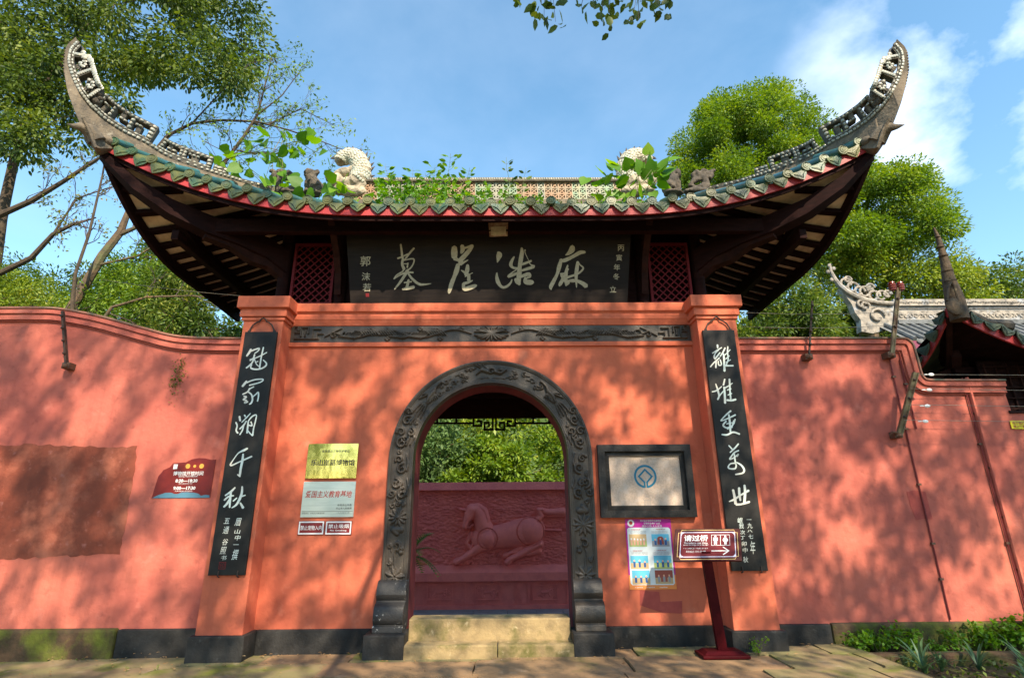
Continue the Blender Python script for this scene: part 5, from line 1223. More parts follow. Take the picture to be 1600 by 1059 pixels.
# ------------------------------------------------------------------ electric fence posts
def post(foot, head, y0, y1, r, m, lab, ins=0, n=4):
    A = at(*foot, y0); B_ = at(*head, y1); o = thing('fence_post', lab, 'fence post', group='wire posts along the wall tops')
    b = MB(); b.bar(A, B_, r*2, r*1.4, (0, 1, 0)); b.bar(A+np.array((r, .01, 0)), B_+np.array((r, .01, 0)), r*.5, r*3, (0, 1, 0)); b.build('upright', m, o)
    b = MB(); b.box(A[0]-.05, A[0]+.05, min(A[1], -.01)-.01, .0, A[2]-.03, A[2]+.05); b.ell(A, (.05, .05, .035), 7, 5); b.build('foot_bracket', M['iron'], o)
    for k in range(n):
        t = (k+1)/(n+.4); q = A+(B_-A)*t; b = MB(); b.ell(q+np.array((0, -.02, 0)), (.022, .02, .018), 6, 4); b.build('wire_clip', M['blackiron'], o)
    return o, A, B_
post((103, 572), (97, 486), -.10, -.22, .013, M['blackiron'], 'dark iron wire post leaning out from the left wall')
post((1264, 558), (1269, 470), -.10, -.22, .011, M['blackiron'], 'thin black wire post in the middle of the right wall top')
o, A, B_ = post((1393, 555), (1403, 450), -.12, -.22, .022, M['angle'], 'brown steel angle post carrying two red insulators', n=2)
for dx in (-7, 6):
    c = at(1401+dx, 448, -.22); b = MB(); b.lathe(c, [(.012, -.07), (.012, -.05), (.045, -.05), (.045, -.035), (.02, -.03), (.02, -.02), (.048, -.02), (.048, -.004), (.02, 0), (.02, .012), (.048, .012), (.048, .028), (.02, .032), (.02, .04), (.042, .045), (.038, .065), (.012, .075), (.0, .08)], 12); b.build('insulator', M['insul'], o, smooth=True)
o2, A2, B2 = post((1404, 680), (1430, 582), -.10, -.30, .028, M['angle'], 'slanted brown steel bracket bolted low on the right wall', n=3)
b = MB(); b.tube([A2+np.array((0, -.02, .02)), A2+np.array((-.10, -.04, .04)), A2+np.array((-.12, -.02, 0))], .012, 6); b.build('tie_wire', M['iron'], o2)
def wire(p, q, lab, sag=.03, n=12):
    p, q = np.array(p), np.array(q); b = MB(); b.tube([p+(q-p)*t-np.array((0, 0, sag*4*t*(1-t))) for t in np.linspace(0, 1, n)], .0032, 4); o = b.build('fence_wire', M['wire'], None)
    tag(o, lab, 'wire', 'strands of electric fence wire')
for i, (a, c, d, e) in enumerate(((1158, 488, 1402, 487), (1158, 510, 1398, 508))):
    wire(at(a, c, -.1), at(d, e, -.2), 'fence wire between the right pillar and insulator post, %s' % ('upper strand' if i == 0 else 'lower strand'))
for i, y in enumerate((585, 609, 634, 658)):
    wire(at(1428-i*5, y-(2 if i else 0), -.28), at(1620, y+1, -.28), 'taut fence wire right of the slanted bracket, %s strand from top' % ('first', 'second', 'third', 'fourth')[i], .0)
    for dx in (0,):
        c = at(1455-i*3, y, -.28); b = MB(); b.ell(c-np.array((.0, 0, 0)), (.04, .012, .022), 8, 5); b.ell(c-np.array((.07, 0, 0)), (.03, .008, .008), 6, 4); oo = b.build('wire_tensioner', M['white'], None, smooth=True)
        tag(oo, 'small white wire tensioner on the %s strand by the bracket' % ('first', 'second', 'third', 'fourth')[i], 'tensioner', 'wire tensioners right of the bracket')
wire(at(160, 437, .2), at(375, 462, -.1), 'thin wire reaching the left pillar top from the trees', .02)
p = Plane3(at(1578, 657, -.02), at(1612, 657, -.02), at(1616, 670.5, -.02), at(1581.5, 669.5, -.02))
o = p.slab('fence_warning_sign', M['yellow'], None, .008); tag(o, 'small yellow warning sign at the far right edge under the dark window', 'sign')
b = MB(); p.text(b, '电子围栏', .36, .32, w=.55, bold=.01); p.text(b, '禁止攀爬', .36, .72, w=.55, bold=.01); b.build('lettering', M['redtext'], o)
b = MB(); p.line(b, [(.76, .8), (.86, .2), (.96, .8)], .008, .002, True); b.build('warning_triangle', M['grassp'], o)

# ------------------------------------------------------------------ inside the gate
ZFL = at(765, 950, 4.9)[2]-.095
fb = MB(); fb.box(-4.2, 4.2, WD, 6.2, ZFL-.2, ZFL+.05); fb = tag(fb.build('courtyard_floor', M['soil'], None), kind='structure')
rr = random.Random(6); yy = WD
for j in range(11):
    h = .45; x = -3.0+rr.random()*.3
    while x < 3.0:
        w = rr.uniform(.5, .7); b = MB(); b.cbox(x+.004, x+w-.004, yy+.004, yy+h-.004, ZFL+.04, ZFL+.090+rr.uniform(0, .004), .004); b.build('floor_tile', M['greytile'], fb); x += w
    yy += h
YS = 4.9
sc_ = thing('screen_wall', 'crimson painted screen wall with a lying horse relief behind the archway', 'screen wall', (0, 0, 0))
def sw(px, py, Y=YS): return at(px, py, Y)
zt = sw(765, 753)[2]; zc = sw(765, 766)[2]; zl = sw(765, 882)[2]; zl2 = sw(765, 893)[2]; zl3 = sw(765, 906)[2]; zb = sw(765, 944)[2]
b = MB(); b.box(-2.6, 2.6, YS+.02, YS+.3, ZFL+.05, zt-.02); b.build('wall_body', M['screen'], sc_)
b = MB(); b.prism([(-2.6, YS-.10, zc+.01), (-2.6, YS-.02, zt), (-2.6, YS+.36, zt), (-2.6, YS+.42, zc+.01)], (5.2, 0, 0)); b.build('wall_cap', M['screen'], sc_)
# hewn panel
nu, nv = 300, 130
uu, vv = np.meshgrid(np.linspace(-2.6, 2.6, nu), np.linspace(zl, zc+.01, nv), indexing='ij')
ph = RNG.random((nu//3+3, nv//2+3)); ii = np.arange(nu)/3.; jj = np.arange(nv)/2.
def bil(G, ii, jj):
    a = ii.astype(int); c = jj.astype(int); fa = (ii-a)[:, None]; fc = (jj-c)[None]
    return (G[np.ix_(a, c)]*(1-fa)*(1-fc)+G[np.ix_(a+1, c)]*fa*(1-fc)+G[np.ix_(a, c+1)]*(1-fa)*fc+G[np.ix_(a+1, c+1)]*fa*fc)
hz_ = bil(ph, ii, jj)*.030+RNG.random((nu, nv))*.010
grid_obj('hewn_panel', np.stack([uu, YS-hz_, vv], -1), M['screen'], sc_, smooth=False)
b = MB(); b.prism([(-2.6, YS-.02, zl+.005), (-2.6, YS-.16, zl2), (-2.6, YS-.16, zl3), (-2.6, YS+.05, zl3)], (5.2, 0, 0)); b.build('ledge', M['horse'], sc_)
b = MB(); b.box(-2.6, 2.6, YS-.06, YS+.03, zb, zl3+.01); b.box(-2.6, 2.6, YS-.10, YS+.03, ZFL+.05, zb); 
for x in (-2.1, -1.42, -.64, -.40, .40, .64, 1.42, 2.1): b.box(x-.012, x+.012, YS-.08, YS-.05, zb, zl3)
b.build('base_course', M['horse'], sc_)
for cx in (687, 762, 852):
    q0 = at(cx-20, 913, YS-.07); q1 = at(cx+20, 937, YS-.07)
    x0_, x1_, z1_, z0_ = q0[0], q1[0], q0[2], q1[2]
    b = MB(); w = .018
    b.box(x0_, x1_, YS-.085, YS-.055, z1_-w, z1_); b.box(x0_, x1_, YS-.085, YS-.055, z0_, z0_+w); b.box(x0_, x0_+w, YS-.085, YS-.055, z0_+w, z1_-w); b.box(x1_-w, x1_, YS-.085, YS-.055, z0_+w, z1_-w)
    o = b.build('relief_panel', M['horse'], sc_)
    cxm, czm = (x0_+x1_)/2, (z0_+z1_)/2; rr = random.Random(cx); pr = []
    pr.append(([(cxm-.06, czm, .03), (cxm+.07, czm+.01, .035)], .02)); pr += [([(cxm+.09, czm+.03, .02), (cxm+.13, czm+.05, .015)], .02), ([(cxm-.06, czm, .012), (cxm-.11, czm-.05, .008)], .014), ([(cxm+.07, czm-.02, .012), (cxm+.1, czm-.07, .008)], .014)]
    for k in range(9): pr.append((spiral(x0_+.05+rr.random()*(x1_-x0_-.1), z0_+.04+rr.random()*(z1_-z0_-.08), .03, .008, 1, rr.random()*6), .012))
    uu, vv, H = field(60, 40, (x0_+w, x1_-w), (z0_+w, z1_-w), pr); grid_obj('relief', np.stack([uu, YS-.062-H, vv], -1), M['horse'], o)
# horse relief; survey points (zoom of 700,770 at 5.574)
def hp(x, y, r): q = sw(700+x/5.574, 770+y/5.574, YS-.03); return (q[0], q[2], r/5.574/ (CF/12.6))
def HP(L_): return [hp(*q) for q in L_]
pr = [
 (HP([(300, 400, 95), (400, 385, 85), (520, 370, 95), (620, 350, 105), (720, 330, 108), (735, 320, 100)]), .13),
 (HP([(345, 395, 78)]), .17), (HP([(720, 330, 105)]), .165),
 (HP([(330, 360, 85), (300, 280, 70), (280, 200, 62), (250, 150, 52), (215, 140, 42)]), .13),
 (HP([(210, 150, 50), (190, 190, 46), (165, 240, 30), (150, 290, 24)]), .15),
 (HP([(150, 290, 18), (185, 300, 14), (215, 275, 14)]), .10), (HP([(150, 150, 14), (105, 140, 9)]), .09),
 (HP([(300, 450, 50), (220, 510, 30), (130, 570, 24), (70, 600, 26)]), .13),
 (HP([(260, 470, 30), (215, 390, 24), (205, 345, 14)]), .09), (HP([(200, 360, 18), (170, 440, 18), (205, 490, 14), (215, 440, 14)]), .08),
 (HP([(800, 440, 30), (700, 490, 30), (600, 545, 26), (545, 570, 24), (515, 600, 26)]), .13),
 (HP([(790, 500, 26), (700, 530, 20), (600, 510, 18), (540, 520, 16), (500, 545, 24)]), .08), (HP([(640, 480, 30), (560, 510, 16)]), .07),
 (HP([(780, 240, 26), (810, 200, 24), (790, 150, 20), (820, 145, 18)]), .10), (HP([(790, 150, 22), (880, 170, 30), (1000, 165, 34)]), .08),
 (HP([(830, 200, 8), (900, 205, 8), (1000, 200, 8)]), .05), (HP([(830, 320, 8), (980, 325, 10)]), .06),
 (HP([(200, 120, 20), (260, 110, 22), (320, 150, 22), (345, 220, 20), (350, 290, 14)]), .10)]
L0 = hp(0, 640, 1); L1 = hp(1040, 60, 1)
uu, vv, H = field(330, 190, (L0[0], L1[0]+.15), (L0[1], L1[1]), pr)
for (cx, cy, r_) in ((345, 395, 74), (715, 335, 102)):
    q = hp(cx, cy, r_); d = np.hypot(uu-q[0], vv-q[1]); H -= np.where(np.abs(d-q[2]) < .010, .02, 0)*(H > .05)
grid_obj('horse_relief', np.stack([uu, YS-.012-H*1.45, vv], -1), M['horse'], sc_, keep=H > .012)
# porch ceiling, lintel and hanging fretwork
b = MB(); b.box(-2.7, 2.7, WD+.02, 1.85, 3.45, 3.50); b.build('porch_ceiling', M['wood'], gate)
for y in (1.0, 1.4): b = MB(); b.cbox(-2.7, 2.7, y, y+.09, 3.34, 3.44, .01); b.build('ceiling_joist', M['wood'], gate)
YF = 1.75; zf1 = at(765, 653, YF)[2]; zf0 = at(765, 672, YF)[2]
b = MB(); b.box(-2.7, 2.7, YF-.04, YF+.06, zf1, 3.46); b.build('porch_lintel', M['wood'], gate)
fw_ = thing('hanging_fretwork', None, None); fw_.parent = gate
def fx(px): return at(px, 662, YF)[0]
s_ = 105.
def fb_(a, c, w=.030): 
    b = MB(); A, B_ = at(*a, YF), at(*c, YF); d = nrm(B_-A)*w/2; b.bar(A-d, B_+d, w, .03, (0, 1, 0)); b.build('fret_bar', M['wood'], fw_)
for (a, c) in (((640, 661), (738, 661)), ((807, 661), (900, 661)), ((683, 654), (683, 661)), ((713, 653), (713, 661)), ((833, 653), (833, 661)), ((858, 654), (858, 661)),
    ((740, 653), (740, 665)), ((740, 665), (752, 665)), ((752, 665), (752, 658)), ((752, 658), (746, 658)), ((757, 671), (770, 671)), ((770, 671), (770, 654)), ((757, 671), (757, 660)), ((757, 660), (764, 660)), ((764, 660), (764, 666)),
    ((805, 653), (805, 665)), ((805, 665), (793, 665)), ((793, 665), (793, 658)), ((793, 658), (799, 658)), ((788, 671), (775, 671)), ((775, 671), (775, 654)), ((788, 671), (788, 660)), ((788, 660), (781, 660)), ((781, 660), (781, 666))): fb_(a, c)
# ------------------------------------------------------------------ foliage tools
def rnd(n, s=1.0): return RNG.normal(0, s, (n, 3))
def leafmesh(name, P, size, m, parent=None, aspect=.5, up=.5, var=.3, droop=.2, dirs=None, shape=0):
    n = len(P)
    if n == 0: return None
    L_ = size*(1+RNG.uniform(-var, var, n))[:, None]
    ax = rnd(n) if dirs is None else dirs+rnd(n, .35); ax[:, 2] -= droop; ax /= np.linalg.norm(ax, axis=1)[:, None]
    no = rnd(n); no[:, 2] += up*3; no -= ax*(no*ax).sum(1)[:, None]; no /= np.maximum(np.linalg.norm(no, axis=1)[:, None], 1e-6)
    sd_ = np.cross(no, ax)
    if shape == 0: tpl = [(0, 0, 0), (.45, .5*aspect, .06), (1, 0, -.06), (.45, -.5*aspect, .06)]; fc = [(0, 3, 2, 1)]; 
    elif shape == 1: tpl = [(0, 0, 0), (.22, .42*aspect, .04), (.6, .46*aspect, .03), (1, 0, -.10), (.6, -.46*aspect, .03), (.22, -.42*aspect, .04)]; fc = [(0, 3, 2, 1), (0, 5, 4, 3)]
    else: tpl = [(0, 0, 0), (-.08, .30, .03), (.15, .52, .05), (.5, .46, .03), (1, 0, -.12), (.5, -.46, .03), (.15, -.52, .05), (-.08, -.30, .03)]; fc = [(0, 4, 3, 2, 1), (0, 7, 6, 5, 4)]
    k = len(tpl); V = np.empty((n, k, 3))
    for i, (a, b_, c) in enumerate(tpl): V[:, i] = P+L_*(ax*a+sd_*b_+no*c)
    me = bpy.data.meshes.new(name); me.vertices.add(n*k); me.vertices.foreach_set('co', V.reshape(-1).astype(np.float32))
    nl = sum(len(f) for f in fc); idx = np.concatenate([np.array(f) for f in fc]); li = (np.arange(n)[:, None]*k+idx[None]).reshape(-1)
    me.loops.add(n*nl); me.polygons.add(n*len(fc)); me.loops.foreach_set('vertex_index', li.astype(np.int32))
    tot_ = np.tile([len(f) for f in fc], n); st = np.concatenate([[0], np.cumsum(tot_)[:-1]])
    me.polygons.foreach_set('loop_start', st.astype(np.int32)); me.polygons.foreach_set('loop_total', tot_.astype(np.int32))
    me.materials.append(m); me.update(calc_edges=True)
    return link(name, me, parent)
def inpoly(pt, poly):
    x, y = pt; c = False; j = len(poly)-1
    for i in range(len(poly)):
        if (poly[i][1] > y) != (poly[j][1] > y) and x < (poly[j][0]-poly[i][0])*(y-poly[i][1])/(poly[j][1]-poly[i][1])+poly[i][0]: c = not c
        j = i
    return c
def region(poly, n, Y0, Y1, rg):
    xs_ = [p[0] for p in poly]; ys_ = [p[1] for p in poly]; out = []
    while len(out) < n:
        q = (rg.uniform(min(xs_), max(xs_)), rg.uniform(min(ys_), max(ys_)))
        if inpoly(q, poly): out.append(at(q[0], q[1], rg.uniform(Y0, Y1)))
    return np.array(out)
def puffs(C_, r, per, flat=.75, shell=True):
    n = len(C_)*per; c = np.repeat(C_, per, 0); d = rnd(n); d /= np.linalg.norm(d, axis=1)[:, None]
    rr_ = RNG.uniform(0, 1, n)**(.45 if shell else .8)
    rs = np.repeat(RNG.uniform(.7, 1.25, len(C_)), per)
    p = c+d*(rr_*r*rs)[:, None]*np.array((1, 1, flat)); return p, d
def limb(b, p, q, r0, r1, rg, n=6, wob=.06, sag=.0):
    p = np.array(p); q = np.array(q); L_ = np.linalg.norm(q-p); pts_ = []
    for i in range(n+1):
        t = i/n; w = np.array([rg.gauss(0, wob*L_*.3) for _ in range(3)])*(math.sin(math.pi*t)); pts_.append(p+(q-p)*t+w+np.array((0, 0, sag*L_*math.sin(math.pi*t))))
    b.tube(pts_, [r0+(r1-r0)*i/n for i in range(n+1)], 6 if r0 > .02 else 4, caps=False); return pts_
def tree(name, lab, cat, trunk, r0, r1, C_, pr_, per, size, lm, bk, seed, group=None, limbs=10, flat=.75, aspect=.5, up=.5, shape=0, twigr=.012, droop=.2):
    rg = random.Random(seed); t = thing(name, lab, cat, tuple(trunk[0]), group); base = np.array(trunk[0], float)
    b = MB(); T_ = [np.array(p, float)-base for p in trunk]; n = len(T_)
    b.tube(T_, [r0+(r1-r0)*i/(n-1) for i in range(n)], 9, caps=False)
    CC = C_-base; nodes = [(p, r0+(r1-r0)*i/(n-1)) for i, p in enumerate(T_)][max(1, n//3):]
    order = sorted(range(len(CC)), key=lambda i: rg.random())
    for j, i in enumerate(order):
        c = CC[i]; k = min(range(len(nodes)), key=lambda q: np.linalg.norm(nodes[q][0]-c)+max(0, nodes[q][0][2]-c[2])*.6)
        p, rr_ = nodes[k]; rs = min(rr_*.6, .05 if j < limbs else .022)
        pts_ = limb(b, p, c, max(rs, twigr), twigr*.5, rg, 5, .1, .05)
        if j < limbs*2 or twigr < .01 and j < 120: nodes += [(pts_[2], max(rs*.8, twigr)), (pts_[4], max(rs*.5, twigr))]
    b.build('trunk', bk, t, smooth=True)
    P_, D_ = puffs(CC, pr_, per, flat); leafmesh('crown', P_, size, lm, t, aspect, up, .3, droop, D_, shape)
    return t

rg = random.Random(21)
# ---- hillside behind everything
def hz(x, y):
    s = min(max((y-9)/22, 0), 1); s = s*s*(3-2*s); return -.02+s*(11+3.5*math.exp(-((x-28)/14)**2)+1.2*math.sin(x*.21)+.8*math.sin(x*.53+1))
b = MB(); b.grid([[(x, y, hz(x, y)) for y in np.linspace(8.5, 46, 26)] for x in np.linspace(-60, 75, 60)])
hm = mat('green_hillside', (.04, .07, .02), (.08, .12, .03), .8, 6, .95, .6, 5); hill = tag(b.build('hillside', hm, None, smooth=True), kind='structure')
Cn = []
for k in range(520):
    x = rg.uniform(10, 52); y = rg.uniform(17, 42); Cn.append((x, y, hz(x, y)+rg.uniform(.6, 1.6)))
P_, D_ = puffs(np.array(Cn), 1.35, 75, .8); tag(leafmesh('wooded_slope', P_, .40, M['leafD'], None, .6, .6, .3, .1, D_), 'sunlit yellow green woodland covering the far hill at right', 'woodland', kind='stuff')
Cn = []
for k in range(260):
    x = rg.uniform(-34, 10); y = rg.uniform(15, 34); Cn.append((x, y, hz(x, y)+rg.uniform(.6, 2.2)))
P_, D_ = puffs(np.array(Cn), 1.3, 70, .8); tag(leafmesh('wooded_slope', P_, .40, M['leafC'], None, .6, .6, .3, .1, D_), 'darker woodland mass low on the hill behind the gatehouse and left trees', 'woodland', kind='stuff')

# ---- right hand trees
def spx(px, py, Y): return at(px, py, Y)
def up_from(px, Y, z=-.5): q = at(px, 500, Y); return (q[0], Y, z)
c1 = region([(1050, 225), (1075, 178), (1130, 155), (1190, 142), (1240, 152), (1275, 185), (1290, 225), (1290, 280), (1250, 320), (1180, 335), (1110, 335), (1070, 290)], 90, 12, 15.5, rg)
base = up_from(1180, 14)
c1 = np.concatenate([c1, region([(1195, 200), (1270, 210), (1285, 260), (1250, 300), (1190, 290)], 22, 12, 15, rg)])
tree('broadleaf_tree', 'tall bright green round crowned tree behind the right roof corner', 'tree', [base, (base[0], 14, 5), spx(1185, 330, 14), spx(1195, 270, 14), spx(1200, 220, 14)], .28, .06, c1, .85, 900, .135, M['leafB'], M['bark'], 3, 'tall trees behind the right wall', 12, up=.7)
c2 = region([(1300, 255), (1370, 245), (1425, 255), (1455, 300), (1480, 335), (1490, 360), (1440, 385), (1380, 400), (1310, 415), (1240, 400), (1230, 350), (1290, 300)], 84, 10, 13, rg)
base = up_from(1350, 11.5)
tree('broadleaf_tree', 'bright green tree below the right roof tip, reaching toward the thin spire', 'tree', [base, (base[0], 11.5, 4), spx(1345, 400, 11.5), spx(1350, 340, 11.5), spx(1360, 290, 11.5)], .24, .05, c2, .75, 700, .125, M['leafB'], M['bark'], 4, 'tall trees behind the right wall', 12, up=.7)
for i, (poly, Y0, Y1, lm, lab, px, pr_, n) in enumerate((
    ([(1150, 540), (1160, 500), (1195, 455), (1235, 430), (1270, 450), (1290, 490), (1290, 540)], 3.2, 4.6, 'leafC', 'dark leafy shrub tree right beside the gatehouse roof corner', 1230, .42, 44),
    ([(1220, 440), (1260, 405), (1330, 385), (1400, 375), (1420, 420), (1380, 470), (1300, 480)], 11, 13, 'leafD', 'yellow green shrub tree above the white ridge ornament', 1320, .55, 44),
    ([(1370, 400), (1420, 385), (1480, 392), (1530, 420), (1540, 480), (1400, 490)], 10.5, 12, 'leafD', 'sunny green thicket tree behind the rear hall ridge', 1450, .7, 40),
    ([(1480, 440), (1540, 415), (1640, 410), (1680, 500), (1500, 490)], 11, 13, 'leafC', 'mid green shrub tree right of the thin pavilion spire', 1570, .7, 40),
    ([(1300, 520), (1330, 470), (1400, 450), (1440, 480), (1430, 540)], 12, 13.5, 'leafC', 'dark shrub tree in the gap behind the rear hall', 1370, .6, 30))):
    c_ = region(poly, n, Y0, Y1, rg); base = up_from(px, (Y0+Y1)/2); top_ = c_.mean(0)
    tree('shrub_tree', lab, 'tree', [base, (base[0], base[1], 2), tuple(top_)], .10, .03, c_, pr_, 330, .09 if i == 0 else .13, M[lm], M['bark'], 30+i, 'shrubby trees behind the right wall', 8, up=.5, aspect=.42)
# ---- left hand trees
c3 = region([(-120, -160), (250, -160), (395, -60), (412, 40), (400, 90), (360, 150), (330, 185), (285, 180), (255, 140), (205, 165), (150, 150), (110, 190), (50, 150), (-20, 130), (-120, 100)], 170, 3.2, 5.8, rg)
c3b = region([(-60, 60), (60, 60), (115, 150), (150, 205), (110, 235), (60, 245), (-60, 250)], 26, 3.2, 4.6, rg)
base = up_from(20, 4.6)
tree('camphor_tree', 'large dark leaved tree overhanging the left roof tip, trunk at the picture edge', 'tree', [base, (base[0]-.1, 4.6, 3), spx(2, 340, 4.6), spx(22, 250, 4.5), spx(60, 150, 4.5), spx(120, 60, 4.4), spx(200, -40, 4.4)], .15, .05, np.concatenate([c3, c3b]), .60, 330, .115, M['leafA'], M['barkdark'], 5, None, 16, aspect=.5, up=.35, shape=1, droop=.5)
# lower-left leafy mass
for i, (poly, Y0, Y1, lm, lab, px, pr_, n) in enumerate((
    ([(-60, 520), (-60, 430), (30, 425), (90, 440), (130, 470), (140, 520)], 4.0, 6.0, 'leafD', 'sunlit feathery shrub tree at the far left above the wall', 40, .40, 40),
    ([(120, 500), (140, 430), (200, 400), (250, 410), (270, 470), (250, 530)], 3.2, 5.0, 'leafB', 'green shrub tree behind the slanting brown trunk', 190, .36, 42),
    ([(230, 530), (240, 440), (270, 405), (310, 420), (350, 470), (385, 520), (385, 545)], 2.6, 4.0, 'leafC', 'dark green shrub tree under the left eave beside the pillar', 310, .34, 44),
    ([(-60, 440), (0, 415), (60, 408), (150, 425), (200, 460), (100, 500), (-60, 500)], 8, 10, 'leafD', 'pale green tree farther behind the left wall', 60, .6, 34),
    ([(180, 470), (210, 395), (260, 380), (300, 400), (340, 460), (330, 520), (200, 520)], 7, 9, 'leafD', 'yellow green tree farther back under the left eave', 260, .55, 34))):
    c_ = region(poly, n, Y0, Y1, rg); base = up_from(px, (Y0+Y1)/2); top_ = c_.mean(0)
    tree('shrub_tree', lab, 'tree', [base, (base[0], base[1], 2), tuple(top_)], .09, .03, c_, pr_, 320, .085 if i < 3 else .125, M[lm], M['bark'], 50+i, 'shrubby trees behind the left wall', 8, up=.45, aspect=.36)
# ---- slender half-bare trees
def slender(name, lab, paths, Y, seed, bk, lm, leafn, leafsize, tw=3, base=None, tl=.55, grp=None):
    rg = random.Random(seed); b0_ = at(paths[0][0][0], paths[0][0][1], Y)
    if base is not None: b0_ = np.array((b0_[0]+base, Y, 0.))
    t = thing(name, lab, 'tree', tuple(b0_), grp); tips = []; bt = MB(); bw = MB()
    def tw_(p, d, L_, r, dep):
        d = nrm(d); q = p+d*L_; m = p+d*L_*.5+np.array([rg.gauss(0, L_*.06) for _ in range(3)])
        (bt if r > .012 else bw).tube([p, m, q], [r, r*.75, r*.5], 4 if r < .012 else 5, caps=False)
        tips.append(q)
        if dep > 0:
            for k in range(rg.choice((2, 3))):
                s = rg.uniform(.35, 1); d2 = d+np.array([rg.gauss(0, .55) for _ in range(3)])*np.array((1, .5, 1))+np.array((0, 0, .12)); tw_(p+(q-p)*s, d2, L_*rg.uniform(.5, .8), r*.6, dep-1)
    for i, path in enumerate(paths):
        rs = [q[2] for q in path]; P_ = [at(q[0], q[1], Y+(q[3] if len(q) > 3 else 0))-b0_ for q in path]
        if i == 0 and base is not None: P_ = [np.zeros(3)]+P_; rs = [rs[0]*1.1]+rs
        bt.tube(P_, rs, 8, caps=False)
        for j in range(1, len(P_)):
            seg = P_[j]-P_[j-1]; k = int(np.linalg.norm(seg)/.28*tw/3)
            for _ in range(k):
                s = rg.random(); r = (rs[j-1]*(1-s)+rs[j]*s)
                if r > .05 and rg.random() < .8: continue
                d = nrm(seg)+np.array([rg.gauss(0, .8), rg.gauss(0, .3), rg.gauss(.15, .7)]); tw_(P_[j-1]+seg*s, d, tl*rg.uniform(.5, 1), min(r*.5, .012), 2)
        tips.append(P_[-1])
    bt.build('trunk', bk, t, smooth=True); bw.build('twigs', M['twig'], t)
    if leafn:
        T_ = np.array([tips[rg.randrange(len(tips))] for _ in range(leafn)])+rnd(leafn, .05); leafmesh('leaves', T_, leafsize, lm, t, .42, .3, .35, .6)
    return t
slender('slender_tree', 'slanting brown barked tree with forked bare twigs behind the left wall', [[(70, 540, .10), (112, 481, .095), (160, 399, .085), (188, 363, .075), (203, 324, .05), (222, 270, .03)], [(188, 366, .05), (209, 357, .04), (235, 342, .03), (270, 300, .015)], [(150, 415, .03), (215, 400, .02), (260, 372, .012)]], 3.4, 3, M['bark'], M['leafG'], 260, .07, 4, base=-.2)
slender('slender_tree', 'thin dark stemmed sapling crossing before the slanting brown tree', [[(112, 500, .035), (114, 460, .034), (118, 427, .03), (139, 366, .026), (160, 275, .018), (172, 200, .01)]], 2.8, 4, M['barkdark'], M['leafG'], 60, .06, 3, base=0)
slender('slender_tree', 'crooked half bare tree with long low boughs at the far left edge', [[(-40, 540, .11), (-60, 440, .10), (-20, 345, .075), (49, 314, .06), (100, 283, .045), (142, 255, .035), (190, 225, .02)], [(-60, 440, .07), (0, 427, .06), (49, 403, .055), (83, 366, .045), (113, 351, .035), (150, 340, .015)], [(83, 366, .025), (120, 310, .018), (180, 290, .01)]], 3.7, 8, M['barkdark'], M['leafG'], 1000, .08, 4, base=0)
slender('slender_tree', 'airy tree with long arching twigs and sparse leaves over the left roof', [[(300, 420, .08), (328, 300, .06), (350, 255, .045), (380, 215, .035), (402, 180, .028), (415, 130, .018), (425, 90, .01)], [(290, 330, .05), (230, 250, .045), (262, 212, .04), (300, 193, .035), (345, 188, .03), (400, 190, .026), (450, 203, .02), (500, 220, .014), (545, 238, .008)], [(370, 235, .02), (400, 240, .016), (445, 240, .01)], [(402, 180, .02), (440, 150, .014), (470, 110, .008)], [(420, 195, .014), (470, 170, .012), (520, 195, .007)], [(300, 193, .02), (340, 150, .014), (390, 100, .010), (440, 90, .006)]], 4.2, 12, M['barkdark'], M['leafB'], 2800, .095, 5.5, base=0, tl=.6)
# long trailing bough inside the left shrubs
slender('slender_tree', 'low arching bough through the shrubs behind the left wall', [[(145, 520, .03), (175, 480, .028), (230, 464, .022), (300, 462, .016), (370, 470, .008)]], 2.5, 13, M['bark'], M['leafG'], 60, .06, 2, base=0)

# ---- greenery seen through the arch
for i, (poly, Y0, Y1, lm, lab, px, pr_, n, sz) in enumerate((
    ([(560, 780), (560, 640), (640, 645), (705, 660), (720, 700), (715, 780)], 6.8, 8.0, 'leafF', 'dull green bamboo like thicket behind the left of the screen wall', 650, .50, 50, .14),
    ([(700, 780), (715, 700), (750, 680), (800, 690), (830, 720), (830, 780)], 6.8, 7.8, 'leafB', 'bright green bush peeping over the middle of the screen wall', 770, .34, 44, .13),
    ([(800, 780), (820, 680), (870, 650), (960, 650), (980, 780)], 6.9, 8.4, 'leafB', 'bright leafy bush behind the right end of the screen wall', 880, .38, 50, .13),
    ([(560, 700), (600, 600), (700, 600), (800, 600), (960, 620), (960, 720)], 9.2, 11, 'leafD', 'pale sunlit tree filling the view above the screen wall', 760, .6, 60, .17))):
    c_ = region(poly, n, Y0, Y1, rg); base = up_from(px, (Y0+Y1)/2); top_ = c_.mean(0)
    tree('garden_bush', lab, 'bush', [base, (base[0], base[1], .8), tuple(top_)], .06, .02, c_, pr_, 200, sz, M[lm], M['bark'], 70+i, 'bushes behind the screen wall', 6, up=.8, aspect=.5)
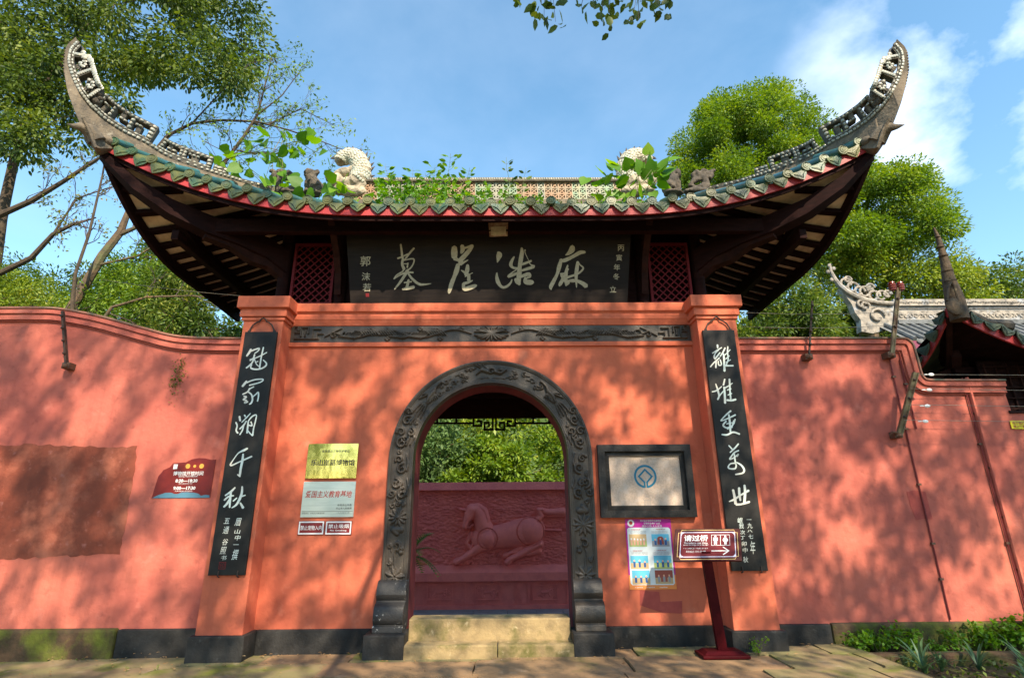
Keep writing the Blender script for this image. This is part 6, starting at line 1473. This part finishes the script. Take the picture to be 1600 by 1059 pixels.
# cycad in the court
q = at(640, 850, 2.6); q[2] += .12; cy = thing('cycad', 'dark green cycad fronds poking into the left of the archway', 'plant', (q[0], 2.6, -.12))
b = MB(); b.tube([(0, 0, 0), (0, 0, q[2]-.2)], [.11, .09], 10); b.build('trunk', M['bark'], cy)
for k in range(16):
    a = 6.283*k/16+.1; el = (.15, .55, .9)[k % 3]; b = MB(); n = 14; P_ = []
    for i in range(n+1):
        t = i/n; r_ = .52*t; P_.append(np.array((math.cos(a)*r_, math.sin(a)*r_, q[2]-.2+.42*el*t*2-.40*t*t)))
    b.tube(P_, [.012*(1-.8*i/n) for i in range(n+1)], 4, caps=False)
    pv = np.array((-math.sin(a), math.cos(a), 0))
    for i in range(2, n+1):
        for s in (-1, 1):
            t = nrm(P_[min(i, n)]-P_[i-1]); w = .13*math.sin(3.0*(i+1)/(n+2)); e = P_[i]+pv*s*w+t*w*.7+np.array((0, 0, .01)); b.add([P_[i]-t*.014, e, P_[i]+t*.018, P_[i]+np.array((0, 0, .003))], [(0, 1, 2)])
    b.build('frond', M['leafC'], cy)

# ---- shade trees standing behind the viewpoint
def shade(i, x0, x1, t0, t1, cr_, ncl, lab, holes):
    rg = random.Random(100+i); s = np.array(sdir); C_ = []
    while len(C_) < ncl:
        X_ = rg.uniform(x0, x1); Z_ = rg.uniform(-2.3, 5.0)
        dens = (1 if Z_ > 0 else .6) if Z_ < 4.2 else .5
        dens *= .78+.28*math.sin(X_*2.1+i)*math.sin(Z_*2.7+X_*.6)
        if rg.random() > dens: continue
        if any(((X_-h[0])/h[2])**2+((Z_-h[1])/h[3])**2 < 1 for h in holes): continue
        t = rg.uniform(t0, t1); C_.append(np.array((X_, 0, Z_))+s*t)
    C_ = np.array(C_); cx, cyy = C_[:, 0].mean(), C_[:, 1].mean()-1.0
    zt = C_[:, 2].mean(); return tree('shade_tree', lab, 'tree', [(cx+2.5, cyy-8, 0), (cx+2.4, cyy-8, 6), (cx+1.8, cyy-7, zt-1), (cx+1, cyy-3.5, zt+2.5)], .30, .05, C_, cr_, 15, .115, M['leafS'], M['bark'], 90+i, 'tall shade trees facing the gate', 14, flat=.8, up=.1, aspect=.6, twigr=.006)
EOH = 1
# which parts of the facade the canopy leaves open (x, z, half width, half height)
H1 = [(-5.2, 2.9, 0.44, 0.40), (-4.3, 2.7, 0.40, 0.48), (-6.3, 2.2, 0.40, 0.28), (-4.2, 1.1, 0.32, 0.24), (-6.2, .9, 0.64, 0.24), (-5.4, .6, 0.24, 0.28), (-3.8, 2.2, 0.20, 0.40), (-6.0, 3.6, 0.32, 0.16)]
H2 = [(-1.9, .8, 0.36, 0.28), (-2.4, 2.9, 0.14, 0.40), (-1.0, 3.6, 0.40, 0.12), (0.6, 4.25, 0.64, 0.12), (-2.9, .6, 0.16, 0.32), (1.1, 3.4, 0.32, 0.16), (-1.6, 1.5, 0.24, 0.12), (.2, .1, 0.96, 0.36), (-1.0, 4.3, 0.48, 0.16)]
H3 = [(2.0, 3.1, 0.25, 0.17), (1.55, 3.3, 0.17, 0.14), (1.9, 2.7, 0.14, 0.14), (3.8, 2.9, 0.14, 0.14), (4.6, 1.9, 0.20, 0.31), (4.0, 1.8, 0.11, 0.22), (5.0, 2.1, 0.17, 0.17), (6.3, .8, 0.39, 0.20), (4.7, 3.3, 0.28, 0.14), (3.0, 4.3, 0.28, 0.08), (5.6, .6, 0.14, 0.17), (2.2, .7, 0.14, 0.11), (3.6, .9, 0.11, 0.11)]
shade(0, -8.6, -3.0, 15.5, 20, .17, 760, 'big shade tree whose crown dapples the left boundary wall', H1)
shade(1, -3.4, 1.4, 13.5, 17.5, .15, 740, 'big shade tree whose crown dapples the gate and arch', H2)
shade(2, 1.0, 9.2, 12, 15, .135, 1450, 'big shade tree whose crown dapples the right pillar and wall', H3)
# undergrowth across the path, behind the viewpoint
Cn = []
rg = random.Random(77)
for k in range(280):
    x = rg.uniform(-26, 26); y = -rg.uniform(17.5, 26); Cn.append((x, y, rg.uniform(.3, 9)))
P_, D_ = puffs(np.array(Cn), 1.2, 60, .9); tag(leafmesh('grove', P_, .42, M['leafB'], None, .6, .4, .3, .1, D_), 'sunny green grove across the path facing the gate, mirrored in the plaques', 'woodland', kind='stuff')
# low branch of a tree hanging into the top of the view
ov = thing('overhanging_branch', 'leafy twigs hanging down into the sky at top centre', 'branch', tuple(at(930, -220, -4.2)))
rg = random.Random(31); b = MB(); ob = np.array(ov.location); P_ = []; YB = -3.6
for (px, py, tips_) in ((855, -90, ((812, 2), (832, 18), (850, 30), (868, 34), (862, 12), (846, 8))), (950, -90, ((908, 10), (925, 8), (945, 14), (940, 26), (952, 38), (962, 10), (972, 2))), (1010, -100, ((998, 32), (990, 22), (1010, 12), (1025, 3), (1040, 8), (1000, 4), (1032, 14), (1048, -4)))):
    hub = at(px, py, YB)-ob; limb(b, (0, 0, 0), hub, .022, .009, rg, 5)
    for (tx, ty) in tips_:
        e = at(tx, ty, YB+rg.uniform(-.15, .15))-ob; limb(b, hub, e, .005, .002, rg, 4, .08)
        for k in range(5): P_.append(e+np.array([rg.gauss(0, .035), rg.gauss(0, .04), rg.gauss(0, .03)]))
b.tube([(0, 0, 0), (.3, -2.5, .6), (.5, -5, .2), (.6, -8, -1)], [.03, .05, .07, .09], 6); b.build('twigs', M['twig'], ov)
leafmesh('leaves', np.array(P_), .085, M['leafA'], ov, .62, .3, .25, .6, shape=1)

# ------------------------------------------------------------------ plants on the roof
def heart(pxs, Y, lab, base, size, lm='leafE'):
    q = at(*base, Y); o = thing('climbing_plant', lab, 'plant', tuple(q)); rg = random.Random(int(base[0])); b = MB(); P_ = []; D_ = []
    for (x, y, dx, dy) in pxs:
        e = at(x, y, Y+rg.uniform(-.2, .1))-q; limb(b, (0, 0, 0) if rg.random() < .4 or not P_ else P_[rg.randrange(len(P_))], e, .007, .004, rg, 5, .1, .1); P_.append(e)
        a = nrm((dx, -.5, -dy)); D_.append(a)
        for _q in range(2): P_.append(e+np.array([rg.gauss(0, .11), rg.gauss(0, .10), rg.gauss(0, .10)])); D_.append(nrm(a+np.array([rg.gauss(0, .5), 0, rg.gauss(0, .5)])))
    b.build('stems', M['stem'], o); 
    n = len(P_); leafmesh('leaves', np.array(P_), size, M[lm], o, .9, .25, .25, .1, np.array(D_)*3, 2); return o
heart([(365, 240, -1, .3), (352, 258, -1, .5), (395, 232, -.5, -1), (412, 222, .6, .8), (440, 212, .8, .4), (432, 244, -.4, 1), (455, 240, 1, .4), (468, 236, 1, .3), (500, 240, 1, .1), (395, 270, -.8, .5), (415, 280, .3, 1), (440, 268, .5, .8), (378, 262, -1, .6), (400, 296, -.5, 1), (430, 300, .6, 1), (452, 282, .8, .6), (350, 275, -1, .6), (470, 222, .5, -.6), (418, 250, .2, .9)], .3, 'climber with large bright heart shaped leaves rising over the left eave', (430, 318), .18)
heart([(505, 292, .4, .8), (530, 288, 1, .3), (515, 302, -.3, 1), (545, 300, .9, .5), (490, 300, -.8, .6)], -.1, 'small bright climber at the foot of the left stone lion', (515, 320), .19)
heart([(940, 288, -1, .2), (962, 262, -.8, -.4), (955, 280, -.7, .4), (978, 284, -1, .2), (985, 264, -.4, -.8), (1005, 268, -.6, -.6), (1012, 256, .2, -1), (1030, 262, .9, -.3), (1028, 280, .8, .6), (1000, 288, .2, .9), (970, 300, -.6, .6), (1015, 290, .5, .8), (1035, 270, 1, .1), (950, 300, -.8, .5), (995, 276, 0, .4), (985, 300, .2, 1)], -.1, 'climber with broad bright leaves in front of the right curled finial', (1000, 322), .19)
def stalk(px, py0, py1, lean, lab, lm='leafE', Y=-.35, n=9, size=.085, w=1.0):
    q = at(px, py0, Y); tp = at(px+lean, py1, Y)-q; o = thing('roof_plant', lab, 'plant', tuple(q), 'leafy stalks sprouting from the roof'); rg = random.Random(px); b = MB(); P_ = []; D_ = []
    pts_ = limb(b, (0, 0, 0), tp, .005, .002, rg, 8, .08)
    for k in range(n):
        t = .15+.85*k/n; i = min(int(t*8), 7); p = pts_[i]+(pts_[i+1]-pts_[i])*(t*8-i)
        for s in (-1, 1):
            d = np.array((s*rg.uniform(.7, 1), rg.uniform(-.4, .3), rg.uniform(.1, .7))); l = rg.uniform(.02, .07)*w
            P_.append(p+d*l); D_.append(d); b.tube([p, p+d*l], .002, 3, caps=False)
            if rg.random() < .6*w: P_.append(p+d*l*1.5+rnd(1, .015)[0]); D_.append(d)
    b.build('stalk', M['stem'], o); leafmesh('leaves', np.array(P_), size, M[lm], o, .5, .3, .3, -.1, np.array(D_)*2, 1); return o
for a in ((608, 315, 256, -5, 'leafy stalk just right of the left curled finial'), (645, 318, 262, 0, 'bushy leaf stalk left of the tallest roof stalks'), (668, 318, 258, 12, 'leaning leaf stalk between two taller roof plants'), (700, 318, 240, 4, 'tallest leafy stalk sprouting left of the roof centre'), (716, 318, 262, 18, 'leaf stalk leaning right beside the tallest roof plant'), (634, 316, 275, -14, 'low leaning stalk near the left lattice end'), (680, 316, 270, -16, 'short bushy stalk in the green creeper'), (795, 318, 246, -4, 'thin lone stalk with dark leaves at roof centre'), (812, 318, 262, 10, 'wispy dry stalk right of the roof centre')): stalk(*a, n=(5 if a[0] > 780 else 9), lm=('leafC' if a[0] > 780 else 'leafE'), w=(.5 if a[0] > 780 else 1.1))
def creeper(px0, px1, py0, py1, n, lab, size=.06, lm='leafE', Y=-.45):
    q = at((px0+px1)/2, py1, Y); o = thing('roof_creeper', lab, 'plant', tuple(q), 'green creeper patches along the eave'); rg = random.Random(px0); P_ = []
    for _ in range(n):
        x = rg.uniform(px0, px1); h = (py1-py0)*(.4+.6*abs(math.sin(x*.11)*math.sin(x*.037+1))); P_.append(at(x, py1-h*rg.random()**1.1, Y+rg.uniform(-.3, .25))-q)
    b = MB()
    for _ in range(max(3, n//14)): limb(b, (rg.uniform(-.3, .3), 0, 0), P_[rg.randrange(n)], .004, .002, rg, 4, .1)
    b.build('stems', M['stem'], o); leafmesh('leaves', np.array(P_), size, M[lm], o, .7, .5, .35, .1, None, 1)
creeper(588, 700, 268, 322, 620, 'thick bright creeper spilling over the eave left of centre'); creeper(690, 765, 280, 322, 300, 'creeper patch thinning out under the lattice ridge'); creeper(780, 850, 292, 322, 170, 'low sparse creeper just right of the roof centre', .05)
creeper(925, 1010, 296, 326, 90, 'creeper patch under the right curled finial'); creeper(440, 560, 300, 322, 80, 'low creeper round the left stone lion', .055)
for i, px in enumerate((627, 658, 690, 721, 752, 786, 815, 846, 878, 909, 940)):
    q = at(px-4, 317, -.86); o = thing('moss_tuft', 'small bright moss tuft wedged in the eave tile gaps', 'moss', tuple(q), 'moss tufts between the eave tiles'); leafmesh('moss', rnd(26, .022)*np.array((1.4, .6, .8)), .028, M['leafE'], o, .7, .6)

# ------------------------------------------------------------------ ground plants
def fern(x, y, n, lab, s=1.0, lm='leafE', name='fern', grp='ferny weeds along the foot of the right wall'):
    z = GZ(x)-.02 if y < -.45 else .02; o = thing(name, lab, 'plant', (x, y, z), grp); rg = random.Random(int(x*100)); P_ = []; b = MB()
    for k in range(n):
        a = rg.uniform(0, 6.28); r_ = rg.uniform(.1, .28)*s; h = rg.uniform(.12, .30)*s; e = np.array((math.cos(a)*r_, math.sin(a)*r_*.6, h))
        pts_ = limb(b, (0, 0, 0), e, .004, .0015, rg, 5, .1, .2)
        for j in range(2, 6):
            for _ in range(5): P_.append(pts_[j]+rnd(1, .022*s)[0])
    b.build('stems', M['stem'], o); leafmesh('leaves', np.array(P_), .045*s, M[lm], o, .7, .8, .4, .0)
fx_ = [(4.15, .7, 12), (4.4, .75, 12), (4.75, .8, 12), (5.35, .7, 9), (5.75, .9, 13), (6.05, 1.0, 14), (6.4, 1.1, 14), (6.75, .95, 12), (7.1, 1.0, 12), (5.1, .5, 7)]
nm = ['leftmost ferny weed at the black plinth end', 'second ferny weed from the black plinth', 'spreading fern clump left of the thin cable', 'small fern right of the thin cable foot', 'bright fern clump between the two pipes', 'tall fern clump left of the red pipe', 'dense fern at the foot of the red pipe', 'fern just right of the red pipe', 'fern clump at the right picture edge', 'tiny fern under the thin cable']
for (x, s, n), l in zip(fx_, nm): fern(x, -.20, int(n*1.5), l, s*1.25)
q = at(277, 588, -.012); o = thing('moss_patch', 'dark green moss growing down the left wall under the wave of its coping', 'moss', tuple(q)); leafmesh('moss', rnd(240, 1)*np.array((.045, .006, .13)), .022, M['leafC'], o, .8, .6)
fern(2.93, -.46, 6, 'small bright green weed sprouting before the right pillar plinth', .62, 'leafE', 'weed', None)
for x, y, l in ((-3.75, -.62, 'tiny green weed on the mossy paving far left'), (-3.45, -.58, 'tiny green weed pair on the paving near the left pillar'), (.02, -.40, 'tiny weed in the joint before the step'), (-1.65, -.06, 'tiny weed growing against the black plinth left of the arch'), (-4.6, -.12, 'tiny weed at the foot of the mossy plinth')): fern(x, y, 2, l, .22, 'leafE', 'weed', None)
def strap(x, y, n, s, lab):
    o = thing('strap_leaf_plant', lab, 'plant', (x, y, .0), 'strap leaved plants in the bed at lower right'); rg = random.Random(int(x*77-y*31)); b = MB()
    for k in range(n):
        a = rg.uniform(0, 6.28); L_ = rg.uniform(.25, .5)*s; w = .016*s; d = np.array((math.cos(a), math.sin(a), 0)); sd_ = np.array((-d[1], d[0], 0)); lean = rg.uniform(.3, 1.0); V = []
        for i in range(7):
            t = i/6; p = d*(L_*lean*t**1.3)+np.array((0, 0, L_*(t*(1.25-.2*lean)-.65*lean*t*t))); ww = w*(1-t**2.5)+.001; V += [p-sd_*ww, p+np.array((0, 0, -.3*ww)), p+sd_*ww]
        b.add(V, [(i*3+j, i*3+j+1, i*3+j+4, i*3+j+3) for i in range(6) for j in (0, 1)])
    b.build('leaves', M['strap'], o, smooth=True)
rg = random.Random(8); sp_l = []
for k in range(30):
    x = rg.uniform(4.25, 6.6); y = -rg.uniform(.5, 1.75)
    if x < 4.35+(-y-.5)*.35: continue
    sp_l.append((x, y))
sp_l.sort()
for i, (x, y) in enumerate(sp_l): strap(x, y, 12, rg.uniform(.7, 1.1), 'blue green strap leaved clump in the bed at lower right')
gc = []
for k in range(900): gc.append((rg.uniform(4.2, 8), -rg.uniform(.45, 2.4), rg.uniform(0, .06)))
tag(leafmesh('ground_cover', np.array(gc), .06, M['leafC'], None, .6, .8, .3), 'low dark green ground cover between the strap leaved plants', 'ground cover', kind='stuff')

# ------------------------------------------------------------------ pavilion at the right edge
pv = thing('pavilion', 'dark timber pavilion corner with red upturned eaves and slim spire behind right wall', 'pavilion', (0, 0, 0))
CX, CY_ = 6.16, -.3
def pze(x): return 3.44+.66*max(0, 1-(x-CX)/1.75)**1.7
def pzs(y): return 3.38+.72*max(0, 1-(y-CY_)/1.25)**1.7
fpts = [(x, CY_+.04*(x-CX), pze(x)) for x in np.linspace(CX, 10.5, 40)]
spts = [(CX+.03*(y-CY_), y, pzs(y)) for y in np.linspace(CY_, 4.2, 40)]
b = MB(); ribbon(b, fpts, .125, .03, (0, 1)); b.build('front_fascia', M['fascia'], pv)
b = MB(); ribbon(b, spts, .125, .03, (1, 0)); b.build('side_fascia', M['fascia'], pv)
Q = []
for t in np.linspace(0, 1, 20):
    a = np.array((CX+4.3*t, CY_+.17*t, pze(CX+4.3*t)+.10)); c = np.array((CX+2.4+1.9*t, 2.0, 4.15)); Q.append([tuple(a+(c-a)*s-np.array((0, 0, .16*math.sin(3.14*s)))) for s in np.linspace(0, 1, 8)])
b = MB(); b.grid(Q)
Q = []
for t in np.linspace(0, 1, 20):
    a = np.array((CX+.13*t, CY_+4.5*t, pzs(CY_+4.5*t)+.10)); c = np.array((CX+2.4, 2.0, 4.15)); Q.append([tuple(a+(c-a)*s-np.array((0, 0, .16*math.sin(3.14*s)))) for s in np.linspace(0, 1, 8)])
b.grid(Q[::-1]); b.build('roof_slopes', M['rooftile'], pv, smooth=True)
b = MB(); b.grid([[(CX+.06+x_*(1-.2*s), CY_+.06+x_*0+s*1.1, pze(CX+x_)*(1-s)+3.62*s+.05) for s in (0, .5, 1)] for x_ in np.linspace(0, 4.2, 20)]); b.build('soffit', M['wood'], pv)
b = MB(); b.box(CX+.45, 10.5, .95, 1.0, 2.2, 3.9); b.box(CX+.45, CX+.5, 1.0, 3, 2.2, 3.7); b.build('timber_walls', M['wood'], pv)
b = MB(); b.bar((CX+.02, CY_+.05, 4.08), (CX+.78, .95, 3.30), .07, .10); b.build('corner_beam', M['wood2'], pv)
b = MB(); b.bar((CX+.42, .25, 3.70), (CX+.52, .42, 3.58), .11, .14); b.build('beam_block', M['wood2'], pv)
b = MB(); b.bar((CX+.5, .45, 3.50), (10.5, .45, 3.50), .07, .09); b.build('eave_beam', M['wood'], pv)
b = MB(); b.bar((CX+.05, .62, 3.32), (CX+.62, .5, 3.56), .06, .08); b.build('side_beam', M['wood2'], pv)
b = MB(); b.tube([(CX+.85, .7, 0), (CX+.85, .7, 3.8)], .10, 12); b.build('column', M['wood'], pv)
# window lattice behind the notch in the wall
lt = MB(); lt.box(6.9, 8.6, .30, .33, 2.80, 3.6); lt = lt.build('window_panel', M['wood'], pv)
for k in range(9):
    x = 6.95+k*.16; b = MB(); b.box(x, x+.02, .27, .30, 2.84, 3.55); b.build('window_bar', M['wood2'], lt)
for k in range(5):
    z = 2.9+k*.15; b = MB(); b.box(6.92, 8.4, .255, .268, z, z+.018); b.build('window_bar', M['wood2'], lt)
b = MB(); b.box(6.86, 8.6, -.02, .30, 2.80, 2.835); b.build('window_sill', M['wood2'], pv)
rt_ = random.Random(4)
for i in range(13):
    x = CX+.16+i*.19; tl = math.atan2(pze(x+.01)-pze(x-.01), .02)
    o = link('drip_tile', drip_me, pv, (x, CY_-.03+.04*(x-CX), pze(x)+.16+rt_.uniform(-.02, .02))); o.rotation_euler = (rt_.uniform(-.3, .05), -tl+rt_.uniform(-.25, .25), rt_.uniform(-.2, .2)); s = rt_.uniform(.8, 1.0); o.scale = (s, 1, s)
    o.data = drip_me.copy() if i == 0 else o.data
    if i == 0: dm2 = o.data; dm2.materials[0] = M['rooftile']
    o.data = dm2
for i in range(8):
    y = CY_+.15+i*.2; o = link('drip_tile', dm2, pv, (CX-.03+.03*(y-CY_), y, pzs(y)+.15)); o.rotation_euler = (rt_.uniform(-.2, .2), rt_.uniform(-.2, .2), -1.4+rt_.uniform(-.2, .2)); o.scale = (.9, 1, .9)
b = MB(); sp3 = [(1500, 500, .11), (1492, 470, .115), (1487, 452, .095), (1482, 435, .075), (1477, 412, .058), (1471, 390, .042), (1466, 372, .03), (1459, 356, .012)]
b.tube([at(q[0], q[1], -.33) for q in sp3], [q[2] for q in sp3], 10)
for (px, py, r_) in ((1480, 424, .075), (1474, 400, .06), (1469, 386, .05), (1465, 370, .035), (1484, 440, .085)): b.ell(at(px, py, -.34), (r_, r_, .022), 10, 5)
b.lathe(at(1494, 478, -.44), [(.0, 0), (.105, .0), (.12, .012), (.12, .03), (.09, .05)], 16, 'y'); b.tube([at(1480, 470, -.43), at(1482, 448, -.42), at(1487, 440, -.42), at(1493, 452, -.42), at(1497, 470, -.43)], .016, 6)
b.build('corner_spire', M['darkstone'], pv, smooth=True).data.materials[0] = mat('brown_spire_plaster', (.11, .075, .045), (.055, .04, .03), 9, 8, .85, .5, 40, extra=[((.34, .25, .14), 7, .6, .78, 6)])
b = MB(); b.tube([at(1510, 488, -.1), at(1540, 505, -.1), at(1575, 508, -.05), (8.5, 1.6, 4.2)], [.05, .07, .08, .08], 8); b.build('hip_ridge', M['darkstone'], pv, smooth=True)

# ------------------------------------------------------------------ rear hall
YH = 8.5; rh = thing('rear_hall', 'grey tiled rear hall with a white carved ridge and curling end ornament', 'hall', (0, 0, 0))
def hq(px, py, dy=0): return at(px, py, YH+dy)
xr0 = hq(1395, 490)[0]; Z = lambda y: hq(1500, y)[2]
for (y0, y1, d, m, nm_) in ((470, 480, .16, 'whiteplaster', 'ridge_coping'), (480, 487, .10, 'greyroof', 'ridge_course'), (487, 502, .12, 'whiteplaster', 'ridge_band'), (502, 508, .17, 'greyroof', 'ridge_course')):
    b = MB(); b.box(xr0, xr0+9, YH-d, YH+d, Z(y1), Z(y0)); b.build(nm_, M[m], rh)
b = MB(); rr = random.Random(12)
for k in range(60):
    x = xr0+.15+k*.15; b.tube([(x+.06*math.cos(a), YH-.13, Z(495)+.055*math.sin(a)) for a in np.linspace(.5+k, 5.5+k, 9)], .016, 5)
    for j in range(3): b.ell((x+j*.05, YH-.17, Z(475)+rr.uniform(-.02, .02)), (.022, .02, .03), 6, 4)
    for j in range(4): b.ell((x+j*.04, YH-.115, Z(484)), (.012, .02, .02), 5, 4)
tag(b.build('ridge_carving', M['whiteplaster'], rh, smooth=True), kind='stuff')
b = MB(); zt_, ze_ = Z(508), hq(1500, 531, -1.1)[2]
b.grid([[(x, YH-1.1*s, zt_*(1-s)+ze_*s) for s in (0, .5, 1)] for x in (xr0-.6, xr0+9)]); b.build('roof_slope', M['greyroof'], rh)
for k in range(34):
    x = xr0-.4+k*.27; b = MB(); b.tube([(x, YH-.05, zt_+.03), (x, YH-1.12, ze_+.04)], .065, 7); b.ell((x+.135, YH-1.13, ze_-.04), (.10, .02, .075), 8, 5); b.build('tile_row', M['greyroof'], rh, smooth=True)
b = MB(); b.box(xr0-.5, xr0+9, YH-1.1, YH-1.05, ze_-.42, ze_-.02); b.build('fascia', M['plum'], rh)
b = MB(); b.box(xr0-.3, xr0+9, YH-.9, YH+2, 0, ze_-.3); b.build('hall_wall', M['wood'], rh)
def z5(x, y): return (1280+x/6.62, 400+y/6.62)
body = [(215, 330), (280, 420), (340, 500), (370, 580), (430, 660), (440, 780), (560, 800), (770, 740), (770, 500), (600, 485), (480, 460), (380, 420), (290, 370)]
b = MB(); b.prism([hq(*z5(*q), -.12) for q in body], (0, .24, 0)); orn = b.build('ridge_end_ornament', M['whiteplaster'], rh)
b = MB(); rim = [(110, 80), (120, 160), (160, 240), (215, 310), (290, 370), (380, 420), (480, 455), (600, 480), (770, 492)]
b.tube([hq(*z5(*q), -.16) for q in rim], [.03, .05, .07, .08, .08, .08, .08, .07, .07], 8)
for q in ((270, 290, 50), (340, 330, 50), (410, 370, 45), (470, 380, 55), (560, 420, 50), (640, 420, 50), (290, 250, 30), (520, 330, 35), (430, 500, 35), (470, 520, 35), (600, 620, 60), (700, 400, 35)):
    c = hq(*z5(q[0], q[1]), -.15); R_ = q[2]/6.62/36
    b.tube([c+np.array((R_*math.cos(a)*(1-.1*a), -.02, R_*math.sin(a)*(1-.1*a))) for a in np.linspace(0, 5.6, 14)], .035, 6)
for q in ((90, 165), (105, 100), (150, 130), (130, 245), (180, 270), (300, 245), (320, 290), (520, 320), (545, 345), (500, 350), (620, 390), (700, 395), (735, 385)): b.ell(hq(*z5(*q), -.15), (.06, .05, .07), 7, 5)
b.build('scroll_crest', M['whiteplaster'], orn, smooth=True)
